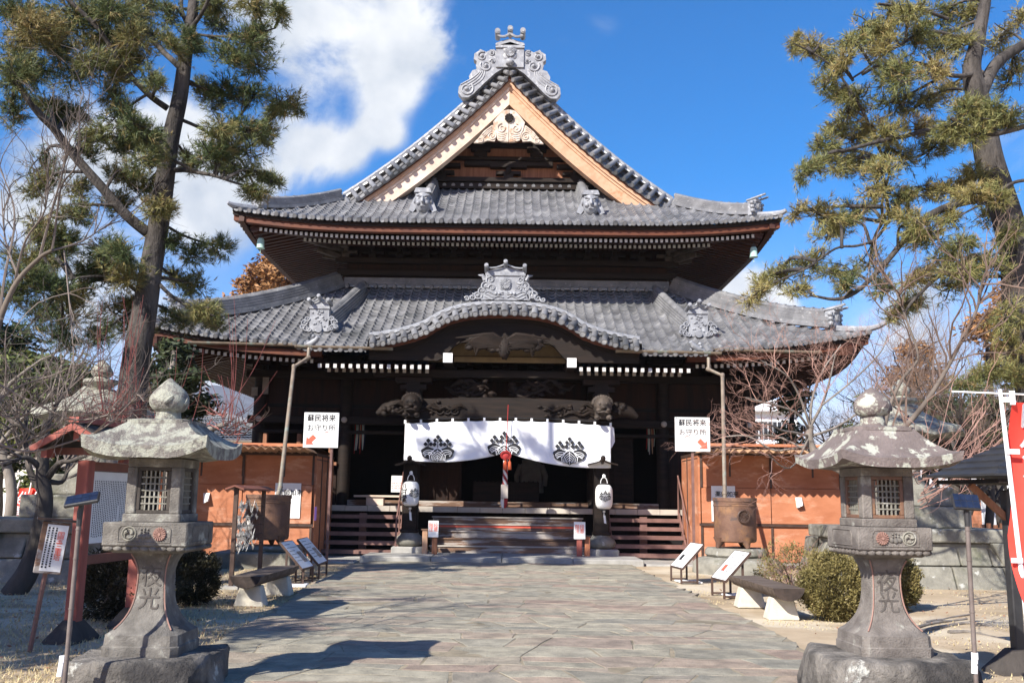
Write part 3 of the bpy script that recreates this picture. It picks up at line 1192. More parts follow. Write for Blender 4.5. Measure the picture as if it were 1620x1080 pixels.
for sgn, pxl in ((-1, 684), (1, 921)):
 x = at(pxl, 310, 30)[0] - XC
 path = [PfU(x * (1 + .005 * i), 3.6 - i * .25) for i in range(8)]
 rg = hb(ridge_mesh(path, 1.1), 'descending_ridge', M_tile2, smooth=40)
 p0 = PfU(path[-1].x * 1.02, 1.45) + Vector((0, -.1, 0))
 # a hook-nosed guardian face under a hood
 g_ = MB()
 hx, hz = p0.x, p0.z
 g_.blob((hx, p0.y, hz + .32), (.25, .22, .36), 14, 10)
 g_.blob((hx, p0.y + .08, hz + .30), (.31, .18, .40), 14, 10)
 g_.prism([(hx - .27, hz + .56), (hx + .27, hz + .56), (hx + .22, hz + .70), (hx - .22, hz + .70)], p0.y - .17, p0.y + .2)
 for s in (-1, 1):
  g_.prism([(hx + s * .24, hz + .42), (hx + s * .30, hz + .38), (hx + s * .44, hz + .02), (hx + s * .30, hz - .04), (hx + s * .2, hz + .1)], p0.y - .02, p0.y + .16)
  g_.tube([(hx + s * .04, p0.y - .215, hz + .40), (hx + s * .12, p0.y - .215, hz + .45), (hx + s * .20, p0.y - .17, hz + .47)], .03, 6)
  g_.blob((hx + s * .10, p0.y - .19, hz + .36), (.045, .03, .03), 8, 6)
  g_.blob((hx + s * .26, p0.y - .05, hz + .33), (.04, .05, .09), 8, 6)
  g_.blob((hx + s * .12, p0.y - .15, hz + .22), (.09, .08, .08), 8, 6)
 g_.tube([(hx, p0.y - .20, hz + .42), (hx, p0.y - .27, hz + .32), (hx, p0.y - .28, hz + .24), (hx, p0.y - .22, hz + .18)], [.03, .045, .05, .015], 8)
 g_.tube([(hx - .08, p0.y - .185, hz + .11), (hx, p0.y - .2, hz + .125), (hx + .08, p0.y - .185, hz + .11)], .018, 6)
 hb(g_, 'ridge_end_face', M_ornament, rg, smooth=50)

# white-jointed top courses where each skirt roof meets its wall
for (yy_, zz_, hw, nm_) in ((EYU + DU - .05, zu(DU) - .02, 4.1, 'flashing_course'), (EYL + DL - .05, zl(DL) - .04, 5.25, 'flashing_course')):
 fl = MB()
 for k in range(4):
  fl.b2(-hw, hw, yy_ - .10 + .03 * k, yy_ + .4, zz_ + .06 + .075 * k, zz_ + .12 + .075 * k)
 for i in range(int(2 * hw / .3)):
  x = -hw + .15 + i * .3
  fl.cyl((x, yy_ - .28, zz_ - .0), (x, yy_ + .1, zz_ + .12), .065, 8)
 o = hb(fl, nm_, M_tile2, smooth=40)
 fw = MB()
 fw.b2(-hw, hw, yy_ - .085, yy_ + .4, zz_ + .02, zz_ + .06)
 hb(fw, 'plaster_joint', M_plaster, o)

# --- the gable
NV = 34


def vx(i):
 return .02 + (XU - VERGE + .02) * i / NV


def vcurve(off):
 """verge line pushed in by off along its normal, one side"""
 r = []
 off -= .15
 for i in range(NV + 1):
  x = vx(i)
  z = zu(XU - x)
  dz = -(.436 + .078 * (XU - x))
  n_ = Vector((dz, -1)).normalized()
  xx = x + n_.x * off
  zz = z + n_.y * off
  r.append((xx, zz))
 return r


def clip0(cv):
 r = []
 for k, (x, z) in enumerate(cv):
  if x < 0:
   # slide down to the axis
   j = next((m_ for m_ in range(k, len(cv)) if cv[m_][0] >= 0), len(cv) - 1)
   x0, z0 = cv[j - 1]
   x1, z1 = cv[j]
   t = (0 - x0) / (x1 - x0) if x1 != x0 else 0
   r.append((0.0, z0 + (z1 - z0) * t))
  else:
   r.append((x, z))
 return r


for sgn in (-1, 1):
 band = MB()
 vc = vcurve(0)
 ln = [0]
 for (a, b_), (c, d) in zip(vc, vc[1:]):
  ln.append(ln[-1] + math.hypot(c - a, d - b_))
 tot = ln[-1]

 def Pb(s, d, sgn=sgn):
  s = min(max(s, 0), tot)
  k = max(j for j in range(len(ln)) if ln[j] <= s + 1e-9)
  k = min(k, len(ln) - 2)
  t = (s - ln[k]) / (ln[k + 1] - ln[k])
  x = vc[k][0] + (vc[k + 1][0] - vc[k][0]) * t
  z = vc[k][1] + (vc[k + 1][1] - vc[k][1]) * t
  dz = -(.436 + .083 * (XU - x))
  n_ = Vector((dz, -1)).normalized()
  # d=0 is the front lower lip, d=.62 the top line on the roof
  q = (1 - d / .62)
  return Vector((sgn * max(.03, x + n_.x * .58 * q), YV + .25 - .62 * q, z + n_.y * .58 * q + .03))

 R_ = random.Random(8)
 nst = int(tot / .31)
 for c in range(nst):
  sa, sb = tot * c / nst, tot * (c + 1) / nst
  for e in range(3):
   d0, d1 = e * .21, (e + 1) * .21
   A, B = Pb(sa, d0), Pb(sb, d0)
   D, E_ = Pb(sa, min(d1 + .03, .62)), Pb(sb, min(d1 + .03, .62))
   up = Vector((0, -.02, .03))
   mid0, mid1 = (A + B) / 2 - Vector((0, 0, .02)), (D + E_) / 2 - Vector((0, 0, .03))
   tv = R_.random()
   band.add([A + up, mid0 + up, B + up, D, mid1, E_, A - up, mid0 - up, B - up], [(0, 1, 4, 3), (1, 2, 5, 4), (6, 7, 1, 0), (7, 8, 2, 1)], tv)
  p, q = Pb(sb, -.04), Pb(sb, .56)
  dirv = (q - p).normalized()
  nn = Vector((0, -.05, .06))
  band.cyl(p + nn, q + nn, .082, 10, a=R_.random())
  band.cyl(p + nn - dirv * .02, p + nn, .058, 10, a=.95)
 vb = hb(band, 'verge_tiles', M_tile, smooth=50)
 top = MB()
 tp = [Pb(tot * i / 24, .58) + Vector((0, -.02, .10)) for i in range(25)]
 top.tube(tp, .085, 8)
 hb(top, 'verge_ridge', M_ornament, vb, smooth=50)
 jn = MB()
 tp = [Pb(tot * i / 24, .50) + Vector((0, .02, .02)) for i in range(25)]
 jn.tube(tp, .085, 6)
 hb(jn, 'plaster_joint', M_plaster, vb, smooth=50)

 f = lambda cv, s=sgn: [(s * x, z) for x, z in clip0(cv)]
 # soffit plank, upper fascia, main bargeboard
 b0 = MB()
 b0.strip(f(vcurve(.50)), f(vcurve(.60)), YV - .32, YV + .9)
 hb(b0, 'verge_soffit', M_fascia, smooth=30)
 b1 = MB()
 b1.strip(f(vcurve(.60)), f(vcurve(.70)), YV - .26, YV + .20)
 hb(b1, 'upper_bargeboard', M_newwood, smooth=30)
 b2_ = MB()
 b2_.strip(f(vcurve(.70)), f(vcurve(.78)), YV - .20, YV + .20)
 b2_.strip(f(vcurve(.78)), f(vcurve(1.13)), YV - .16, YV + .20)
 hb(b2_, 'bargeboard', M_palewood if sgn < 0 else M_newwood, smooth=30)  # left board paler: the sun on it is put into the colour

# gable pendant
gp = MB()
YP = YV - .27
axz = at(806, 205, YP)
gs = (at(906, 205, YP) - axz).length / 100


def gpp(cx, cy):
 """crop (640,180 origin, 4.765x) -> local"""
 return ((640 + cx / 4.765 - 807.5) * gs, axz.z + (205 - (180 + cy / 4.765)) * gs)


for s in (-1, 1):
 poly = [(800, -40), (845, -30), (880, 10), (918, 60), (905, 120), (890, 150), (885, 195), (850, 213), (800, 217)]
 gp.prism([(s * gpp(cx, cy)[0], gpp(cx, cy)[1]) for cx, cy in poly], YP, YP + .12)
 x, z = gpp(852, 110)
 spiral(gp, (s * x, z), .17, 1.5, .03, YP - .01, dirn=-s, ph=PI / 2)
 for k in range(4):
  a, b_ = gpp(815 + 4 * k, 150 + 16 * k), gpp(880, 125 + 18 * k + 25)
  gp.tube([(s * a[0], YP - .005, a[1]), (s * (a[0] + b_[0]) / 2, YP - .005, (a[1] + b_[1]) / 2 - .04), (s * b_[0], YP - .005, b_[1])], .018, 5)
 poly = [(905, 80), (930, 85), (985, 130), (1030, 190), (1062, 225), (1000, 225), (960, 205), (905, 210), (888, 175)]
 gp.prism([(s * gpp(cx, cy)[0], gpp(cx, cy)[1]) for cx, cy in poly], YP + .03, YP + .12)
 for cx, cy, r in ((925, 168, .15), (1012, 203, .10)):
  x, z = gpp(cx, cy)
  spiral(gp, (s * x, z), r, 1.8, .025, YP + .02, dirn=s, ph=1)
 for k in range(3):
  a, b_ = gpp(925, 95 + 14 * k), gpp(1000 - 8 * k, 160 + 12 * k)
  gp.tube([(s * a[0], YP + .02, a[1]), (s * (a[0] + b_[0]) / 2, YP + .02, (a[1] + b_[1]) / 2 + .03), (s * b_[0], YP + .02, b_[1])], .018, 5)
pend = hb(gp, 'gable_pendant', M_carvewood, smooth=35)
rs_ = MB()
flower(rs_, gpp(800, 30), .155, YP - .07, petals=10, depth=.06)
hb(rs_, 'rosette', M_darkwood, pend, smooth=35)

# gable wall with its beams, set back a metre
GY = YV + 1.05
gw = MB()
cv = clip0(vcurve(.6))
zbot = zu(DU) - .4
pts = [(x, z) for x, z in cv]
n_ = len(pts)
A = [(-x, z) for x, z in reversed(pts)] + pts
gw.strip(A, [(x, zbot) for x, _ in A], GY, GY + .12)
hb(gw, 'gable_wall', M_gablewood)
gb = MB()


def gzp(py):
 return at(808, py, GY).z


for z0, z1, y0, hw in ((gzp(302), gzp(292.5), -.22, 3.2), (gzp(292), gzp(285), -.30, 2.6), (gzp(266), gzp(259), -.25, 1.5), (gzp(256), gzp(250), -.15, 3.0), (gzp(236), gzp(228), -.12, 2.4)):
 gb.b2(-hw, hw, GY + y0, GY - .001, z0, z1)
hb(gb, 'gable_beam', M_beamwood, bevel=.015)
for x in (-2.25, 0, 2.25):
 br = MB()
 z0, z1 = gzp(286), gzp(263)
 br.b2(x - .16, x + .16, GY - .30, GY - .002, z0 + .0, z0 + .14)
 br.b2(x - .42, x + .42, GY - .24, GY - .002, z0 + .15, z0 + .26)
 br.b2(x - .62, x + .62, GY - .28, GY - .002, z1 - .13, z1 - .01)
 br.blob((x, GY - .3, (z0 + z1) / 2), (.1, .14, .14), 8, 6, amp=.3, freq=4)
 hb(br, 'bracket', M_beamwood, bevel=.02)
for x in (-.95, .95):
 br = MB()
 z0, z1 = gzp(258), gzp(228)
 br.b2(x - .13, x + .13, GY - .22, GY - .002, z0 + .12, z1)
 br.b2(x - .33, x + .33, GY - .24, GY - .002, z0 + .35, z0 + .5)
 br.b2(x - .22, x + .22, GY - .23, GY - .002, z0 + .18, z0 + .33)
 hb(br, 'gable_strut', M_darkwood, bevel=.02)

# --- eaves: fascia, soffit, rafters with painted ends
def eave(nm_, P, X, EY, Z, lift, depth, wallz, pitch, tiers, Yback, reach):
 fs = MB()
 path = [P(-X + 2 * X * i / 40, 0) for i in range(41)]
 A = [(p.x, p.z - .045) for p in path]
 B = [(p.x, p.z - .15) for p in path]
 Cc = [(p.x, p.z - .30) for p in path]
 for a_, b_ in ([(0, 41)] if nm_ == 'u' else [(0, 11), (30, 41)]):
  fs, fb = MB(), MB()
  fs.strip(A[a_:b_], B[a_:b_], EY + .10, EY + .32)
  fb.strip(B[a_:b_], Cc[a_:b_], EY + .16, EY + .40)
  hb(fs, 'eave_batten', M_darkwood)
  hb(fb, 'eave_fascia', M_fascia)
 rw, rt = MB(), MB()
 for s_off, zoff, sl, ln, xin in tiers:
  n_ = min(99, int(2 * (X - xin) / pitch)) if nm_ == 'u' else int(2 * (X - xin) / pitch)
  solo = nm_ == 'u' and s_off < 1
  for i in range(n_ + 1):
   x = -(X - xin) + i * 2 * (X - xin) / n_
   if nm_ == 'l' and abs(x) < 5.2:
    continue
   z = P(x, 0).z + zoff
   y0 = EY + s_off
   # stop at the corner beam
   room = (X - abs(x)) - s_off + .25
   l_ = min(ln, max(.15, room))
   rw.bar((x, y0, z), (x, y0 + l_, z + sl * l_), .075, .095)
   rt.b2(x - .04, x + .04, y0 - .012, y0 + .004, z - .05, z + .05)
   if solo:
    r_ = hb(rw, 'rafter', M_redwood)
    hb(rt, 'painted_end', M_whitetip, r_)
    rw, rt = MB(), MB()
 if rw.v:
  r_ = tag(hb(rw, 'rafter_row', M_redwood), kind='stuff')
  tag(hb(rt, 'painted_end_row', M_whitetip, r_), kind='stuff')
 # side rafters, running out to the side eaves
 for sg in (-1, 1):
  sw = MB()
  y = EY + .5
  while y < Yback:
   a = X * (1 - min(1, (y - EY) / 5))
   z = Z + lift(a, 0) - .40
   l_ = min(reach, max(.2, y - EY - .2))
   sw.bar((sg * (X - .45), y, z), (sg * (X - .45 - l_), y, z + .22 * l_), .10, .13)
   y += .25
  tag(hb(sw, 'side_rafters', M_redwood), kind='stuff')
  sf = MB()
  pth = [Vector((sg * (X - .25), y, Z + lift(X * (1 - min(1, (y - EY) / 5)), 0) - .2)) for y in [EY + .1 + (Yback - EY) * i / 30 for i in range(31)]]
  sf.sweep([(-.08, -.13), (.08, -.13), (.08, .13), (-.08, .13)], pth)
  hb(sf, 'side_fascia', M_redwood)
  cb = MB()
  cb.bar(P(sg * (X - .45), .45) + Vector((0, 0, -.42)), Vector((sg * (X - reach - .3), EY + reach + .3, Z + .22 * reach - .30)), .22, .26)
  hb(cb, 'corner_beam', M_redwood, bevel=.01)
  # bleached end of the upper corner beam
 # soffit board under the tiles
 so_ = MB()
 nn = 24
 v_ = []
 for j in range(2):
  for i in range(nn + 1):
   x = (-X + 2 * X * i / nn)
   if j == 0:
    p = P(x, 0)
    v_.append((x * .985, EY + .2, p.z - .24))
   else:
    v_.append((x * (X - reach) / X, EY + reach, Z + .20 * reach - .10))
 so_.add(v_, [(i, i + 1, nn + 2 + i, nn + 1 + i) for i in range(nn)])
 for sg in (-1, 1):
  v_ = []
  ys_ = [EY + .2 + (Yback - EY) * i / 20 for i in range(21)]
  for y in ys_:
   a = X * (1 - min(1, (y - EY) / 5))
   v_.append((sg * (X - .15), y, Z + lift(a, 0) - .24))
  for y in ys_:
   v_.append((sg * (X - reach), max(y, EY + reach), Z + .20 * reach - .10))
  so_.add(v_, [(i, i + 1, 22 + i, 21 + i) for i in range(20)])
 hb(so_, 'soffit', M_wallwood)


eave('u', PfU, XU, EYU, ZU, liftu, 3, 0, .151, [(.42, -.40, .20, 1.5, .75), (1.25, -.36, .22, 1.9, 1.9)], 44.0, 3.0)


def PeL(x, d):
 p = PfL(max(-XL, min(XL, x)), 0)
 return Vector((x, EYL, ZL + liftl(x, 0)))


eave('l', PeL, XL, EYL, ZL, liftl, 3, 0, .17, [(.48, -.40, .20, 1.4, .7)], 45.4, 2.9)

# porch rafters left and right of the curved gable
for sg in (-1, 1):
 for row, (yo, zo, xo) in enumerate(((.10, -.40, 0), (.62, -.44, .1))):
  rw, rt = MB(), MB()
  for i in range(15):
   x = sg * (2.05 + i * .205 + xo * .5)
   if row and i > 13:
    continue
   z = ZL + .40 * KD + zo
   y0 = EYL + KD + yo + .12
   rw.bar((x, y0, z), (x, y0 + 2.2, z + .4), .085, .10)
   rt.b2(x - .046, x + .046, y0 - .012, y0 + .003, z - .055, z + .055)
  r_ = tag(hb(rw, 'porch_rafters', M_redwood), kind='stuff')
  tag(hb(rt, 'painted_end_row', M_whitetip if row == 0 else M_stepedge, r_), kind='stuff')

# --- the curved porch gable
YK = EYL + KD
NK = 48
kxs = [-3.6 + 7.2 * i / NK for i in range(NK + 1)]
zk0 = ZK


def kz(x, off):
 s = (bump(x + .05) - bump(x - .05)) / .1
 return zk0 + bump(x) - off * math.sqrt(1 + s * s) ** .6


kb = MB()
R_ = random.Random(4)
for i in range(27):
 x = -3.5 + i * 7.0 / 26
 s = (bump(x + .05) - bump(x - .05)) / .1
 z = zk0 + bump(x)
 n_ = Vector((-s, 0, 1)).normalized()
 base = Vector((x, YK, z))
 p = base + Vector((0, -.30, 0)) - n_ * .26
 q = base + Vector((0, .18, 0)) + n_ * .06
 rr = .088 if i != 13 else .11
 kb.cyl(p, q, rr, 12, a=R_.random())
 kb.cyl(p + Vector((0, -.02, -.004)), p, rr * .72, 12, a=.9)
 if i < 26:
  x2 = x + 7.0 / 26
  for e in range(3):
   u0, u1 = e / 3, (e + 1) / 3 + .06
   P_ = []
   for xx in (x, (x + x2) / 2, x2):
    s_ = (bump(xx + .05) - bump(xx - .05)) / .1
    m_ = Vector((-s_, 0, 1)).normalized()
    b_ = Vector((xx, YK, zk0 + bump(xx)))
    dip = -.035 if xx not in (x, x2) else 0
    for u in (u0, u1):
     P_.append(b_ + Vector((0, -.25 + .42 * u, 0)) + m_ * (-.25 + .28 * u + .03 - .03 * (u == u1) + dip))
   kb.add([P_[0], P_[2], P_[4], P_[1], P_[3], P_[5], P_[0] - Vector((0, -.01, .05)), P_[2] - Vector((0, -.01, .05)), P_[4] - Vector((0, -.01, .05))],
     [(0, 1, 4, 3), (1, 2, 5, 4), (6, 7, 1, 0), (7, 8, 2, 1)], R_.random())
ktile = hb(kb, 'curved_gable_tiles', M_tile, smooth=50)
kr = MB()
kr.sweep([(-.10, -.05), (.10, -.05), (.10, .0), (.08, .01), (.08, .03), (.05, .055), (-.05, .055), (-.08, .03), (-.08, .01), (-.10, .0)], [Vector((x, YK + .12, zk0 + bump(x) + .10)) for x in kxs], lat=(0, 1, 0))
hb(kr, 'curved_gable_ridge', M_ornament, ktile, smooth=40)
ks = MB()
ks.strip([(x, kz(x, .02)) for x in kxs], [(x, kz(x, .32)) for x in kxs], YK + .10, YK + .5)
hb(ks, 'curved_gable_fascia', M_redbrown, smooth=30)
kbd = MB()


def klow(x):
 """lower edge of the curved board, with the small cusp in the middle"""
 a = abs(x)
 lo, hi = zk0 - .52, zk0 + .955 - .98 - .03 * math.exp(-(a / .15) ** 2)
 t = min(1, max(0, (1.78 - a) / .6))
 return lo + (hi - lo) * t * t * (3 - 2 * t) + (.05 * (1 - a / 1.2) if a < 1.2 else 0)


kbd.strip([(x, kz(x, .31)) for x in kxs], [(x, klow(x)) for x in kxs], YK + .20, YK + .36)
kbd.strip([(x, kz(x, .30)) for x in kxs], [(x, kz(x, .30) - .13) for x in kxs], YK + .14, YK + .30)
hb(kbd, 'curved_bargeboard', M_beamwood, smooth=30)
for sg, px_ in ((-1, 708), (1, 905)):
 wbk = MB()
 c = at(px_, 565 if sg < 0 else 573, YK)
 x = c.x - XC
 wbk.b2(x - .125, x + .125, YK + .10, YK + .125, c.z - .12, c.z + .13)
 hb(wbk, 'white_beam_end', M_white)
 bm_ = MB()
 bm_.b2(x - .12, x + .12, YK + .13, YK + 2.4, c.z - .13, c.z + .12)
 hb(bm_, 'porch_purlin', M_darkwood)
# carved phoenix-like pendant under the curve
cp = MB()
zc = at(808, 545, YK).z
R_ = random.Random(2)
for s in (-1, 1):
 for k in range(9):
  a0 = k / 8
  p0 = Vector((s * .08, YK + .02, zc + .12 - .22 * a0))
  p1 = Vector((s * (.55 + .3 * math.sin(a0 * 2.6)), YK - .03, zc + .22 - .30 * a0))
  p2 = Vector((s * (1.22 - .55 * a0 + R_.uniform(-.1, .1)), YK + .03, zc + .13 - .44 * a0 + R_.uniform(-.04, .04)))
  cp.tube([p0, (p0 + p1) / 2 + Vector((0, 0, .06)), p1, p2], [.07, .10, .085, .015], 6)
 for k in range(16):
  cp.blob((s * R_.uniform(.1, .95), YK + .0, zc + R_.uniform(-.16, .22)), (.13, .07, .075), 8, 6, amp=.3, freq=4)
cp.blob((0, YK - .02, zc - .12), (.16, .10, .28), 10, 8, amp=.35, freq=5)
for an in range(12):
 cp.tube([(.02, YK - .08, zc - .10), (.02 + .17 * math.cos(an * PI / 6), YK - .10, zc - .10 + .17 * math.sin(an * PI / 6))], [.02, .012], 4)
hb(cp, 'carved_pendant', M_beamwood, smooth=50)
kw = MB()
kw.strip([(x, kz(x, .5)) for x in kxs if abs(x) < 2.2], [(x, zk0 - .45) for x in kxs if abs(x) < 2.2], YK + .9, YK + .96)
hb(kw, 'porch_tympanum', mk('ochre_plaster', (.20, .14, .075), (.26, .19, .10), 3, .9, .1))
# ridge-end tile standing on the curve
Mx = Matrix.Translation((0, YK + .12, zk0 + .955 + .16))
g_, bw_ = goblin_tile(1.9, 1.02, Mx)
g_.prism([(-.62, 0), (.62, 0), (.55, .24), (-.55, .24)], -.10, .22, M=Mx)
for s in (-1, 1):
 for u, v_, r in ((.40, .56, .12), (.52, .40, .14), (.36, .34, .10), (.62, .26, .13), (.74, .14, .13), (.88, .07, .10), (1.02, .03, .07), (.56, .10, .12), (.46, .64, .06)):
  spiral(g_, (s * u, v_), r, 1.3, .026, -.06, dirn=s, ph=u * 9, M=Mx)
  g_.blob(Mx @ Vector((s * u, .04, v_)), (r * .95, .10, r * .9), 9, 6, amp=.25, freq=5, seed=int(u * 40))
 g_.tube([Mx @ Vector((s * .55, 0, .56)), Mx @ Vector((s * .62, -.02, .68)), Mx @ Vector((s * .74, 0, .70))], [.07, .05, .01], 6)
 for k in range(3):
  g_.tube([Mx @ Vector((s * (.05 + .5 * t), -.11, .06 + .06 * k + .05 * math.sin(t * 7 + k))) for t in (0, .2, .4, .6, .8, 1)], .016, 5)
 for k in range(2):
  g_.blob(Mx @ Vector((s * (.16 + .09 * k), -.11, .17)), .045, 8, 6)
hb(g_, 'porch_ridge_end_tile', M_ornament, smooth=45)
# small sea-beast tiles at the porch eave corners
for sg in (-1, 1):
 b_ = MB()
 p = PfL(sg * 5.15, KD + .12) + Vector((0, 0, .06))
 b_.tube([p + Vector((sg * .18, 0, .02)), p + Vector((0, -.02, .06)), p + Vector((-sg * .14, -.03, .16)), p + Vector((-sg * .2, -.08, .24))], [.05, .09, .08, .05], 8)
 for k in range(5):
  b_.blob(p + Vector((R_.uniform(-.16, .16), R_.uniform(-.06, .06), R_.uniform(.02, .26))), .055, 7, 5, amp=.3, freq=6)
 hb(b_, 'roof_corner_beast', M_ornament, smooth=50)
 e_ = MB()
 e_.tube([PfL(sg * KX, KD - .02) + Vector((0, 0, .05)), PfL(sg * KX, -.1) + Vector((0, 0, .07))], .085, 10)
 hb(e_, 'porch_verge_roll', M_tile2, smooth=50)

# --- gutters and the two downpipes that feed the iron pots
def gutter(x0, x1, y, z, r=.075):
 gmb = MB()
 pts = []
 n_ = 9
 prof = [(math.cos(PI + PI * i / n_) * r, math.sin(PI + PI * i / n_) * r) for i in range(n_ + 1)] + [(math.cos(2 * PI - PI * i / n_) * (r - .012), math.sin(2 * PI - PI * i / n_) * (r - .012)) for i in range(n_ + 1)]
 gmb.sweep(prof, [Vector((x0, y, z)), Vector((x1, y, z - .03))], lat=(0, 1, 0))
 x = x0
 while x < x1:
  gmb.sweep([(a * 1.09, b_ * 1.09) for a, b_ in prof], [Vector((x, y, z)), Vector((x + .05, y, z))], lat=(0, 1, 0))
  x += 1.4
 return gmb


zg = at(560, 547, YK - .05).z
hb(gutter(-5.55, -2.95, YK - .02, zg), 'gutter', M_copper, smooth=40)
hb(gutter(2.95, 5.75, YK - .02, zg), 'gutter', M_copper, smooth=40)
zg2 = at(420, 541, EYL - .02).z
hb(gutter(-8.6, -5.5, EYL + .05, zg2), 'gutter', M_copper, smooth=40)
hb(gutter(5.7, 8.6, EYL + .05, zg2), 'gutter', M_copper, smooth=40)

POTY = 22.3


def downpipe(pts):
 d = MB()
 d.tube(pts, .05, 10)
 for p, q in zip(pts[1:], pts[2:]):
  t = (Vector(q) - Vector(p)).normalized()
  d.cyl(Vector(p) - t * .05, Vector(p) + t * .05, .06, 10)
 t = (pts[-1] - pts[-2]).normalized()
 ln = (pts[-1] - pts[-2]).length
 for k in (.35, .7):
  c = pts[-2] + t * ln * k
  d.cyl(c - t * .04, c + t * .04, .058, 10)
 return d.build('downpipe', M_copper, hall, smooth=40)


downpipe([at(489, 549, 24.83), at(487.5, 566, 24.75), at(465, 580, 24.45), at(443, 772, 22.5), at(434, 800, 22.25)])
downpipe([at(1121, 566, 24.83), at(1121, 584, 24.75), at(1143, 594, 24.45), at(1146.5, 780, 22.5), at(1146.5, 805, 22.3)])

# --- walls
WY, WH, FZ = 28.3, 7.35, 1.34
wl = MB()
wl.b2(-WH, -WH + .15, WY, WY + 14.6, FZ - .3, 5.9)
wl.b2(WH - .15, WH, WY, WY + 14.6, FZ - .3, 5.9)
wl.b2(-WH, WH, WY + 14.45, WY + 14.6, FZ - .3, 5.9)
wl.b2(-WH, WH, WY + .05, WY + .2, 3.75, 5.9)
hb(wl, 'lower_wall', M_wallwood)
for x0, x1, z0, z1, m_ in [(-WH + .1, -4.95, FZ, 2.55, M_wallwood), (4.75, WH - .1, FZ, 3.7, M_wallwood)]:
 p_ = MB()
 p_.b2(x0, x1, WY + .06, WY + .14, z0, z1)
 hb(p_, 'wall_panel', m_)
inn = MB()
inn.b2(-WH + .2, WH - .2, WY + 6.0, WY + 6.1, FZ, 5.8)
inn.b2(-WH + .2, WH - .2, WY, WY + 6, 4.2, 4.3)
hb(inn, 'inner_partition', M_black)  # near-black colour stands in for the unlit depth of the hall
fl = MB()
fl.b2(-WH - .9, WH + .9, WY - 1.0, WY + 14, FZ - .14, FZ)
hb(fl, 'floor', M_steps)
fe = MB()
n_ = 26
for i in range(n_):
 x0 = -WH - .9 + (2 * WH + 1.8) * i / n_
 x1 = -WH - .9 + (2 * WH + 1.8) * (i + 1) / n_
 fe.b2(x0 + .004, x1 - .004, WY - 1.16, WY - 1.003, FZ - .15, FZ + .004 + rnd.uniform(-.004, .004))
hb(fe, 'veranda_edge', M_stepedge, bevel=.008)
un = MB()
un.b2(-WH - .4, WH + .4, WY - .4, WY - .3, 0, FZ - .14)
hb(un, 'underfloor_dark_sheet', M_black)  # black sheet stands in for the shade below the veranda
for x in (-7.3, -4.72, -2.65, 2.65, 4.72, 7.3):
 p_ = MB()
 p_.lathe([(.19, FZ - .1), (.19, 5.6)], (x, WY - .02, 0), 16)
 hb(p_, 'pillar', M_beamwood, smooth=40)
# tie beams, lintels, brackets along the front
for z0, z1, y0, x0, x1 in [(5.05, 5.28, -.28, -7.7, 7.7), (3.70, 3.93, -.26, -7.6, 7.6), (3.42, 3.52, -.20, -7.3, 7.3), (5.55, 5.75, -.5, -7.9, 7.9)]:
 b_ = MB()
 b_.b2(x0, x1, WY + y0, WY - .001, z0, z1)
 hb(b_, 'tie_beam', M_beamwood, bevel=.02)
for i in range(15):
 x = -7.35 + i * 1.05
 b_ = MB()
 b_.b2(x - .14, x + .14, WY - .42, WY - .01, 5.28, 5.42)
 b_.b2(x - .38, x + .38, WY - .36, WY - .01, 5.43, 5.56)
 b_.bar((x, WY - .1, 5.5), (x, WY - .95, 5.62), .12, .14)
 hb(b_, 'bracket', M_darkwood, bevel=.015)
# left bay window opening with its frame, white end boards at the corner
fr = MB()
for x in (-7.05, -6.05, -5.1):
 fr.b2(x - .06, x + .06, WY - .22, WY - .05, 2.55, 3.4)
fr.b2(-7.3, -4.9, WY - .25, WY - .05, 2.48, 2.58)
hb(fr, 'window_frame', M_gablewood, bevel=.01)
for x, z in ((-7.25, 3.82), (-4.72, 3.82), (4.72, 3.82), (7.25, 3.82)):
 k_ = MB()
 k_.blob((x, WY - .30, z), (.09, .06, .09), 10, 8)
 hb(k_, 'nail_cover', M_stepedge, smooth=60)
pl_ = MB()
for x0, z0, z1 in ((-7.1, 4.55, 5.05), (-7.42, 4.5, 4.75)):
 pl_.b2(x0 - .09, x0 + .09, WY - .30, WY - .27, z0, z1)
hb(pl_, 'wall_plaque', M_copper)
# doors: lattice leaves standing in the side bays
for x0, x1, m_ in ((-2.5, -1.25, M_wallwood), (3.0, 3.9, M_darkwood)):
 d_ = MB()
 d_.b2(x0, x1, WY + .4, WY + .46, FZ, 3.4)
 for k in range(5):
  d_.b2(x0, x1, WY + .37, WY + .399, FZ + .1 + k * .48, FZ + .18 + k * .48)
 for k in range(4):
  xx = x0 + .04 + (x1 - x0 - .08) * k / 3
  d_.b2(xx - .03, xx + .03, WY + .35, WY + .369, FZ, 3.4)
 hb(d_, 'door', m_, bevel=.006)
th = MB()
th.b2(-4.7, 4.7, WY - .12, WY + .3, FZ + .003, FZ + .16)
hb(th, 'threshold', M_steps, bevel=.01)

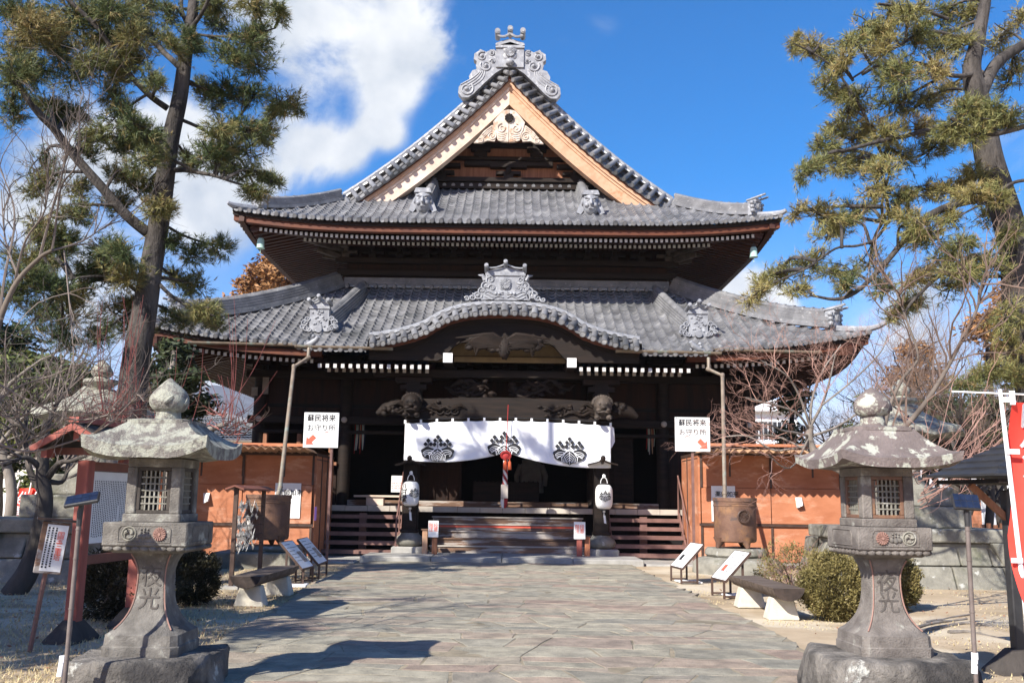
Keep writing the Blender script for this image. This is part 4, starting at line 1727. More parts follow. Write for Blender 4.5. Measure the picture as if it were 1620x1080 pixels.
# upper storey
up = MB()
up.b2(-5.2, 5.2, 30.0, 30.15, 7.9, 10.4)
up.b2(-5.2, -5.05, 30.15, 41.5, 7.9, 10.4)
up.b2(5.05, 5.2, 30.15, 41.5, 7.9, 10.4)
up.b2(-5.2, 5.2, 41.35, 41.5, 7.9, 10.4)
hb(up, 'upper_wall', M_wallwood)
for z0, z1, y0 in ((8.62, 8.82, -.22), (9.02, 9.20, -.3), (9.62, 9.8, -1.0), (9.95, 10.1, -1.6)):
 b_ = MB()
 hw = 5.35 - y0 * .6
 b_.b2(-hw, hw, 30 + y0, 30 + y0 + .2, z0, z1)
 hb(b_, 'tie_beam', M_beamwood, bevel=.02)
for i in range(13):
 x = -5.2 + i * 10.4 / 12
 b_ = MB()
 for k in range(3):
  b_.b2(x - .12, x + .12, 29.7 - .45 * k, 29.99 - .42 * k, 9.2 + .24 * k, 9.33 + .24 * k)
  b_.b2(x - .36, x + .36, 29.78 - .45 * k, 29.94 - .45 * k, 9.33 + .24 * k, 9.44 + .24 * k)
 b_.bar((x, 30, 9.35), (x, 28.6, 9.98), .12, .14)
 if i in (0, 12):
  s_ = -1 if i == 0 else 1
  for k in range(3):
   b_.bar((x, 30, 9.2 + .24 * k), (x + s_ * (.8 + .4 * k), 30 - (.8 + .4 * k), 9.3 + .24 * k), .14, .15)
   b_.bar((x, 30, 9.2 + .24 * k), (x + s_ * (.8 + .4 * k), 30, 9.3 + .24 * k), .14, .15)
 hb(b_, 'bracket', M_lion if i in (0, 12) else M_beamwood, bevel=.015)

# --- porch posts, rainbow beam with carved noses
PY = 26.05
posts = []
for sg, px_ in ((-1, 648.5), (1, 951)):
 x = at(px_, 830, PY).x - XC
 posts.append(x)
 b_ = MB()
 b_.b2(x - .44, x + .44, PY - .44, PY + .44, .05, .30)
 hb(b_, 'post_plinth', M_pavestone, bevel=.03)
 s_ = MB()
 s_.lathe([(.26, .30), (.37, .36), (.40, .45), (.36, .54), (.27, .60), (.24, .66)], (x, PY, 0), 20)
 hb(s_, 'post_base_stone', M_oldstone, smooth=50)
 p_ = MB()
 p_.b2(x - .205, x + .205, PY - .205, PY + .205, .66, 4.75)
 hb(p_, 'porch_post', M_beamwood, bevel=.035)
 c_ = MB()
 c_.b2(x - .24, x + .24, PY - .24, PY + .24, .661, .74)
 hb(c_, 'post_shoe', M_darkwood, bevel=.02)
 # little roof boards that shelter the paper lantern
 zr = at(px_, 727, PY - .35).z
 r_ = MB()
 for s in (-1, 1):
  r_.tube([(x + s * .02, PY - .35, zr), (x + s * .2, PY - .35, zr - .07), (x + s * .38, PY - .35, zr - .13)], [.02, .02, .02], 4)
  for u0, u1, z0_, z1_ in ((0, .19, .0, -.07), (.19, .40, -.07, -.12)):
   r_.add([(x + s * u0, PY - .62, zr + z0_), (x + s * u1, PY - .62, zr + z1_), (x + s * u1, PY - .06, zr + z1_), (x + s * u0, PY - .06, zr + z0_),
     (x + s * u0, PY - .62, zr + z0_ - .035), (x + s * u1, PY - .62, zr + z1_ - .035), (x + s * u1, PY - .06, zr + z1_ - .035), (x + s * u0, PY - .06, zr + z0_ - .035)],
     [(0, 1, 2, 3), (4, 7, 6, 5), (0, 4, 5, 1), (1, 5, 6, 2), (2, 6, 7, 3), (3, 7, 4, 0)])
 r_.blob((x, PY - .60, zr + .03), (.07, .06, .08), 8, 6)
 r_.bar((x, PY - .2, zr - .1), (x, PY - .6, zr - .06), .06, .06)
 hb(r_, 'lantern_roof', M_darkwood)
zb0, zb1 = at(808, 668, PY - .25).z, at(808, 633, PY - .25).z
bmx = MB()
xa, xb = posts
nb = 20
A = [(xa + (xb - xa) * i / nb, zb1 + .08 * math.sin(PI * i / nb)) for i in range(nb + 1)]
B = [(xa + (xb - xa) * i / nb, zb0 + .06 * math.sin(PI * i / nb)) for i in range(nb + 1)]
bmx.strip(A, B, PY - .24, PY + .2)
beam = hb(bmx, 'rainbow_beam', M_beamwood, bevel=.02)
R_ = random.Random(12)
for s in (-1, 1):
 dr = MB()
 xc_ = s * 1.75
 for k in range(7):
  p0 = Vector((xc_ + R_.uniform(-.75, .75), PY - .27, zb0 + .2 + R_.uniform(-.02, .3)))
  pts = [p0 + Vector((.14 * j * s, R_.uniform(-.03, .0), .06 * math.sin(j * 1.7 + k))) for j in range(6)]
  dr.tube(pts, [.02, .05, .055, .05, .035, .012], 6)
 for k in range(16):
  dr.blob((xc_ + R_.uniform(-.8, .8), PY - .26, zb0 + .15 + R_.uniform(0, .4)), (.07, .05, .045), 7, 5, amp=.4, freq=6, seed=k)
 for k in range(3):
  spiral(dr, (xc_ + s * (.2 * k - .4), zb0 + .3), .12, 1.4, .025, PY - .27, dirn=s)
 hb(dr, 'dragon_relief', M_beamwood, beam, smooth=60)
for s, x in ((-1, xa), (1, xb)):
 ln_ = MB()
 # lion-dog nose facing the front
 c = Vector((x, PY - .42, zb0 + .40))
 ln_.b2(x - .2, x + .2, PY - .5, PY - .2, zb0 + .12, zb0 + .66)
 ln_.blob(c + Vector((0, -.05, .06)), (.25, .26, .26), 14, 10, amp=.25, freq=5)
 for k in range(12):
  an = PI * k / 11
  ln_.blob(c + Vector((.24 * math.cos(an), .02, .14 + .17 * math.sin(an))), (.07, .09, .07), 7, 6)
 for e in (-1, 1):
  ln_.blob(c + Vector((e * .09, -.29, .10)), (.045, .03, .04), 8, 6)
  ln_.blob(c + Vector((e * .16, -.20, -.26)), (.085, .13, .07), 8, 6)
  ln_.blob(c + Vector((e * .11, -.26, -.07)), (.09, .07, .06), 8, 6)
 ln_.blob(c + Vector((0, -.33, .0)), (.07, .06, .05), 8, 6)
 ln_.tube([c + Vector((-.15, -.26, -.13)), c + Vector((0, -.31, -.11)), c + Vector((.15, -.26, -.13))], .025, 6)
 hb(ln_, 'lion_carving', M_lion if s > 0 else M_beamwood, smooth=60)
 el = MB()
 el.tube([(x + s * .2, PY, zb0 + .35), (x + s * .5, PY, zb0 + .42), (x + s * .8, PY, zb0 + .34), (x + s * 1.0, PY, zb0 + .2)], [.2, .22, .16, .07], 8)
 for k in range(6):
  el.blob((x + s * R_.uniform(.3, .8), PY - .16, zb0 + R_.uniform(.2, .55)), .09, 7, 6, amp=.3, freq=5)
 hb(el, 'side_carving', M_beamwood, smooth=60)
 # bracket stack above the post
 b_ = MB()
 for k in range(3):
  b_.b2(x - .22 - .14 * k, x + .22 + .14 * k, PY - .2, PY + .2, 4.3 + .2 * k, 4.45 + .2 * k)
 b_.lathe([(.14, 4.18), (.3, 4.28), (.3, 4.31)], (x, PY, 0), 12)
 hb(b_, 'post_bracket', M_darkwood, bevel=.02)
 tb = MB()
 tb.b2(x - .11, x + .11, PY + .2, WY - .2, 3.75, 4.15)
 hb(tb, 'porch_tie', M_darkwood, bevel=.02)
# frog-leg carving above the beam
fc = MB()
for s in (-1, 1):
 for k in range(9):
  p0 = Vector((s * R_.uniform(.1, 1.4), PY, zb1 + .15 + R_.uniform(0, .4)))
  fc.tube([p0 + Vector((.15 * j * s, R_.uniform(-.05, .02), .09 * math.sin(j * 1.5 + k))) for j in range(5)], [.03, .07, .08, .06, .015], 6)
 for k in range(12):
  fc.blob((s * R_.uniform(.05, 1.6), PY - .02, zb1 + R_.uniform(.1, .6)), (.11, .08, .08), 7, 6, amp=.35, freq=5, seed=k)
hb(fc, 'beam_carving', M_darkwood, smooth=60)
pb = MB()
pb.b2(-3.6, 3.6, PY - .13, PY + .13, 4.86, 5.08)
hb(pb, 'porch_purlin', M_beamwood, bevel=.02)

# --- centre steps and side steps
cst = MB()
for k in range(5):
 z1 = .14 + (FZ - .18 - .14) * (k + 1) / 5.4
 y0 = 26.12 + .19 * k
 cst.b2(xa + .55, xb - .45, y0, y0 + .26, z1 - .19, z1 - .035)
st = hb(cst, 'centre_steps', M_steps, bevel=.008)
for k in range(5):
 z1 = .14 + (FZ - .18 - .14) * (k + 1) / 5.4
 y0 = 26.12 + .19 * k
 n_ = MB()
 n_.b2(xa + .52, xb - .42, y0 - .035, y0 + .25, z1 - .034, z1)
 hb(n_, 'tread', M_stepedge if k in (0, 3, 4) else M_steps, st, bevel=.006)
rl = MB()
rl.b2(xa + .56, xb - .46, 26.12 + .19 * 3 - .004, 26.12 + .19 * 3 - .0005, .14 + (FZ - .32) * 4 / 5.4 - .10, .14 + (FZ - .32) * 4 / 5.4 - .05)
hb(rl, 'red_edge_tape', M_redink, st)
pad = MB()
pad.b2(xa + .3, xb - .3, 26.02, 27.1, 0, .139)
hb(pad, 'step_foundation', M_pavestone)
for nm_, x0, x1 in (('l', -4.95, xa - .28), ('r', xb + .28, 4.98)):
 stc = MB()
 n_ = 5
 stc.b2((x0 + x1) / 2 - .13, (x0 + x1) / 2 + .07, 26.9, 27.0, 0, FZ - .2)
 o_ = hb(stc, 'steel_steps', M_metalstair)
 for sx in (x0 + .02, x1 - .02):
  sg_ = MB()
  sg_.bar((sx, 25.75, .05), (sx, 27.2, FZ - .1), .05, .16)
  hb(sg_, 'stringer', M_metalstair, o_)
 for k in range(n_):
  z1 = .16 + (FZ - .12 - .16) * k / (n_ - .25)
  y0 = 25.68 + .29 * k
  t_ = MB()
  t_.b2(x0, x1, y0, y0 + .27, z1, z1 + .035)
  t_.b2(x0, x1, y0 - .012, y0 - .001, z1 - .06, z1 + .036)
  t_.b2(x0, x1, y0 + .03, y0 + .05, z1 + .036, z1 + .045)
  t_.b2(x0, x1, y0 + .15, y0 + .17, z1 + .036, z1 + .045)
  hb(t_, 'tread', M_metalstair, o_)
 sx = x1 - .05 if nm_ == 'l' else x1 - .03
 h_ = MB()
 h_.tube([(sx, 25.72, .1), (sx, 25.72, .95), (sx, 27.1, FZ + .95), (sx, 27.1, FZ - .1)], .024, 8)
 h_.tube([(sx, 26.4, .6), (sx, 26.4, 1.62)], .018, 6)
 hb(h_, 'handrail', M_metalstair, o_, smooth=40)

# ------------------------------------------------------------------ paulownia crest (three leaves under flower spikes)
def crest(mbk, mbw, c, s, place_):
 """black shapes into mbk, white veins into mbw; place_(x, z, lift) -> point. unit box about 1 wide"""
 def poly(pts, mb, lift):
  n = len(pts)
  cx, cz = sum(p[0] for p in pts) / n, sum(p[1] for p in pts) / n
  vs, fs = [], []
  for q in range(4):
   t = 1 - q * .3
   vs += [place_(c[0] + s * (cx + (x - cx) * t), c[1] + s * (cz + (z - cz) * t), lift) for x, z in pts]
   fs += [(q * n + i, q * n + (i + 1) % n, q * n + n + (i + 1) % n, q * n + n + i) for i in range(n)] if q < 3 else [tuple(3 * n + i for i in range(n))]
  mb.add(vs, fs)

 def line(pts, wd, mb, lift):
  for (x0, z0), (x1, z1) in zip(pts, pts[1:]):
   d = math.hypot(x1 - x0, z1 - z0) or 1
   nx, nz = -(z1 - z0) / d * wd / 2, (x1 - x0) / d * wd / 2
   vs = [place_(c[0] + s * a, c[1] + s * b_, lift) for a, b_ in ((x0 + nx, z0 + nz), (x1 + nx, z1 + nz), (x1 - nx, z1 - nz), (x0 - nx, z0 - nz))]
   mb.add(vs, [(0, 1, 2, 3)])

 def leaf(cx, cz, rx, rz, rot, lobes):
  pts = []
  for i in range(40):
   an = 2 * PI * i / 40
   r = 1 + .05 * math.cos(an * lobes)
   x, z = rx * r * math.cos(an), rz * r * math.sin(an)
   pts.append((cx + x * math.cos(rot) - z * math.sin(rot), cz + x * math.sin(rot) + z * math.cos(rot)))
  return pts

 for q in (-1, 1):
  poly(leaf(q * .27, -.14, .25, .185, q * .35, 6), mbk, 0)
  for k in range(3):
   f = .82 - .24 * k
   pts = []
   for i in range(9):
    an = PI * (.05 + .9 * i / 8)
    pts.append((q * (.27 + .03 * k) + f * .23 * math.cos(an), -.18 + f * .17 * math.sin(an) - .02 * k))
   line(pts, .014, mbw, .006)
  line([(q * .06, -.0), (q * .40, -.24)], .02, mbw, .004)
 poly([(-.21, -.37), (-.23, -.22), (-.12, -.06), (0, .01), (.12, -.06), (.23, -.22), (.21, -.37), (.08, -.39), (0, -.45), (-.08, -.39)], mbk, .006)
 for k in range(4):
  f = .95 - .22 * k
  line([(-.21 * f, -.37), (-.17 * f, -.37 + .19 * f), (0, -.37 + .33 * f), (.17 * f, -.37 + .19 * f), (.21 * f, -.37)], .014, mbw, .013)
 line([(0, -.02), (0, -.43)], .014, mbw, .013)
 line([(-.235, -.38), (-.245, -.22), (-.12, -.045), (0, .025)], .018, mbw, .010)
 line([(.235, -.38), (.245, -.22), (.12, -.045), (0, .025)], .018, mbw, .010)

 def bud(x, z, r):
  poly([(x + r * (1 + .12 * math.cos(4 * a + PI)) * math.cos(a + PI / 4), z + r * (1 + .12 * math.cos(4 * a + PI)) * math.sin(a + PI / 4)) for a in [2 * PI * i / 16 for i in range(16)]], mbk, 0)
 for x, z, n_ in ((0, .03, 5), (-.30, .05, 3), (.30, .05, 3)):
  hgt = .34 if n_ == 5 else .20
  line([(x, z), (x, z + hgt - .02)], .02, mbk, 0)
  bud(x, z + hgt, .062)
  for q in (-1, 1):
   bud(x + q * .085, z + hgt - .11, .058)
   line([(x, z + hgt - .17), (x + q * .07, z + hgt - .12)], .016, mbk, 0)
   if n_ == 5:
    bud(x + q * .10, z + hgt - .235, .06)


# ------------------------------------------------------------------ white curtain across the porch
NY = 25.72
n0, n1 = at(641, 669, NY), at(966, 673, NY)
zlow_l, zlow_c, zlow_r = at(641, 729, NY).z, at(800, 716, NY).z, at(966, 740, NY).z
curtain = thing('curtain', 'white shrine curtain with three black leaf crests hung across the porch', 'curtain', ((n0.x + n1.x) / 2, NY, zlow_c))


def ctop(u):
 x = n0.x + (n1.x - n0.x) * u
 z = n0.z + (n1.z - n0.z) * u
 z += .10 * math.sin(PI * u) - .018 * abs(math.sin(PI * u * 13))
 return x, z


def cbot(u):
 if u < .5:
  t = u / .5
  return zlow_l + .02 + (zlow_c - zlow_l) * t ** 2.6 - .06 * math.sin(PI * t)
 t = (1 - u) / .5
 return zlow_r + (zlow_c - zlow_r) * t ** 2.2 - .03 * math.sin(PI * t)


def cpt(u, v, lift=0.0):
 x, zt_ = ctop(u)
 z = zt_ + (cbot(u) - zt_) * v
 y = NY - lift + .008 * math.sin(u * 34) * (.3 + v) + .022 * math.sin(u * 11 + v * 3) * v - .05 * v
 y += .014 * math.sin(v * 26 + u * 16) * v * (1.1 - min(1, abs(u - .05) * 2.2) + (max(0, u - .6)))
 return Vector((x, y, z))


cu_ = MB()
NU, NVV = 120, 34
cu_.add([cpt(i / NU, j / NVV) for j in range(NVV + 1) for i in range(NU + 1)], [(j * (NU + 1) + i, j * (NU + 1) + i + 1, (j + 1) * (NU + 1) + i + 1, (j + 1) * (NU + 1) + i) for j in range(NVV) for i in range(NU)])
sh = cu_.build('cloth', M_cloth, curtain, smooth=180)
sol = sh.modifiers.new('thick', 'SOLIDIFY')
sol.thickness = .004
tl_ = MB()
tl_.add([n1 + Vector((0, .02, 0)), n1 + Vector((.10, .1, -.05)), n1 + Vector((.13, .16, -.42)), n1 + Vector((.02, .05, -.62))], [(0, 1, 2, 3)])
tl_.build('folded_end', M_cloth, curtain)
lp_ = MB()
for i in range(14):
 x, z = ctop(i / 13)
 lp_.box((x, NY, z + .035), (.06, .02, .10))
lp_.build('hanging_loops', M_cloth, curtain)
rp_ = MB()
rp_.tube([Vector((ctop(i / 26)[0], NY + .0, ctop(i / 26)[1] + .09 - .0 * i)) for i in range(27)], .016, 6)
rp_.build('hanging_rope', M_ink, curtain, smooth=60)


def on_cloth(x, z, lift):
 u = (x - n0.x) / (n1.x - n0.x)
 u = min(max(u, 0), 1)
 zt_ = ctop(u)[1]
 v = (z - zt_) / (cbot(u) - zt_)
 v = min(max(v, 0), 1)
 return cpt(u, v, .045 + lift)


for px, py in ((692.5, 709.5), (797.5, 704), (901, 713)):
 kb_, kw_ = MB(), MB()
 c = at(px, py, NY - .05)
 crest(kb_, kw_, (c.x, c.z), .86, on_cloth)
 e = kb_.build('crest', M_ink, curtain)
 kw_.build('crest_veins', M_cloth, e)

# ------------------------------------------------------------------ striped bell rope with red knot
bt, bb = at(803, 664, NY - .16), at(797, 803, NY - .16)
rope = thing('bell_rope', 'thick red and white twisted bell rope with a red knot and orange tassels', 'bell rope', (bb.x, NY - .16, bb.z))


def bpt(py):
 return at(803 + (py - 664) * (-6 / 139), py, NY - .16)


b_ = MB()
b_.tube([bpt(640), bpt(664), bpt(716)], .012, 6)
b_.build('thin_cord', M_redrope, rope)
for k, m_ in ((0, M_redrope), (1, M_greywall)):
 b_ = MB()
 for ph in (0, 1):
  pts = []
  for i in range(26):
   py = 722 + (778 - 722) * i / 25
   p = bpt(py)
   an = i * .52 + k * PI / 2 + ph * PI
   pts.append(p + Vector((.03 * math.cos(an), .03 * math.sin(an), 0)))
  b_.tube(pts, .04, 7)
 b_.build('red_strand' if k == 0 else 'white_strand', m_, rope, smooth=60)
b_ = MB()
c = bpt(722)
for k in range(6):
 an = k * PI / 3
 b_.tube([c + Vector((.0 + .13 * math.cos(an + t), -.08, .03 + .10 * math.sin(an + t))) for t in (0, .6, 1.2, 1.8)], .028, 6)
b_.blob(c + Vector((0, -.06, 0)), (.11, .07, .09), 9, 7, amp=.3, freq=5)
b_.build('knot', M_redrope, rope, smooth=60)
for dx in (-.02, .10):
 b_ = MB()
 b_.tube([c + Vector((dx, -.09, -.05)), c + Vector((dx, -.09, -.12))], .01, 5)
 b_.lathe([(.02, -.12), (.04, -.15), (.055, -.34), (.05, -.35)], c + Vector((dx, -.09, 0)), 10)
 b_.build('tassel', mk('orange_tassel', (.55, .09, .03), (.65, .14, .05), 30, .8, .3, 90), rope, smooth=40)
b_ = MB()
p0, p1 = bpt(766), bpt(788)
b_.box((p0 + p1) / 2 + Vector((0, -.02, 0)), (.19, .19, p0.z - p1.z))
b_.build('wooden_sleeve', M_stepedge, rope, bevel=.01)
for dx, m_ in ((-.04, M_greywall), (.04, M_redrope)):
 b_ = MB()
 p0, p1 = bpt(788), bpt(803)
 b_.tube([p0 + Vector((dx, 0, 0)), (p0 + p1) / 2 + Vector((dx, -.01, 0)), p1 + Vector((dx * .7, 0, 0))], [.05, .055, .03], 8)
 b_.build('rope_end', m_, rope, smooth=60)

# ------------------------------------------------------------------ paper lanterns on the porch posts
def paper_lantern(px, py0, py1, lab, writing):
 Y = PY - .52
 a, b_ = at(px, py0, Y), at(px, py1, Y)
 t = thing('paper_lantern', lab, 'lantern', ((a.x + b_.x) / 2, Y, b_.z), group='paper lanterns on the porch posts')
 h = a.z - b_.z
 c = Vector(((a.x + b_.x) / 2, Y, b_.z))
 R = .232
 pr_ = []
 for i in range(49):
  v = i / 48
  e = 1 - abs(2 * v - 1) ** 4
  r = .10 + (R - .10) * max(0, e) ** .5
  pr_.append((r - .005 * (i % 4 == 0), h * v))
 m_ = MB()
 m_.lathe(pr_, c, 28)
 bd = m_.build('paper_body', M_lampp, t, smooth=60)
 m_ = MB()
 m_.lathe([(.12, -.03), (.12, .012)], c, 20)
 m_.lathe([(.12, h - .012), (.12, h + .03)], c, 20)
 m_.build('black_ring', M_ink, t)
 m_ = MB()
 m_.tube([c + Vector((.09 * math.cos(x), 0, h + .03 + .16 * math.sin(x))) for x in [PI * i / 10 for i in range(11)]], .01, 6)
 m_.tube([c + Vector((0, .0, h + .19)), c + Vector((0, .12, h + .26))], .02, 6)
 m_.tube([c + Vector((.035 * math.cos(x), 0, h + .22 + .04 * math.sin(x))) for x in [2 * PI * i / 10 for i in range(11)]], .012, 6)
 m_.build('hanger', M_white, t)
 m_ = MB()
 m_.box(c + Vector((0, 0, -.06)), (.06, .06, .05))
 m_.tube([c + Vector((0, 0, -.08)), c + Vector((.0, 0, -.16)), c + Vector((.02, -.02, -.30))], .008, 5)
 m_.add([c + Vector((-.02, -.02, -.16)), c + Vector((.035, -.02, -.16)), c + Vector((.06, -.03, -.38)), c + Vector((.0, -.02, -.36))], [(0, 1, 2, 3)])
 m_.build('paper_tag', M_paper, t)

 def wrap(ang0):
  def f(x, z, lift):
   # x along the arc from ang0, z above the lantern base
   v = min(max(z / h, .02), .98)
   r = .10 + (R - .10) * (1 - abs(2 * v - 1) ** 4) ** .5 + .006 + lift
   an = ang0 + x / R
   return c + Vector((r * math.sin(an), -r * math.cos(an), z))
  return f
 kb_, kw_ = MB(), MB()
 crest(kb_, kw_, (0, h * .53), .30 if writing else .33, wrap(.62 if writing else .05))
 e = kb_.build('crest', M_ink, bd)
 kw_.build('crest_veins', M_lampp, e)
 if writing:
  f = wrap(-.72)
  cu = bpy.data.curves.new('lettering', 'FONT')
  for k, ch in enumerate('八日堂'):
   o = lettering(ch, .2, M_ink, None, Matrix.Identity(4), bold=.006, ext=0)
   me = o.data
   zc_ = h * (.76 - .245 * k)
   for vv in me.vertices:
    p = f(vv.co.x, zc_ + vv.co.y, .002)
    vv.co = inv(t) @ p
   o.parent = bd
   WM[o] = WM[t]
 return t


paper_lantern(649.5, 761, 800, 'white paper lantern with black brush writing and crest, on the left porch post', True)
paper_lantern(955.5, 766, 805, 'white paper lantern showing only a black leaf crest, on the right porch post', False)

# ------------------------------------------------------------------ wind bells at the roof corners
bell0 = None
for px, py0, py1, Y, lab, m_ in ((412, 377, 393, 27.75, 'small green bronze wind bell under the upper left roof corner', M_verdigris),
         (1192.5, 391, 407, 27.75, 'small green bronze wind bell under the upper right roof corner', M_verdigris),
         (268, 559, 581, 26.2, 'weathered pale wind bell under the lower left roof corner beside the pine', M_carvewood)):
 a, b_ = at(px, py0, Y), at(px, py1, Y)
 h = a.z - b_.z
 t = thing('wind_bell', lab, 'bell', b_, group='wind bells under the roof corners')
 k = MB()
 k.lathe([(h * .42, 0), (h * .36, h * .12), (h * .33, h * .8), (h * .24, h * .98), (h * .05, h)], b_, 14)
 k.build('bell_body', m_, t, smooth=50)
 k = MB()
 k.tube([a, a + Vector((0, 0, h * .45))], .012, 5)
 k.tube([a + Vector((.05 * math.cos(x), 0, .05 + .05 * math.sin(x))) for x in [2 * PI * i / 8 for i in range(9)]], .01, 5)
 k.build('hook', M_blacksteel, t)
 k = MB()
 k.tube([b_ + Vector((0, 0, h * .1)), b_ - Vector((0, 0, h * .5))], .015, 5)
 k.build('clapper', M_verdigris, t)

# ------------------------------------------------------------------ booths
BY = 24.5


def booth(side, xin, xout, lab):
 """xin: inner front corner, xout: outer end (both world x)"""
 t = thing('sales_booth', lab, 'booth', ((xin + xout) / 2, BY, 0), group='orange booths before the hall')
 s = 1 if xout > xin else -1
 pxr = 450 if side < 0 else 1180
 ztop = at(pxr, 720, BY).z
 zr = at(pxr, 829, BY).z
 zs = at(pxr, 767 if side < 0 else 772, BY).z
 xs_ = [xin + s * .06]
 while abs(xs_[-1] - xin) < abs(xout - xin) - .8:
  xs_.append(xs_[-1] + s * 1.78)
 for x0, x1 in zip(xs_, xs_[1:]):
  for z0, z1, dy in ((.10, zr - .05, 0.0), (zr + .02, zs, -.012), (zs + .008, ztop, 0.004)):
   p = MB()
   p.b2(x0 + s * .012, x1 - s * .012, BY + dy, BY + .06, z0, z1)
   p.build('wall_panel', M_orange, t, bevel=.004)
 k = MB()
 k.b2(xin, xs_[-1], BY - .05, BY - .013, zr - .05, zr + .015)
 k.build('dark_rail', M_brownsteel, t)
 for x in xs_:
  k = MB()
  k.b2(x - .028, x + .028, BY - .03, BY - .014, .05, zr - .06)
  k.build('frame_post', M_brownsteel, t)
  k = MB()
  k.b2(x - .028, x + .028, BY - .03, BY - .014, zs + .01, ztop)
  k.build('frame_post', M_brownsteel, t)
 k = MB()
 k.b2(min(xin, xs_[-1]), max(xin, xs_[-1]), BY - .02, BY + .05, ztop, ztop + .07)
 k.b2(xin - s * .02, xin + s * .04, BY - .02, BY + 2.4, ztop, ztop + .07)
 k.build('top_frame', M_brownsteel, t)
 k = MB()
 k.b2(xin, xin + s * .05, BY + .07, BY + 2.4, .1, ztop)
 k.build('side_panel', M_orange, t)
 for yy_ in (.75, 1.5):
  k = MB()
  k.b2(xin - s * .02, xin - s * .002, BY + yy_, BY + yy_ + .06, .05, ztop)
  k.build('frame_post', M_brownsteel, t)
 k = MB()
 k.b2(xin, xs_[-1], BY + 2.36, BY + 2.42, .1, ztop)
 k.build('rear_panel', M_orange, t)
 k = MB()
 k.b2(xin, xs_[-1], BY + .1, BY + 2.3, ztop - .1, ztop - .07)
 k.build('ceiling_board', M_brownsteel, t)
 # corrugated awning, tilted a little up to the front
 yf = BY - 1.15
 zf = at(pxr, 708 if side < 0 else 713, yf).z
 zbk = ztop + .10
 k = MB()
 pts = []
 x = min(xin - s * .05, xs_[-1])
 xe = max(xin - s * .05, xs_[-1])
 i = 0
 while x <= xe:
  pts.append((x, .045 if i % 2 else -.045))
  x += .104
  i += 1
 k.add([(x_, yf, zf + dz) for x_, dz in pts] + [(x_, BY + .12, zbk + dz) for x_, dz in pts], [(i, i + 1, len(pts) + i + 1, len(pts) + i) for i in range(len(pts) - 1)])
 aw = k.build('corrugated_awning', M_corru, t)
 sd_ = aw.modifiers.new('thick', 'SOLIDIFY')
 sd_.thickness = .006
 k = MB()
 k.bar((min(xin, xs_[-1]), BY + .1, zbk + .17), (max(xin, xs_[-1]), BY + .1, zbk + .17), .08, .07)
 k.bar((min(xin, xs_[-1]), BY - .55, (zf + zbk) / 2 + .14), (max(xin, xs_[-1]), BY - .55, (zf + zbk) / 2 + .14), .04, .04)
 k.build('ridge_batten', M_orange, t)
 k = MB()
 k.add([(min(xin, xs_[-1]), BY + .06, zbk + .14), (max(xin, xs_[-1]), BY + .06, zbk + .14), (max(xin, xs_[-1]), BY + 2.5, zbk + .02), (min(xin, xs_[-1]), BY + 2.5, zbk + .02)], [(0, 1, 2, 3)])
 k.build('roof_sheet', M_brownsteel, t)
 for x in [xin + s * (.75 + 1.05 * q) for q in range(4)]:
  k = MB()
  k.b2(x - .022, x + .022, BY - .25, BY - .22, ztop - .55, ztop + .05)
  k.bar((x, BY - .235, ztop - .05), (x, BY - .9, zf - .07), .03, .03)
  k.build('awning_stay', M_brownsteel, t)
 k = MB()
 k.b2(xin, xs_[-1], BY + .02, BY + 2.4, -.02, .095)
 k.build('footing', M_pavestone, t)
 return t


xl_in = at(497, 800, BY).x
xr_in = at(1106, 800, BY).x
booth(-1, xl_in, xl_in - 5.4, 'orange boarded sales booth with a brown corrugated awning, left of the hall steps')
booth(1, xr_in, xr_in + 5.4, 'orange boarded sales booth with a brown corrugated awning, right of the hall steps')


def poster(px0, px1, py0, py1, Y, lab, name='poster', txt=None, marks=0, red=False, dark=None):
 a, b_ = at(px0, py0, Y), at(px1, py1, Y)
 w_, h_ = b_.x - a.x, a.z - at(px0, py1, Y).z
 c = Vector(((a.x + b_.x) / 2, Y, a.z - h_))
 t = thing(name, lab, 'poster', c)
 k = MB()
 k.box(c + Vector((0, 0, h_ / 2)), (w_, .014, h_))
 k.build('sheet', M_white, t)
 if txt:
  for s_, sz, fx, fz, m_ in txt:
   lettering(s_, sz, m_, t, facing(c + Vector((fx * w_, -.011, fz * h_))), bold=.002)
 if marks:
  R_ = random.Random(px0)
  k = MB()
  for r in range(marks):
   z = h_ * (.55 - .4 * r / marks)
   x = -w_ * .4
   while x < w_ * .36:
    l_ = R_.uniform(.02, .06)
    k.box(c + Vector((x, -.010, z)), (l_, .003, .018))
    x += l_ + .02
  k.build('small_print', M_redink if red else M_ink, t)
 return t


poster(436, 474, 763.5, 819, BY - .03, 'tall white poster with black writing on the left booth, half hidden by the iron pot', txt=[('薬師如来', .16, .08, .72, M_ink)], marks=0)
poster(1125, 1164, 768, 824, BY - .03, 'tall white poster on the right booth, half hidden by the iron pot', txt=[('薬師如来', .15, .15, .76, M_ink)], marks=0)


def slip(px, py, Y, lab):
 p = at(px, py, Y)
 t = thing('paper_holder', lab, 'paper holder', p - Vector((0, 0, .12)))
 k = MB()
 k.add([p + Vector(v_) for v_ in ((-.08, -.03, .12), (.08, -.03, .12), (.07, -.14, -.08), (-.05, -.10, -.14), (-.08, 0, .12), (.08, 0, .12), (.07, 0, -.08), (-.05, 0, -.14))],
   [(0, 1, 2, 3), (4, 7, 6, 5), (0, 4, 5, 1), (1, 5, 6, 2), (2, 6, 7, 3), (3, 7, 4, 0)])
 k.build('tray', M_white, t)


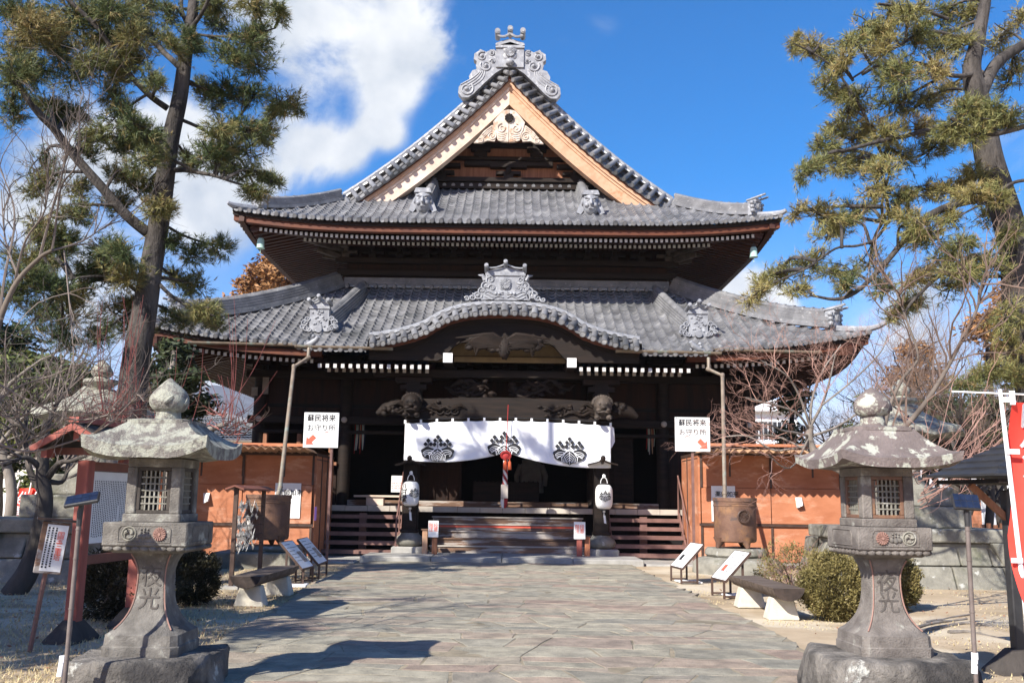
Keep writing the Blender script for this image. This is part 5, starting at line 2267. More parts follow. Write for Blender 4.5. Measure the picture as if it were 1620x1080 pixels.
slip(327, 787, BY - .02, 'small white paper holder on the orange wall of the left booth')
slip(1263, 794, BY - .02, 'small white paper holder on the orange wall of the right booth')
pq = MB()
c = at(499, 812, BY - .08)
pq.box(c, (.06, .012, .34))
tag(pq.build('purple_plaque', mk('purple_plaque', (.05, .02, .12), (.07, .03, .15), 3, .5, 0)), 'narrow purple plaque on the corner post of the left booth', 'plaque')


# ------------------------------------------------------------------ sign boards on poles
def sign(px0, px1, py0, py1, Y, lab, left, polepx):
 a, b_, c_ = at(px0, py0, Y), at(px1, py0, Y), at(px0, py1, Y)
 w_, h_ = b_.x - a.x, a.z - c_.z
 xp = at(polepx, py1, Y).x
 t = thing('direction_sign', lab, 'sign', (xp, Y, 0))
 c = Vector(((a.x + b_.x) / 2, Y, (a.z + c_.z) / 2))
 k = MB()
 k.box(c, (w_, .03, h_))
 k.build('board', M_white, t, bevel=.004)
 k = MB()
 k.b2(xp - .03, xp + .03, Y + .03, Y + .08, 0, c.z + h_ * .4)
 k.build('pole', M_metalstair, t)
 lettering('蘇民将来', h_ * .205, M_ink, t, facing(c + Vector((0, -.018, h_ * .33))), bold=.0035)
 lettering('お守り所', h_ * .205, M_ink, t, facing(c + Vector((0, -.018, h_ * .05))), bold=.001)
 s = -1 if left else 1
 k = MB()
 o = c + Vector((s * w_ * .30, -.0185, -h_ * .30))
 d = Vector((s * .707, 0, -.707))
 n_ = Vector((.707, 0, s * .707))
 q = [o + d * .14, o + d * .0 + n_ * .13, o + n_ * .06, o - d * .15 + n_ * .06, o - d * .15 - n_ * .06, o - n_ * .06, o - n_ * .13]
 k.add(q + [p + Vector((0, .004, 0)) for p in q], [tuple(range(7)), tuple(range(13, 6, -1))] + [(i, i + 7, (i + 1) % 7 + 7, (i + 1) % 7) for i in range(7)])
 k.build('arrow', M_redink, t)
 k = MB()
 o = c + Vector((w_ * .17 if left else -w_ * .15, -.0185, -h_ * .09))
 k.tube([o + Vector((.055 * math.cos(x), 0, .03 * math.sin(x))) for x in [PI * i / 8 for i in range(9)]], .008, 5)
 k.build('red_mark', M_redink, t)
 k = MB()
 for dx in (-.46, .46):
  k.box(c + Vector((dx * w_, -.02, h_ * .47)), (.02, .01, .02))
 k.build('clips', M_blacksteel, t)
 return t


sign(482, 537, 652, 707.5, 23.2, 'white sign board with a red arrow pointing down left', True, 524)
sign(1067.5, 1122.5, 659.5, 713.5, 23.2, 'white sign board with a red arrow pointing down right', False, 1096)

# ------------------------------------------------------------------ rusty iron pots on stone plinths
def iron_pot(px0, px1, pyt, pyb, emb, lab, second):
 Y = POTY
 c0 = at((px0 + px1) / 2, pyt, Y)
 zb_ = at((px0 + px1) / 2, pyb, Y).z
 R = (at(px1, 820, Y).x - at(px0, 820, Y).x) / 2 * .985
 x = c0.x
 t = thing('iron_pot', lab, 'pot', (x, Y, zb_), group='rusty rain pots on stone plinths')
 h = c0.z - zb_
 k = MB()
 k.lathe([(R * .86, .13), (R * .93, .15), (R * .95, .20), (R * .965, h - .20), (R * .985, h - .19), (R * .985, h - .17), (R * .965, h - .16), (R * .97, h - .09), (R * 1.0, h - .085), (R * 1.0, h), (R * .92, h), (R * .90, h - .5), (0.001, h - .55)],
   (x, Y, zb_), 40, cap=False)
 k.lathe([(.001, .13), (R * .86, .13)], (x, Y, zb_), 40, cap=False)
 bd = k.build('pot_body', M_iron, t, smooth=35)
 for an in (-2.6, -.55, 1.57) if not second else (-2.8, -1.2, 1.0):
  k = MB()
  p = Vector((x + R * .82 * math.cos(an), Y + R * .82 * math.sin(an), zb_))
  k.tube([p + Vector((0, 0, .22)), p + Vector((.02 * math.cos(an), .02 * math.sin(an), .1)), p + Vector((.07 * math.cos(an), .07 * math.sin(an), .0))], [.16, .085, .045], 8)
  k.build('foot', M_iron, t, smooth=50)
 for epx, epy, er in emb:
  q = at(epx, epy, Y - R * .8)
  dx = (q.x - x) / R
  an = math.asin(max(-.95, min(.95, dx)))
  Mx = Matrix.Translation((x, Y, q.z)) @ Matrix.Rotation(an, 4, 'Z') @ Matrix.Translation((0, -R * .985, 0))
  k = MB()
  flower(k, (0, 0), er, -.004, M=Mx, depth=.06)
  k.tube([Mx @ Vector((er * 1.02 * math.cos(a_), -.02, er * 1.02 * math.sin(a_))) for a_ in [2 * PI * i / 24 for i in range(25)]], .022, 6)
  k.build('emblem', M_brownsteel if second else M_iron, bd, smooth=30)
 return x, Y, zb_


x, Y, zb_ = iron_pot(389.5, 462, 782, 862, [(400, 812, .155)], 'rusty iron rain pot with a flower emblem on the square stone plinth', False)
bx = MB()
bx.b2(x - .62, x + .74, Y - .62, Y + .62, .34, zb_ - .002)
sp = thing('stone_plinth', 'square two-tier stone plinth under the left iron pot', 'plinth', (x, Y, 0), group='plinths under the iron pots')
bx.build('upper_block', M_oldstone, sp, bevel=.05, seg=2)
bx = MB()
bx.b2(x - 1.0, x + .78, Y - .95, Y + .8, -.1, .339)
bx.build('lower_block', M_oldstone, sp, bevel=.04, seg=2)
x, Y, zb_ = iron_pot(1127, 1197, 787, 866, [(1175, 816.5, .135)], 'rusty iron rain pot with orange stains on the round stone plinth', True)
sp = thing('stone_plinth', 'round mossy stone plinth under the right iron pot', 'plinth', (x, Y, 0), group='plinths under the iron pots')
bx = MB()
bx.lathe([(.66, .36), (.70, .40), (.69, zb_ - .06), (.64, zb_ - .002)], (x, Y, 0), 24)
bx.build('upper_drum', M_oldstone, sp, smooth=40, jit=.02)
bx = MB()
bx.lathe([(1.02, -.1), (1.0, .22), (.92, .31), (.6, .36)], (x + .02, Y - .02, 0), 22)
bx.build('lower_drum', M_oldstone, sp, smooth=40, jit=.03)


# ------------------------------------------------------------------ sloping information stands facing the path
def stand(near, far, s, lab, pic):
 a, b_ = gr(*near), gr(*far)
 t = thing('information_stand', lab, 'information stand', (a + b_) / 2, group='information stands beside the path')
 d = (b_ - a)
 d.normalize()
 ln = (b_ - a).length
 back = Vector((s, 0, 0))
 lo, hi = .30, .76
 run = .42
 a0 = a + Vector((0, 0, lo)) - d * .05
 b0 = b_ + Vector((0, 0, lo)) + d * .05
 a1, b1 = a0 + back * run + Vector((0, 0, hi - lo)), b0 + back * run + Vector((0, 0, hi - lo))
 nrm = (b0 - a0).cross(a1 - a0).normalized()
 if nrm.z < 0:
  nrm = -nrm
 k = MB()
 k.add([a0, b0, b1, a1, a0 - nrm * .03, b0 - nrm * .03, b1 - nrm * .03, a1 - nrm * .03], [(0, 1, 2, 3), (4, 7, 6, 5), (0, 4, 5, 1), (1, 5, 6, 2), (2, 6, 7, 3), (3, 7, 4, 0)])
 k.build('board', M_white, t)
 k = MB()
 k.bar(a0 - nrm * .02, b0 - nrm * .02, .03, .04)
 k.bar(a1 - nrm * .02, b1 - nrm * .02, .03, .04)
 for p, q in ((a0, a1), (b0, b1)):
  k.bar(p - nrm * .02, q - nrm * .02, .03, .04)
 k.build('edge_frame', M_brownsteel, t)
 for p in (a, b_):
  k = MB()
  k.bar(p, p + Vector((0, 0, lo - .02)), .035, .035)
  k.bar(p + back * run * .75, p + back * run * .75 + Vector((0, 0, lo + .30)), .035, .035)
  k.bar(p + Vector((0, 0, .04)), p + back * run * .75 + Vector((0, 0, .04)), .03, .03)
  k.build('leg', M_brownsteel, t)
 # picture and lines of print on the sheet

 def onb(u, v, e=.002):
  return a0 + (b0 - a0) * u + (a1 - a0) * v + nrm * e
 k = MB()
 R_ = random.Random(int(near[0]))
 for r in range(6 if pic != 'plain' else 3):
  v = .90 - .12 * r
  u = .08
  while u < .5 + .4 * (r % 2):
   l_ = R_.uniform(.02, .07)
   k.add([onb(u, v), onb(u + l_, v), onb(u + l_, v - .022), onb(u, v - .022)], [(0, 1, 2, 3)])
   u += l_ + .02
 k.build('small_print', M_ink, t)
 if pic != 'plain':
  k = MB()
  k.add([onb(.58, .3), onb(.80, .3), onb(.80, .5), onb(.58, .5)] if pic is not M_pic else [onb(.55, .2), onb(.9, .2), onb(.9, .6), onb(.55, .6)], [(0, 1, 2, 3)])
  k.build('picture', pic, t)


M_pic = mk('brown_print', (.20, .15, .12), (.45, .38, .32), 14, .5, 0)
stand((479, 926), (494, 921), -1, 'sloping white information stand left of the path, the nearer one of its pair', M_pic)
stand((504, 917), (516, 911), -1, 'sloping white information stand left of the path, the one nearer the hall steps', M_pic)
stand((1078, 923), (1062, 918), 1, 'sloping white information stand right of the path, closest to the hall steps', M_ink)
stand((1146, 947), (1127, 941), 1, 'sloping white information stand with a small red picture beside the log bench', M_redink)
for px, py, lab in ((467, 927, 'flat white sheet lying on the ground under the left information stands'), (1089, 921, 'flat white sheet lying on the ground behind the far right information stand'), (1165, 943, 'flat white sheet lying on the ground between stand and log bench')):
 p = gr(px, py)
 k = MB()
 k.box(p + Vector((0, 0, .02)), (.42, .55, .03), rz=.1)
 tag(k.build('ground_slab', M_white, bevel=.008), lab, 'slab')


# ------------------------------------------------------------------ log benches on concrete feet
def bench(near, far, lab):
 a, b_ = gr(*near), gr(*far)
 t = thing('log_bench', lab, 'bench', (a + b_) / 2, group='log benches beside the path')
 d = b_ - a
 d.z = 0
 ln = d.length
 d.normalize()
 sd_ = Vector((d.y, -d.x, 0))
 for p in (a, b_):
  k = MB()
  vs = []
  for z, w_, l_ in ((0, .22, .15), (.30, .15, .10)):
   for sx, sy in ((-1, -1), (1, -1), (1, 1), (-1, 1)):
    vs.append(p + sd_ * w_ * sx + d * l_ * sy + Vector((0, 0, z - .01)))
  k.add(vs, [(0, 3, 2, 1), (4, 5, 6, 7), (0, 1, 5, 4), (1, 2, 6, 5), (2, 3, 7, 6), (3, 0, 4, 7)])
  k.build('leg', M_conc, t, bevel=.015)
 k = MB()
 e0, e1 = a - d * .36, b_ + d * .36
 n_ = 14
 vs = []
 for j in range(9):
  c = e0 + (e1 - e0) * j / 8
  for i in range(n_):
   if i < 4:
    x, z = -.22 + .44 * i / 3, .155
   else:
    an = -PI * (i - 3) / (n_ - 3)
    x, z = .22 * math.cos(an), .155 + .17 * math.sin(an)
   w_ = 1 + .05 * noise.noise(Vector((i * .6, j * .8, a.x)))
   vs.append(c + sd_ * x * w_ + Vector((0, 0, .285 + z * w_ - (.0 if i < 4 else .0))))
 k.add(vs, [(j * n_ + i, j * n_ + (i + 1) % n_, (j + 1) * n_ + (i + 1) % n_, (j + 1) * n_ + i) for j in range(8) for i in range(n_)])
 s_ = k.build('log_seat', M_log, t, smooth=50)
 for q, o in ((0, -.003), (8, .003)):
  k = MB()
  k.add([v_ + d * o for v_ in vs[q * n_:(q + 1) * n_]], [tuple(range(n_))])
  k.build('sawn_end', M_logend, s_)


bench((397, 957), (441, 940), 'dark half-log bench on pale concrete feet, left of the path')
bench((1236, 978), (1186, 959), 'grey half-log bench on pale concrete feet, right of the path by the bushes')

# ------------------------------------------------------------------ fortune-slip rack
pA, pB = gr(365, 931), gr(410, 915)
rk = thing('fortune_slip_rack', 'thin black roofed rack with tied white paper fortune slips', 'rack', (pA + pB) / 2)
ha = at(365, 771, pA.y).z
for p in (pA, pB):
 k = MB()
 k.b2(p.x - .035, p.x + .035, p.y - .035, p.y + .035, .0, ha)
 k.build('post', M_brownsteel, rk)
 k = MB()
 k.b2(p.x - .16, p.x + .16, p.y - .16, p.y + .16, .0, .05)
 k.build('base_plate', M_pavestone, rk)
k = MB()
dv = (pB - pA).normalized()
sv = Vector((dv.y, -dv.x, 0))
for s in (-1, 1):
 q0, q1 = pA - dv * .15 + Vector((0, 0, ha + .05)), pB + dv * .2 + Vector((0, 0, ha + .05))
 k.add([q0, q1, q1 + sv * s * .16 - Vector((0, 0, .06)), q0 + sv * s * .16 - Vector((0, 0, .06)), q0 - Vector((0, 0, .03)), q1 - Vector((0, 0, .03)), q1 + sv * s * .16 - Vector((0, 0, .09)), q0 + sv * s * .16 - Vector((0, 0, .09))],
   [(0, 1, 2, 3), (4, 7, 6, 5), (0, 4, 5, 1), (1, 5, 6, 2), (2, 6, 7, 3), (3, 7, 4, 0)])
k.build('roof', M_redbrown, rk)
R_ = random.Random(6)
for py in (801, 818, 832, 848, 863):
 z = at(380, py, pA.y + .6).z
 k = MB()
 k.tube([pA + Vector((0, 0, z)), pB + Vector((0, 0, z))], .006, 4)
 st_ = k.build('string', M_ink, rk)
 k = MB()
 for i in range(22):
  u = R_.betavariate(1.2, 2.2) * .75 + .08
  p = pA + (pB - pA) * u + Vector((R_.uniform(-.02, .02), R_.uniform(-.02, .02), z + R_.uniform(-.01, .02)))
  an = R_.uniform(-.9, .9)
  d = Vector((math.cos(an) * dv.x, math.cos(an) * dv.y, math.sin(an))) * R_.uniform(.08, .16)
  up_ = Vector((.02, -.03, .028))
  k.add([p - d - up_, p - d + up_, p + up_ * .6, p - up_ * .6, p + d + up_ + Vector((0, 0, .02)), p + d - up_], [(0, 1, 2, 3), (3, 2, 4, 5)])
 k.build('paper_slips', M_paper, st_)

# ------------------------------------------------------------------ caution signs on short posts by the porch
for px0, px1, py0, py1, Y, lab, txt, pxs in ((678, 694, 823, 849, 25.25, 'small white caution sign with red writing by the left porch post', True, ((674, 'l'), (686, 'r'))),
            (908, 926, 825, 852, 25.25, 'small white caution sign on a reddish post by the right porch post', True, ((917, 'l'), (927, 'r')))):
 a, b_, c_ = at(px0, py0, Y), at(px1, py0, Y), at(px0, py1, Y)
 c = Vector(((a.x + b_.x) / 2, Y, (a.z + c_.z) / 2))
 xp = at(px0 + 9, 870, Y).x
 t = thing('caution_sign', lab, 'sign', (xp, Y, .12))
 k = MB()
 k.box(c, (b_.x - a.x, .02, a.z - c_.z))
 k.build('sheet', M_white, t)
 k = MB()
 k.b2(xp - .07, xp + .07, Y + .03, Y + .15, .12, c.z)
 k.build('post', M_redlac if px0 > 800 else M_gablewood, t, bevel=.01)
 lettering('階段\n注意', .125, M_redink, t, facing(c + Vector((0, -.012, .03))), bold=.001, spacing=.85)
 xo = at((672 if px0 < 800 else 929), 870, Y + .2).x
 t2 = thing('guard_post', 'short squared wooden post beside the %s caution sign' % ('left' if px0 < 800 else 'right'), 'post', (xo, Y + .2, .12))
 zt_ = at(672, 838 if px0 < 800 else 845, Y + .2).z
 k = MB()
 k.b2(xo - .07, xo + .07, Y + .13, Y + .27, .12, zt_)
 k.build('timber', M_orange if px0 > 800 else M_newwood, t2, bevel=.01)
 k = MB()
 k.b2(xo - .10, xo + .10, Y + .10, Y + .30, zt_ + .001, zt_ + .03)
 k.build('cap', M_steps, t2)

# ------------------------------------------------------------------ things seen inside the hall
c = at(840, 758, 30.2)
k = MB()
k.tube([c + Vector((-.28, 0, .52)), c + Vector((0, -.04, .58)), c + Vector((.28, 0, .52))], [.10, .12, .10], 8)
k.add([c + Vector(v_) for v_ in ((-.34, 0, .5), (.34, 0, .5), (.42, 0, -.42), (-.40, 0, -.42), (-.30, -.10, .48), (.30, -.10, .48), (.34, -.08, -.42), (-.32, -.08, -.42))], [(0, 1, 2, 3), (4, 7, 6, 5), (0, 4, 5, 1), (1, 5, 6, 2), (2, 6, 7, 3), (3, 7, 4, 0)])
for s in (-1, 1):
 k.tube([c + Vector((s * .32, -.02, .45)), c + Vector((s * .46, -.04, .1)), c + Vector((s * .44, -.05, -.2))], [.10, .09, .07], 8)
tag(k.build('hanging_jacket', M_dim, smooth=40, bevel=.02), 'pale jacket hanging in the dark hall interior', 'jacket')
for px, py, lab, n_ in ((570, 690, 'bundle of coloured paper streamers hanging at the left hall opening', 9), (1030, 690, 'bundle of coloured paper streamers hanging at the right hall opening', 7)):
 c = at(px, py, 28.6)
 t = thing('paper_streamers', lab, 'streamers', c)
 R_ = random.Random(n_)
 for i in range(n_):
  k = MB()
  x = c.x + (i - n_ / 2) * .035
  k.tube([(x, 28.6 + R_.uniform(-.05, .05), c.z + .35), (x + .01, 28.6, c.z), (x + R_.uniform(-.03, .03), 28.6, c.z - .45 + R_.uniform(-.1, .15))], [.014, .024, .012], 5)
  k.build('streamer', (M_redrope, M_verdigris, M_whitetip, M_solar, M_corru)[i % 5], t)
poster(619.5, 638.5, 752, 778, 28.9, 'white notice with red print standing inside the left hall opening', marks=4, red=True)
c = at(800, 796, 27.9)
k = MB()
k.b2(c.x - 1.0, c.x + 1.0, 28.9, 29.6, FZ, FZ + .75)
for i in range(15):
 x = c.x - .95 + i * 1.9 / 14
 k.b2(x - .025, x + .025, 28.86, 29.6, FZ + .751, FZ + .78)
tag(k.build('offertory_box', M_darkwood, bevel=.015), 'dark slatted wooden offertory box inside the hall entrance', 'offertory box')
k = MB()
c = at(594, 790, 27.75)
k.b2(c.x - .25, c.x + .25, 27.6, 27.9, FZ + .004, FZ + .24)
k.b2(c.x - .6, c.x + .75, 27.55, 27.95, FZ + .241, FZ + .30)
tag(k.build('low_table', M_palewood, bevel=.01), 'low pale wooden table on the veranda above the left steel steps', 'table')


# ------------------------------------------------------------------ stone lanterns
def sqloft(mb, secs, c, ch=.06, a=.5):
 """square sections (half, z) with chamfered corners"""
 b = len(mb.v)
 for h, z in secs:
  q = h * ch
  for x, y in ((h - q, -h), (h, -h + q), (h, h - q), (h - q, h), (-h + q, h), (-h, h - q), (-h, -h + q), (-h + q, -h)):
   mb.v.append(Vector((c[0] + x, c[1] + y, z)))
 for i in range(len(secs) - 1):
  for k in range(8):
   k2 = (k + 1) % 8
   mb.f.append((b + i * 8 + k, b + i * 8 + k2, b + (i + 1) * 8 + k2, b + (i + 1) * 8 + k))
   mb.a.append(a)
 mb.f.append(tuple(b + k for k in reversed(range(8))))
 mb.f.append(tuple(b + (len(secs) - 1) * 8 + k for k in range(8)))
 mb.a += [a, a]


def rot_all(mb, c, an):
 M = Matrix.Translation((c[0], c[1], 0)) @ Matrix.Rotation(an, 4, 'Z') @ Matrix.Translation((-c[0], -c[1], 0))
 mb.xf(M)
 return mb


def lantern_roof(mb, c, h0, h1, zt_, ze, th, up, seed=0, n=10, rows=9, rough=.012, ex=1.5):
 b = len(mb.v)
 ring = []
 for s in range(4):
  for i in range(n):
   t = -1 + 2 * i / n
   x, y = ((t, -1), (1, t), (-t, 1), (-1, -t))[s]
   ring.append((x, y, t))
 m_ = len(ring)
 allr = []
 for r in range(rows + 1):
  t = r / rows
  h = h0 + (h1 - h0) * t
  f = 1 - (1 - t) ** ex
  row = []
  for x, y, u in ring:
   z = zt_ - (zt_ - ze - th) * f + up * abs(u) ** 3.2 * t ** 2
   # sides of the eave bow inwards a little
   k_ = 1 - .03 * (1 - u * u) * t
   row.append(Vector((c[0] + x * h * k_, c[1] + y * h * k_, z)))
  allr.append(row)
 row = []
 for (x, y, u), p in zip(ring, allr[-1]):
  row.append(Vector((c[0] + (p.x - c[0]) * .985, c[1] + (p.y - c[1]) * .985, p.z - th)))
 allr.append(row)
 for hh, dz in ((.62, .0), (.36, .0)):
  row = []
  for x, y, u in ring:
   row.append(Vector((c[0] + x * h1 * hh, c[1] + y * h1 * hh, ze + dz + .01)))
  allr.append(row)
 for row in allr:
  for p in row:
   nn = noise.noise_vector(p * 4 + Vector((seed, 0, 0))) * rough + noise.noise_vector(p * 14) * rough * .35
   mb.v.append(p + nn)
 for i in range(len(allr) - 1):
  for k in range(m_):
   k2 = (k + 1) % m_
   mb.f.append((b + i * m_ + k, b + i * m_ + k2, b + (i + 1) * m_ + k2, b + (i + 1) * m_ + k))
   mb.a.append(.5)
 mb.f.append(tuple(b + k for k in reversed(range(m_))))
 mb.a.append(.5)


def finial(mb, c, z0, z1, r, ze, seed=1, flat=False):
 """onion-shaped jewel with a heavy band"""
 h = z1 - z0
 pr_ = [(r * .55, 0), (r * .84, .07), (r * .99, .19), (r * 1.03, .32), (r * .98, .44), (r * .83, .58), (r * .58, .74), (r * .30, .89), (r * .08, .985), (.002, 1.0)]
 pr2 = []
 for i in range(len(pr_) - 1):
  for q in range(2):
   t = q / 2
   pr2.append((pr_[i][0] * (1 - t) + pr_[i + 1][0] * t, z0 + h * (pr_[i][1] * (1 - t) + pr_[i + 1][1] * t)))
 pr2.append((.002, z1))
 b = len(mb.v)
 mb.lathe(pr2, (c[0], c[1], 0), 24)
 for i in range(b, len(mb.v)):
  p = mb.v[i]
  mb.v[i] = p + noise.noise_vector(p * 6 + Vector((seed, 0, 0))) * .012
 for k in range(3):
  an = -1.2 + k * 1.1 + seed
  pts = [Vector((c[0] + r * 1.0 * math.cos(an + t * .5) * (1 - .12 * t), c[1] + r * 1.0 * math.sin(an + t * .5) * (1 - .12 * t), z0 + h * (.22 + .25 * t))) for t in (0, .33, .66, 1)]
  mb.tube(pts, [.012, .022, .022, .008], 6)


def stone_lantern(pxc, pys, Yc, yaw, lab, txt, mroof, emb_order, rockpx, roofpx):
 """pys: photo rows of the joints measured on the front face"""
 yf = Yc - .32
 ms = M_stone if pxc < 800 else M_stone2
 c = at(pxc, 850, yf)
 c = (c.x, Yc)
 zz = lambda py, y_=yf: at(pxc, py, y_).z
 z_ch_t, z_ch_m, z_ch_b = zz(pys['ct']), zz(pys['cm']), zz(pys['cb'])
 t = thing('stone_lantern', lab, 'stone lantern', (c[0], c[1], 0), group='stone lanterns flanking the path')

 def B(mb, nm_, m_, par=t, **k):
  rot_all(mb, c, yaw)
  return mb.build(nm_, m_, par, **k)
 # rock foot
 z_k0, z_k1 = zz(pys['kb']), zz(pys['kt'])
 mb = MB()
 hw = rockpx
 n_ = 12
 zr = z_k0
 secs = [(1.0, -.1), (1.03, .06), (1.02, zr * .5), (1.0, zr * .8), (.965, zr * .95), (.92, zr * .995), (.5, zr + .004), (.1, zr + .004)]
 b = len(mb.v)
 for f, z in secs:
  for k in range(40):
   an = 2 * PI * k / 40
   q = max(abs(math.cos(an)), abs(math.sin(an)))
   rr = hw * f / q ** 1.0 * (1 - .10 * abs(math.sin(2 * an)) ** 6)
   p = Vector((c[0] + rr * math.cos(an), c[1] + rr * math.sin(an), z))
   if z < zr - .001:
    p += noise.noise_vector(p * 2.6) * .06
    p += noise.noise_vector(p * 8) * .018
   mb.v.append(p)
 for i in range(len(secs) - 1):
  for k in range(40):
   k2 = (k + 1) % 40
   mb.f.append((b + i * 40 + k, b + i * 40 + k2, b + (i + 1) * 40 + k2, b + (i + 1) * 40 + k))
   mb.a.append(.5)
 mb.f.append(tuple(b + (len(secs) - 1) * 40 + k for k in range(40)))
 mb.a.append(.5)
 B(mb, 'rock_foot', M_boulder, smooth=60)
 # flared pedestal and concave shaft
 z_p1 = zz(pys['pt'])
 hk = pys['k'] / 2
 hp = pys['p'] / 2
 hn = pys['n'] / 2
 mb = MB()
 secs = [(hk * .98, z_k0 - .01), (hk, z_k0 + .02), (hk, z_k0 + (z_k1 - z_k0) * .45), (hk * .97, z_k0 + (z_k1 - z_k0) * .5), (hk * .95, z_k1)]
 H = z_p1 - z_k1
 for i in range(1, 17):
  v = i / 16
  f = (1 - v) ** 4.6
  g_ = max(0, (v - .72) / .28) ** 2
  secs.append((hp + (hk * .93 - hp) * f + (hn - hp) * g_, z_k1 + H * v))
 secs.append((hn * 1.0, z_p1 + .012))
 sqloft(mb, secs, c, ch=.16)
 shaft = B(mb, 'shaft', ms, smooth=32)
 mb = MB()
 for s in (-1, 1):
  pts = []
  for h, z in secs[5:-1]:
   pts.append(Vector((c[0] + s * (h * .955), c[1] - h * .955 - .004, z)))
  mb.tube(pts, .006, 5)
 B(mb, 'painted_edge', M_redpaint, shaft)
 for k, ch in enumerate(txt):
  z = z_k1 + H * (.70 - .285 * k)
  Mx = Matrix.Translation((c[0], c[1], 0)) @ Matrix.Rotation(yaw, 4, 'Z') @ Matrix.Translation((-c[0], -c[1], 0))
  o = lettering(ch, .185, M_carved, None, Matrix.Identity(4), name='carved_lettering', ext=.004, bold=0)
  for vv in o.data.vertices:
   zq = z + vv.co.y
   v = (zq - z_k1) / H
   h = hp + (hk * .93 - hp) * (1 - v) ** 4.6 + (hn - hp) * max(0, (v - .72) / .28) ** 2
   vv.co = inv(t) @ Mx @ Vector((c[0] + vv.co.x, c[1] - h - .002 - vv.co.z, zq))
  o.parent = shaft
  WM[o] = WM[t]
 # basin-like block with its crest panel and lotus skirt
 hc = pys['c'] / 2
 mb = MB()
 secs = [(hn * 1.02, z_p1 + .012), (hn * 1.25, z_p1 + .03), (hc * .80, z_ch_b - .015), (hc * .90, z_ch_b + .012), (hc * .985, z_ch_m - .005), (hc, z_ch_m), (hc, z_ch_t - .008), (hc * .985, z_ch_t)]
 sqloft(mb, secs, c, ch=.03)
 mid = B(mb, 'middle_block', ms, smooth=32)
 mb = MB()
 for s in range(4):
  Mr = Matrix.Translation((c[0], c[1], 0)) @ Matrix.Rotation(s * PI / 2, 4, 'Z')
  for k in range(9):
   x = -hc * .84 + k * hc * .21
   p = Mr @ Vector((x, -hc * .925, (z_ch_b + z_ch_m) / 2 - .004))
   mb.blob(p, (hc * .12, hc * .07, .022), 8, 6, amp=.25, freq=8, seed=k)
  # panel border
  zc_ = (z_ch_m + z_ch_t) / 2
  hh = (z_ch_t - z_ch_m) * .36
  q = [(-hc * .62, hh * .6), (-hc * .52, hh), (hc * .66, hh)]
  mb.tube([Mr @ Vector((x, -hc - .001, zc_ + z)) for x, z in [(-hc * .62, -hh), (-hc * .62, hh * .5), (-hc * .55, hh), (hc * .55, hh), (hc * .62, hh * .5), (hc * .62, -hh), (-hc * .62, -hh)]], .006, 4)
 B(mb, 'lotus_carving', ms, mid, smooth=60)
 zc_ = (z_ch_m + z_ch_t) / 2
 er = (z_ch_t - z_ch_m) * .30
 for k, kind_ in enumerate(emb_order):
  x = c[0] + hc * (-.36 + .36 * k)
  mb = MB()
  if kind_ == 'tomoe':
   mb.tube([(x + er * math.cos(a_), c[1] - hc - .004, zc_ + er * math.sin(a_)) for a_ in [2 * PI * i / 24 for i in range(25)]], .008, 5)
   for q in range(3):
    an = q * 2 * PI / 3
    pts = [(x + er * (.45 + .35 * u) * math.cos(an + u * 1.9), c[1] - hc - .006, zc_ + er * (.45 + .35 * u) * math.sin(an + u * 1.9)) for u in (0, .3, .6, 1)]
    mb.tube(pts, [er * .30, er * .27, er * .16, er * .05], 7)
   m_ = M_oldstone
  elif kind_ == 'kiri':
   for q in (-1, 0, 1):
    mb.blob((x + q * er * .62, c[1] - hc - .002, zc_ - er * (.28 + .12 * (q == 0))), (er * .42, .014, er * .38), 10, 6)
    for z in (0, 1):
     mb.blob((x + q * er * .5, c[1] - hc - .002, zc_ + er * (.25 + .4 * z + .1 * (q == 0))), (er * .16, .012, er * .16), 8, 6)
   m_ = M_stone
  else:
   flower(mb, (x, zc_), er * 1.05, c[1] - hc - .010, depth=.02)
   m_ = M_redpaint
  B(mb, 'crest_relief', m_, mid, smooth=40)
 # fire box with four lattice windows
 hf = pys['f'] / 2
 zf0, zf1 = z_ch_t - .002, zz(pys['ft'])
 mb = MB()
 pw = .085
 for sx in (-1, 1):
  for sy in (-1, 1):
   mb.b2(c[0] + sx * hf, c[0] + sx * (hf - pw), c[1] + sy * hf, c[1] + sy * (hf - pw), zf0 + .07, zf1 - .055)
 mb.b2(c[0] - hf - .012, c[0] + hf + .012, c[1] - hf - .012, c[1] + hf + .012, zf0, zf0 + .07)
 mb.b2(c[0] - hf, c[0] + hf, c[1] - hf, c[1] + hf, zf1 - .055, zf1 + .02)
 fb = B(mb, 'fire_box', ms, bevel=.008)
 for s in range(4):
  mb = MB()
  wv = hf - pw
  z0, z1 = zf0 + .07, zf1 - .055
  for x0, x1, za, zb2 in ((-wv, wv, z0, z0 + .03), (-wv, wv, z1 - .03, z1), (-wv, -wv + .03, z0 + .031, z1 - .031), (wv - .03, wv, z0 + .031, z1 - .031)):
   mb.b2(x0, x1, -hf + .012, -hf + .05, za, zb2)
  fr_ = MB()
  for k in range(1, 6):
   x = -wv + .03 + (2 * wv - .06) * k / 6
   fr_.b2(x - .006, x + .006, -hf + .025, -hf + .037, z0 + .03, z1 - .03)
  for k in range(1, 6):
   z = z0 + .03 + (z1 - z0 - .06) * k / 6
   fr_.b2(-wv + .03, wv - .03, -hf + .022, -hf + .0245, z - .006, z + .006)
  for m2 in (mb, fr_):
   m2.xf(Matrix.Translation((c[0], c[1], 0)) @ Matrix.Rotation(s * PI / 2, 4, 'Z'))
  wn = B(mb, 'window_frame', M_barkdark if emb_order[0] == 'tomoe' else M_iron, fb, bevel=.004)
  B(fr_, 'lattice', M_oldstone, wn)
 # roof and jewel
 mb = MB()
 zt_ = at(pxc, pys['rt'], Yc - .1).z
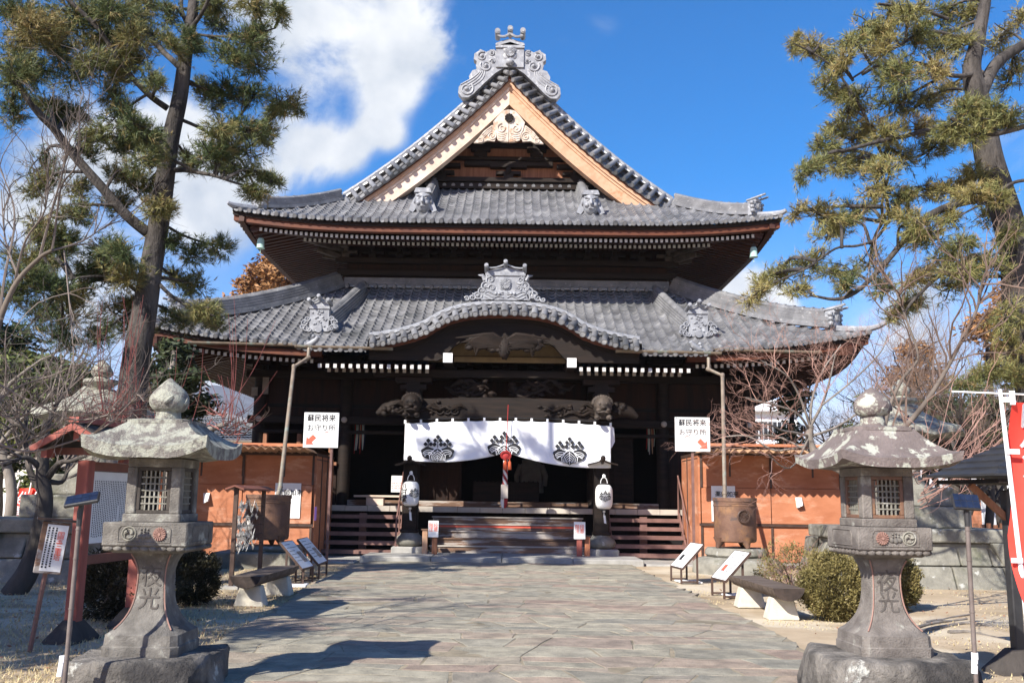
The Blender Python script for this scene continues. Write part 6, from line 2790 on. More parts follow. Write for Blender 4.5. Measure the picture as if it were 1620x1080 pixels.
 ze = zf1 + .012
 lantern_roof(mb, c, .25, roofpx / 2, zt_, ze, pys['th'], pys['up'], seed=pxc, ex=pys['ex'])
 sqloft(mb, [(.265, zt_ - .014), (.265, zt_ + .016), (.20, zt_ + .028)], c, ch=.2)
 B(mb, 'roof_stone', mroof, smooth=38)
 mb = MB()
 zn0, zn1, zn2 = zt_ + .02, at(pxc, pys['fb'], Yc).z, at(pxc, pys['tip'], Yc).z
 mb.lathe([(.115, zn0), (.105, (zn0 + zn1) / 2), (.10, zn1 + .02)], (c[0], c[1], 0), 18)
 finial(mb, c, zn1, zn2, pys['fr'], 0, seed=pxc % 7)
 B(mb, 'finial', mroof, smooth=45)
 return t


stone_lantern(230, dict(ct=826, cm=862, cb=872, ft=727, rt=668, th=.10, up=.085, fb=652, tip=597, fr=.162, kb=1040, kt=1006, pt=878, ex=1.28, k=.62, p=.235, n=.34, c=.69, f=.45), 8.2, 0.0,
    'stone lantern at the left of the path, roof covered with pale lichen', '夜光', M_lichen, ('tomoe', 'kiri', 'kiku'), .54, 1.02)
stone_lantern(1413, dict(ct=834, cm=869, cb=879, ft=742, rt=680, th=.075, up=.065, fb=661, tip=612, fr=.155, kb=1041, kt=1008, pt=888, ex=1.6, k=.60, p=.24, n=.33, c=.63, f=.445), 8.2, rad(4),
    'stone lantern at the right of the path, brown roof spotted with lichen', '夜光', M_lichen2, ('kiku', 'kiri', 'tomoe'), .58, 1.03)


# the two tall lanterns further back on their stepped pedestals
def tall_lantern(X, Y, lab, seed, dx=0.0):
 t = thing('tall_stone_lantern', lab, 'stone lantern', (X, Y, 0), group='tall stone lanterns further back')
 R_ = random.Random(seed)
 mb = MB()
 # battered base of fitted stones
 for s in range(4):
  for j in range(2):
   x = -1.75 + .06 * j
   while x < 1.70:
    w_ = min(R_.uniform(.6, 1.1), 1.75 - x)
    mz = Matrix.Rotation(s * PI / 2, 4, 'Z')
    z0, z1 = -.1 + .52 * j, .40 + .46 * j
    yb, yt = -1.95 + .28 * j, -1.72 + .26 * j
    vs = [Vector(v_) for v_ in ((x + .012, yb, z0), (x + w_ - .012, yb, z0), (x + w_ - .012, yt, z1), (x + .012, yt, z1), (x + .012, yb + .5, z0), (x + w_ - .012, yb + .5, z0), (x + w_ - .012, yt + .5, z1), (x + .012, yt + .5, z1))]
    mb.add([mz @ v_ + Vector((X, Y, 0)) for v_ in vs], [(0, 1, 2, 3), (4, 7, 6, 5), (0, 4, 5, 1), (1, 5, 6, 2), (2, 6, 7, 3), (3, 7, 4, 0)])
    x += w_
 mb.b2(X - 1.5, X + 1.5, Y - 1.5, Y + 1.5, 0, .85)
 mb.build('battered_base', M_oldstone, t, bevel=.02)
 for z0, z1, h in ((.86, 1.12, 1.62), (1.121, 1.55, .95), (1.551, 1.95, .72)):
  mb = MB()
  mb.b2(X - h, X + h, Y - h, Y + h, z0, z1)
  mb.build('step_block', M_oldstone, t, bevel=.035, seg=2)
 mb = MB()
 mb.lathe([(.5, 1.952), (.36, 2.1), (.27, 2.3), (.26, 2.55), (.42, 2.66)], (X, Y, 0), 16)
 mb.build('shaft', M_oldstone, t, smooth=40)
 mb = MB()
 mb.lathe([(.5, 2.661), (.52, 2.78), (.33, 2.80), (.33, 3.08)], (X, Y, 0), 6)
 mb.build('fire_box', M_oldstone, t)
 mb = MB()
 b = len(mb.v)
 mb.lathe([(.4, 3.06), (1.0, 3.02), (1.22, 3.10), (1.2, 3.2), (.8, 3.34), (.46, 3.52), (.3, 3.66), (.001, 3.68)], (X, Y, 0), 22)
 for i in range(b, len(mb.v)):
  mb.v[i] += noise.noise_vector(mb.v[i] * 2.3 + Vector((seed, 0, 0))) * .13
 mb.build('roof_stone', M_lichen, t, smooth=60)
 mb = MB()
 mb.lathe([(.16, 3.62), (.2, 3.7), (.34, 3.80), (.33, 3.86), (.2, 3.84), (.14, 3.92)], (X, Y, 0), 16)
 mb.build('lotus_collar', M_lichen, t, smooth=40)
 mb = MB()
 finial(mb, (X, Y), 3.9, 4.28, .20, 0, seed=seed)
 mb.build('finial', M_lichen, t, smooth=45)


pL = at(152, 700, 19.2)
tall_lantern(pL.x, 19.2, 'tall old stone lantern on a stepped pedestal behind the red notice board', 3)
pR = at(1428, 700, 20.6)
tall_lantern(pR.x, 20.6, 'tall old stone lantern on a stepped pedestal behind the right stone lantern', 5)


# ------------------------------------------------------------------ solar garden lamps
def solar(pb, pm, panel, lab, Y, tilt, white):
 a, b_ = at(pb[0], pb[1], Y), at(pm[0], pm[1], Y)
 d = b_ - a
 g0 = a - d * (a.z / d.z)
 t = thing('solar_lamp', lab, 'solar lamp', g0)
 k = MB()
 k.tube([g0, b_], .018, 10)
 for u in (.25, .5, .75, .9):
  p = g0 + (b_ - g0) * u
  k.tube([p - d * .004, p + d * .004], .022, 10)
 k.build('pole', M_pole, t, smooth=40)
 px0, px1, py = panel
 w_ = at(px1, py, Y).x - at(px0, py, Y).x
 c = at((px0 + px1) / 2, py, Y)
 Mx = Matrix.Translation(c) @ Matrix.Rotation(tilt[2], 4, 'Z') @ Matrix.Rotation(tilt[0], 4, 'X') @ Matrix.Rotation(tilt[1], 4, 'Y')
 k = MB()
 k.box((0, 0, 0), (w_, w_ * .78, .03))
 k.xf(Mx)
 h_ = k.build('panel_housing', M_blacksteel, t, bevel=.008)
 k = MB()
 for i in range(4):
  for j in range(2):
   k.box((-w_ * .34 + w_ * .227 * i, -w_ * .18 + w_ * .36 * j, .0165), (w_ * .215, w_ * .335, .002))
 k.xf(Mx)
 k.build('solar_cells', M_solar, h_)
 k = MB()
 k.tube([b_ - d * .10, b_ - d * .02, c - Vector((0, 0, .02))], [.02, .024, .018], 8)
 k.build('lamp_neck', M_blacksteel, t, smooth=40)
 if white:
  k = MB()
  p = at(white[0], white[1], Y)
  k.tube([p - d * .02, p + d * .02], .026, 8)
  k.tube([p, p - d * .10 + Vector((-.01, 0, 0))], .024, 8)
  k.build('white_clamp', M_white, t, smooth=40)


solar((103, 1070), (127, 806), (105, 156, 790), 'solar garden lamp on a thin leaning pole beside the left stone lantern', 7.4, (rad(20), rad(-12), .35), (99, 1042))
solar((1544, 1075), (1529, 806), (1508, 1548, 794), 'solar garden lamp on a thin pole right of the right stone lantern', 7.6, (rad(48), rad(4), -.25), (1542, 1037))


# ------------------------------------------------------------------ notice boards with roofs
def notice(pA, pB, mpost, mroof, mgable, lab, zt0, zt1, zr, hw, ext, pw, sheet, name):
 t = thing(name, lab, 'notice board', (pA + pB) / 2)
 d = (pB - pA)
 d.normalize()
 n_ = Vector((d.y, -d.x, 0))
 for p in (pA, pB):
  k = MB()
  M_ = Matrix((d, -n_, Vector((0, 0, 1)))).transposed()
  k.box(p + Vector((0, 0, zt1 / 2 - .05)), (pw, pw, zt1 + .1), M=M_)
  k.build('post', mpost, t, bevel=.01)
  k = MB()
  vs = []
  for z, q in ((-.02, .30), (.02, .28), (.22, .10)):
   for sx, sy in ((-1, -1), (1, -1), (1, 1), (-1, 1)):
    vs.append(p + d * q * sx + n_ * q * .6 * sy + Vector((0, 0, z)))
  k.add(vs, [(0, 1, 5, 4), (1, 2, 6, 5), (2, 3, 7, 6), (3, 0, 4, 7), (4, 5, 9, 8), (5, 6, 10, 9), (6, 7, 11, 10), (7, 4, 8, 11)])
  k.build('post_brace', M_barkdark, t)
 for z in (zt0 - .10, zt1 - .06):
  k = MB()
  k.bar(pA + Vector((0, 0, z)), pB + Vector((0, 0, z)), .07, .10)
  k.build('rail', M_redbrown if mpost is M_redlac else mpost, t)
 k = MB()
 k.bar(pA + d * pw * .5 + Vector((0, 0, (zt0 + zt1) / 2)) - n_ * .0, pB - d * pw * .5 + Vector((0, 0, (zt0 + zt1) / 2)), .04, zt1 - zt0 - .12)
 bo = k.build('back_board', M_pole if sheet else mpost, t)
 if sheet:
  k = MB()
  e0, e1 = pA + d * (pw * .5 + .03), pB - d * (pw * .5 + .03)
  k.bar(e0 + n_ * .026 + Vector((0, 0, (zt0 + zt1) / 2 - .02)), e1 + n_ * .026 + Vector((0, 0, (zt0 + zt1) / 2 - .02)), .008, zt1 - zt0 - .2)
  sh_ = k.build('paper_sheet', M_paper, t)
  k = MB()
  R_ = random.Random(9)
  ncol = 26
  L_ = (e1 - e0).length
  for c_ in range(ncol):
   u = .06 + .88 * c_ / (ncol - 1)
   z = zt1 - .22 - (0 if c_ % 9 else .0)
   zend = zt0 + .16 + (R_.random() < .3) * R_.uniform(.1, .4)
   while z > zend:
    h_ = R_.uniform(.012, .022)
    p = e0 + d * (L_ * u) + n_ * .0315 + Vector((0, 0, z))
    k.add([p - d * .008, p + d * .008, p + d * .008 - Vector((0, 0, h_)), p - d * .008 - Vector((0, 0, h_))], [(0, 1, 2, 3)])
    z -= h_ + .008
  k.build('small_print', M_ink, sh_)
 # roof: ridge along the board, open gable ends
 q0, q1 = pA - d * ext, pB + d * ext
 rf = MB()
 rr = zr
 if not sheet:
  # hipped shingle roof
  def hp_(s, u, f):
   a = q0 + d * hw * f * 1.3 if True else q0
   b_ = q1 - d * hw * f * 1.3
   e = hw * (1 - f)
   cs = [a - n_ * e, b_ - n_ * e, b_ + n_ * e, a + n_ * e]
   p, q = cs[s], cs[(s + 1) % 4]
   return p + (q - p) * u + Vector((0, 0, rr - .42 * (1 - f)))
  for s in range(4):
   for kk in range(6):
    f0, f1 = kk / 6, min(.995, (kk + 1.15) / 6)
    v_ = [hp_(s, 0, f0) + Vector((0, 0, .02)), hp_(s, 1, f0) + Vector((0, 0, .02)), hp_(s, 1, f1), hp_(s, 0, f1)]
    rf.add(v_ + [p - Vector((0, 0, .022)) for p in v_], [(0, 1, 2, 3), (4, 7, 6, 5), (0, 4, 5, 1), (1, 5, 6, 2), (2, 6, 7, 3), (3, 7, 4, 0)])
  ro = rf.build('roof', mroof, t)
  k = MB()
  k.bar(q0 + d * .08 + Vector((0, 0, rr - .47)), q1 - d * .08 + Vector((0, 0, rr - .47)), hw * 1.8, .04)
  k.build('eave_board', M_beamwood, ro)
  for p in (pA, pB):
   k = MB()
   k.bar(p + Vector((0, 0, rr - .85)), p - d * .4 + Vector((0, 0, rr - .5)), .05, .06)
   k.build('brace', M_gablewood, t)
  return t
 for s in (-1, 1):
  for kk in range(4):
   u0, u1 = kk / 4, (kk + 1) / 4 + .03
   za, zb2 = rr - .30 * u0 * hw / .55 + .015, rr - .30 * u1 * hw / .55
   v_ = [q0 + n_ * s * hw * u0 + Vector((0, 0, za)), q1 + n_ * s * hw * u0 + Vector((0, 0, za)), q1 + n_ * s * hw * u1 + Vector((0, 0, zb2)), q0 + n_ * s * hw * u1 + Vector((0, 0, zb2))]
   rf.add(v_ + [p - Vector((0, 0, .03)) for p in v_], [(0, 1, 2, 3), (4, 7, 6, 5), (0, 4, 5, 1), (1, 5, 6, 2), (2, 6, 7, 3), (3, 7, 4, 0)])
 ro = rf.build('roof', mroof, t)
 rb = MB()
 rb.bar(q0 - d * .03 + Vector((0, 0, rr + .03)), q1 + d * .03 + Vector((0, 0, rr + .03)), .12, .06)
 rb.build('roof_ridge', mgable, ro)
 for q, o in ((q0, -.025), (q1, .025)):
  rb = MB()
  for s in (-1, 1):
   rb.bar(q + d * o + Vector((0, 0, rr - .045)), q + d * o + n_ * s * hw * 1.02 + Vector((0, 0, rr - .045 - .30 * hw / .55)), .03, .07)
  for s in (-1, 0, 1):
   rb.bar(q - d * o * 2 + n_ * s * hw * .78 + Vector((0, 0, rr - .15 - .22 * abs(s) * hw / .55)), q - d * o * 8 + n_ * s * hw * .78 + Vector((0, 0, rr - .15 - .22 * abs(s) * hw / .55)), .07, .10)
  rb.build('gable_board', mgable, ro)
 for p in (pA, pB):
  rb = MB()
  rb.bar(p + n_ * hw * .8 + Vector((0, 0, rr - .36 * hw / .55)), p - n_ * hw * .8 + Vector((0, 0, rr - .36 * hw / .55)), .06, .08)
  rb.build('roof_tie', M_redbrown, ro)
 return t


pA, pB = gr(113, 1012), gr(208, 988)
zA = at(113, 667, pA.y - .35).z
notice(pA, pB, M_redlac, M_barkdark, M_redlac, 'red-framed notice board with a gabled roof and a white sheet of vertical writing', at(140, 872, pA.y).z, at(140, 728, pA.y).z, zA, .47, .30, .14, True, 'notice_board')
pA2 = gr(1613, 1062)
pB2 = pA2 + Vector((1.7, .25, 0))
notice(pA2, pB2, M_blacksteel, M_blacksteel, M_brownsteel, 'black notice board with a dark hipped shingle roof at the right edge', .95, 1.75, at(1512, 748, pA2.y - .45).z + .40, .56, .52, .10, False, 'notice_board')

# small caption board on a thin post
p = gr(47, 1030)
t = thing('caption_board', 'small vertical caption board under a little cap on a thin brown post', 'sign', p)
k = MB()
tp = at(72, 905, p.y)
k.tube([p, tp], .025, 6)
k.build('post', M_metalstair, t)
k = MB()
Mx = Matrix.Translation(at(82, 866, p.y)) @ Matrix.Rotation(rad(28), 4, 'Z') @ Matrix.Rotation(rad(6), 4, 'Y')
k.box((0, 0, 0), (.26, .07, .52))
k.xf(Mx)
k.build('frame', M_steps, t, bevel=.006)
k = MB()
k.box((0.02, -.038, 0), (.20, .006, .47))
k.xf(Mx)
sh_ = k.build('sheet', M_paper, t)
lettering('国\n宝\n三\n重\n塔', .07, M_redink, sh_, Mx @ facing((.06, -.043, .02)), bold=0, spacing=.82)
k = MB()
R_ = random.Random(2)
for c_ in range(3):
 z = .20
 while z > -.2:
  h_ = R_.uniform(.012, .02)
  k.box((-.06 + .035 * c_, -.0425, z), (.016, .002, h_))
  z -= h_ + .008
k.xf(Mx)
k.build('small_print', M_ink, sh_)
k = MB()
k.box((0, 0, .285), (.38, .16, .025))
k.xf(Mx)
k.build('cap', M_brownsteel, t)

# ------------------------------------------------------------------ banners
def banner_cloth(P, nu, nv):
 k = MB()
 k.add([P(i / nu, j / nv) for j in range(nv + 1) for i in range(nu + 1)], [(j * (nu + 1) + i, j * (nu + 1) + i + 1, (j + 1) * (nu + 1) + i + 1, (j + 1) * (nu + 1) + i) for j in range(nv) for i in range(nu)])
 return k


BYn = 6.4
tp, bt_ = at(1582, 617, BYn), at(1614, 890, BYn)
d = bt_ - tp
g0 = tp + d * (-tp.z / d.z)
t = thing('banner', 'tall red banner with white writing on a white pole at the right edge', 'banner', g0)
k = MB()
k.tube([g0, tp + d * .3, tp + d * -.005], [.017, .015, .013], 8)
k.build('pole', M_white, t, smooth=40)
k = MB()
k.tube([at(1506, 619, BYn), at(1506, 619, BYn) + Vector((1.05, 0, -.03))], .006, 6)
k.build('cross_rod', M_white, t)
k = MB()
for py, x0, x1 in ((632, 1586, 1606), (714, 1592, 1613), (886, 1600, 1618)):
 a, b_ = at(x0, py - 4, BYn - .02), at(x1, py + 4, BYn - .02)
 k.box((a + b_) / 2, (b_.x - a.x, .012, abs(a.z - b_.z)))
a, b_ = at(1597, 618, BYn - .02), at(1606, 640, BYn - .02)
k.box((a + b_) / 2, (b_.x - a.x, .014, abs(a.z - b_.z)))
k.build('white_ties', M_white, t)
edge = [(0, 1599), (.35, 1601), (.52, 1599), (.60, 1597), (.70, 1601), (.85, 1608), (1, 1619)]


def Pn(u, v):
 for (a, b_), (c_, e) in zip(edge, edge[1:]):
  if a <= v <= c_:
   px = b_ + (e - b_) * (v - a) / (c_ - a)
 p = at(px, 636 + 350 * v, BYn)
 return p + Vector((.55 * u, .05 * math.sin(u * 5 + v * 4) + .03 * math.sin(v * 11) - .02 + .10 * v * u, .0))


fl_ = banner_cloth(Pn, 14, 40).build('flag', M_redcloth, t, smooth=180)
for k_, ch in enumerate('国分寺八日堂'):
 v = .065 + .145 * k_
 p = Pn(.26, v)
 o = lettering(ch, .17, M_cloth, fl_, facing(p + Vector((.02, -.02, 0))), bold=.006, ext=.001)
 W = inv(t).inverted()
 for vv in o.data.vertices:
  q = W @ vv.co
  u_ = (q.x - Pn(0, v).x) / .55
  v_ = min(max(v - (q.z - p.z) / (Pn(0, 0).z - Pn(0, 1).z), 0), 1)
  qq = Pn(min(max(u_, 0), 1), v_)
  vv.co = inv(t) @ Vector((q.x, qq.y - .012, q.z))
for px, px2, Yb, lab in ((38, 22, 24.5, 'small leaning red banner among the far left trees, the left one'), (57, 46, 24.5, 'small leaning red banner among the far left trees, the right one')):
 a, b_ = at(px, 772, Yb), at(px2, 818, Yb)
 t = thing('small_banner', lab, 'banner', b_ - Vector((0, 0, b_.z)), group='small red banners on the left')
 dd = b_ - a
 k = MB()
 k.tube([a + Vector((-.12, 0, .2)), a + dd * (a.z / -dd.z) + Vector((-.12, 0, 0))], .02, 6)
 k.build('pole', M_white, t)
 k = banner_cloth(lambda u, v: a + dd * v * 1.15 + Vector((.38 * (u - .3), .06 * math.sin(u * 4 + v * 3), 0)), 6, 12)
 f_ = k.build('flag', M_redcloth, t, smooth=180)
 lettering('八\n日\n堂', .26, M_cloth, f_, facing(a + dd * .55 + Vector((.08, -.10, 0))) @ Matrix.Rotation(math.atan2(dd.x, dd.z) * 0 - .28, 4, 'Z'), bold=.004, spacing=.8)

# ------------------------------------------------------------------ buildings and fences behind
M_tilefar = mk('dull_roof_tile', (.10, .105, .11), (.15, .155, .16), 1, .75, .1, 20, tint=.25, spec=.2)


def tiled_house(name, lab, c, wx, wy, hwall, hroof, over, mw, fin=False, seed=0):
 t = thing(name, lab, 'building', c)
 k = MB()
 k.b2(c[0] - wx / 2, c[0] + wx / 2, c[1] - wy / 2, c[1] + wy / 2, 0, hwall)
 k.build('wall', mw, t)
 k = MB()
 for x in range(int(wx // 1.8)):
  xx = c[0] - wx / 2 + .9 + 1.8 * x
  k.b2(xx - .07, xx + .07, c[1] - wy / 2 - .06, c[1] - wy / 2 - .002, 0, hwall)
 k.b2(c[0] - wx / 2, c[0] + wx / 2, c[1] - wy / 2 - .05, c[1] - wy / 2 - .003, hwall - .35, hwall - .15)
 k.build('timber_frame', M_darkwood, t)
 k = MB()

 def P(s, x, dd):
  # pyramid slopes
  hw, hy = wx / 2 + over, wy / 2 + over
  f = dd
  z = hwall + hroof * (f ** 1.25) + .35 * abs(x) ** 3 * (1 - f)
  if s == 0:
   return Vector((c[0] + x * hw * (1 - f), c[1] - hy * (1 - f), z))
  if s == 1:
   return Vector((c[0] + hw * (1 - f), c[1] + x * hy * (1 - f), z))
  if s == 2:
   return Vector((c[0] - x * hw * (1 - f), c[1] + hy * (1 - f), z))
  return Vector((c[0] - hw * (1 - f), c[1] - x * hy * (1 - f), z))
 for s in range(4):
  nx, nd = 60, 18
  for j in range(nd):
   vs, fs = [], []
   for e in (0, 1):
    for i in range(nx + 1):
     x = -1 + 2 * i / nx
     vs.append(P(s, x, (j + e) / nd * .97) + Vector((0, 0, (.04 if i % 2 else 0) + (.04 if e == 0 else 0))))
   k.add(vs, [(i, i + 1, nx + 2 + i, nx + 1 + i) for i in range(nx)], random.Random(seed + j * 9 + s).random())
 rf = k.build('roof', M_tilefar, t, smooth=40)
 for s in range(4):
  k = MB()
  k.tube([P(s, -1, i / 12 * .97) + Vector((0, 0, .08)) for i in range(13)], .17, 8)
  k.build('hip_ridge', M_tile2, rf, smooth=40)
 k = MB()
 k.b2(c[0] - wx / 2 - over + .3, c[0] + wx / 2 + over - .3, c[1] - wy / 2 - over + .3, c[1] + wy / 2 + over - .3, hwall - .1, hwall - .02)
 k.build('eave_board', M_greywall, rf)
 if fin:
  k = MB()
  zt_ = hwall + hroof * .96
  k.b2(c[0] - .45, c[0] + .45, c[1] - .45, c[1] + .45, zt_ - .3, zt_ + .05)
  k.lathe([(.42, zt_ + .051), (.2, zt_ + .25), (.12, zt_ + .4), (.12, zt_ + .5), (.24, zt_ + .58), (.26, zt_ + .72), (.14, zt_ + .86), (.01, zt_ + .95)], (c[0], c[1], 0), 14)
  k.build('roof_finial', M_ornament, rf, smooth=40)
 return t


pf = at(322, 655, 46)
tiled_house('side_hall', 'small tiled hall with a knobbed finial far behind the left stone lantern', (pf.x, 46, 0), 7.0, 7.0, 4.0, 1.75, 1.4, M_greywall, True, 3)
pf = at(30, 740, 44)
tiled_house('storehouse', 'plaster storehouse with a tiled roof among the far left trees', (pf.x, 44, 0), 10, 6, 3.4, 2.0, 1.0, M_greywall, False, 5)

t = thing('white_house', 'white two-storey house far behind the right roof corner', 'building', (at(1215, 670, 70).x, 70, 0))
x0, x1 = at(1182, 670, 70).x, at(1262, 670, 70).x
z0, z1 = 0, at(1215, 652, 70).z
k = MB()
k.b2(x0, x1, 70, 78, 0, z1)
k.build('wall', M_bldg, t)
k = MB()
k.b2(x0 - .5, x1 + .5, 69.4, 78.5, z1 + .003, z1 + .35)
k.b2(x0 + 1.0, x1 - .8, 69.6, 78, z1 + .353, z1 + .9)
k.build('roof', M_bldg, t, bevel=.05)
for j, (za, zb2) in enumerate(((z1 - 2.0, z1 - .7), (z1 - 4.6, z1 - 3.2))):
 for i in range(4):
  xx = x0 + .5 + i * (x1 - x0 - 1.0) / 4
  k = MB()
  k.b2(xx, xx + .66, 69.96, 69.998, za, zb2)
  w_ = k.build('window', M_glassdark, t)
  k = MB()
  for q in (xx - .04, xx + .31, xx + .66):
   k.b2(q, q + .05, 69.93, 69.959, za - .05, zb2 + .05)
  k.build('frame', M_bldg, w_)
k = MB()
k.b2(x0, x1, 69.3, 69.4, z1 - 3.1, z1 - 2.3)
k.build('balcony', M_bldg, t)

# plaster wall and brown picket fence on the far right
k = MB()
a, b_ = at(1462, 780, 36), at(1585, 780, 36)
k.b2(a.x, b_.x + 6, 36, 36.2, 0, at(1500, 762, 36).z)
tag(k.build('plaster_wall', M_bldg), 'long white plaster wall far behind the right pedestal', 'wall')
a, b_ = at(1512, 840, 27), at(1612, 840, 27)
t = thing('picket_fence', 'low brown wooden picket fence behind the right solar lamp', 'fence', ((a.x + b_.x) / 2, 27, 0))
n_ = 17
zf_ = at(1540, 828, 27).z
for i in range(n_):
 x = a.x + (b_.x + 1.2 - a.x) * i / (n_ - 1)
 k = MB()
 k.b2(x - .06, x + .06, 26.97, 27.0, 0, zf_ + .03 * math.sin(i * 3))
 k.build('picket', M_gablewood, t)
k = MB()
for z in (.3, zf_ - .2):
 k.b2(a.x - .1, b_.x + 1.3, 27.002, 27.05, z, z + .09)
k.build('rail', M_gablewood, t)
t = thing('wooden_shed', 'small brown boarded shed behind the right solar lamp', 'shed', (at(1533, 820, 33).x, 33, 0))
k = MB()
a, b_ = at(1514, 800, 33), at(1552, 800, 33)
zs_ = at(1530, 782, 33).z
k.b2(a.x, b_.x, 33, 34.5, 0, zs_)
k.build('wall', M_orange, t)
k = MB()
k.b2(a.x - .2, b_.x + .2, 32.7, 34.8, zs_ + .003, zs_ + .12)
k.build('roof', M_barkdark, t)

# ------------------------------------------------------------------ trees
def curve3(pts, n):
 """smooth polyline through the points"""
 P = [Vector(p) for p in pts]
 P = [P[0] * 2 - P[1]] + P + [P[-1] * 2 - P[-2]]
 r = []
 for i in range(1, len(P) - 2):
  p0, p1, p2, p3 = P[i - 1:i + 3]
  for k in range(n):
   t = k / n
   r.append(.5 * ((2 * p1) + (p2 - p0) * t + (2 * p0 - 5 * p1 + 4 * p2 - p3) * t * t + (3 * p1 - p0 - 3 * p2 + p3) * t ** 3))
 r.append(P[-2])
 return r


def limb(mb, pts, r0, r1, n=4, sides=8, wob=.0, seed=0):
 c = curve3(pts, n)
 if wob:
  c = [p + noise.noise_vector(p * 1.3 + Vector((seed, 0, 0))) * wob for p in c]
 m_ = len(c) - 1
 mb.tube(c, [r0 + (r1 - r0) * (i / m_) for i in range(m_ + 1)], sides)
 return c


class Needles:
 def __init__(s, seed):
  s.R = random.Random(seed)
  s.v, s.f, s.t = [], [], []

 def tuft(s, p, d, n, ln, wd, tone):
  R = s.R
  d = d.normalized()
  x = d.orthogonal().normalized()
  y = d.cross(x)
  for i in range(n):
   an = R.uniform(0, 2 * PI)
   sp = R.uniform(.15, 1.0)
   q = (d * (1.15 - .75 * sp) + (x * math.cos(an) + y * math.sin(an)) * sp)
   q.normalize()
   l_ = ln * R.uniform(.7, 1.15)
   o = p + d * R.uniform(-.06, .05)
   sd_ = q.cross(Vector((R.uniform(-1, 1), R.uniform(-1, 1), R.uniform(-1, 1))))
   if sd_.length < 1e-4:
    continue
   sd_.normalize()
   sd_ = sd_ * wd
   e = o + q * l_ - Vector((0, 0, .012))
   b = len(s.v)
   s.v += [tuple(o - sd_), tuple(o + sd_), tuple(e)]
   s.f.append((b, b + 1, b + 2))
   s.t.append(min(1, max(0, tone + R.uniform(-.14, .14))))


def pine(name, lab, trunk, tr, limbs, clumps, seed, mat, per, ln, wd, Yspread, nper=20, tonef=0.0):
 base = trunk[0]
 t = thing(name, lab, 'pine tree', (base[0], base[1], 0))
 R = random.Random(seed)
 mb = MB()
 c = curve3(trunk, 6)
 m_ = len(c) - 1
 rr = []
 for i in range(m_ + 1):
  u = i / m_ * (len(tr) - 1)
  k = min(int(u), len(tr) - 2)
  rr.append(tr[k] + (tr[k + 1] - tr[k]) * (u - k))
 c2 = [p + noise.noise_vector(p * .8) * .06 for p in c]
 mb.tube(c2, rr, 14)
 skel = list(c[len(c) // 4:])
 for pts, r0, r1 in limbs:
  cc = limb(mb, pts, r0, r1, 5, 8, .05, seed)
  skel += cc
 nd = Needles(seed)
 for (p, rx, rz, ry, dens) in clumps:
  # a bough from the nearest wood to the clump, then forked twigs carrying tufts
  near = min(skel, key=lambda q: (q - p).length + .5 * max(0, q.z - p.z))
  mid = (near + p) / 2 + Vector((R.uniform(-.15, .15), R.uniform(-.15, .15), R.uniform(.0, .25)))
  L_ = (p - near).length
  cc = limb(mb, [near, mid, p], min(.07, .018 + .014 * L_), .014, 4, 6, .05, seed)
  sub = []
  nt_ = max(9, int(18 * dens))
  for k in range(nt_):
   o = cc[R.randint(len(cc) // 2, len(cc) - 1)]
   an = R.uniform(0, 2 * PI)
   q = p + Vector((rx * math.cos(an) * R.uniform(.3, .95), ry * math.sin(an) * R.uniform(.3, .95), rz * R.uniform(-.7, .85)))
   mm = (o + q) / 2 + Vector((R.uniform(-.08, .08), R.uniform(-.08, .08), R.uniform(-.12, .05)))
   tw = curve3([o, mm, q], 3)
   mb.tube(tw, [.013, .012, .011, .010, .009, .008, .006][:len(tw)], 4, cap=False)
   sub.append((tw, q))
  tone0 = R.uniform(.28, .66) + tonef
  for k in range(int(per * dens)):
   tw, q = sub[R.randrange(len(sub))]
   u = R.uniform(.1, 1)
   pp = tw[int(u * (len(tw) - 1))]
   pp = pp + Vector((R.gauss(0, .24 * rx), R.gauss(0, .24 * ry), R.gauss(0, .24 * rz)))
   dd = (pp - p)
   dd = Vector((dd.x / rx, dd.y / ry, dd.z / rz)) if dd.length > 1e-3 else Vector((0, 0, 1))
   dd = dd.normalized() + Vector((R.uniform(-.6, .6), R.uniform(-.6, .6), .35 + R.uniform(-.3, .5)))
   tone = tone0 + .20 * noise.noise(pp * 1.1) + R.uniform(-.1, .1)
   if R.random() < .10:
    tone = .9
   nd.tuft(pp, dd, nper, ln * R.uniform(.8, 1.1), wd, tone)
 mb.build('trunk', M_bark, t, smooth=60)
 raw('crown', nd.v, nd.f, nd.t, mat, t)
 return t


def pxl(pts, Y, dY=0.0, seed=0):
 R = random.Random(seed)
 r = []
 for k, p in enumerate(pts):
  y = p[2] if len(p) > 2 else Y + dY * k / max(1, len(pts) - 1)
  r.append(at(p[0], p[1], y))
 return r


def clumps_px(lst, Y, spread, R):
 r = []
 for q in lst:
  px, py, rx, ry = q[:4]
  dens = q[4] if len(q) > 4 else 1.0
  y = Y + (q[5] if len(q) > 5 else R.uniform(-spread, spread))
  p = at(px, py, y)
  s = (at(px + 100, py, y) - p).length / 100
  a = (rx * ry / 1900.0) ** .75
  r.append((p, rx * s, ry * s, max(.45, min(1.2, rx * s * .9)), dens * max(.5, min(2.4, a))))
 return r


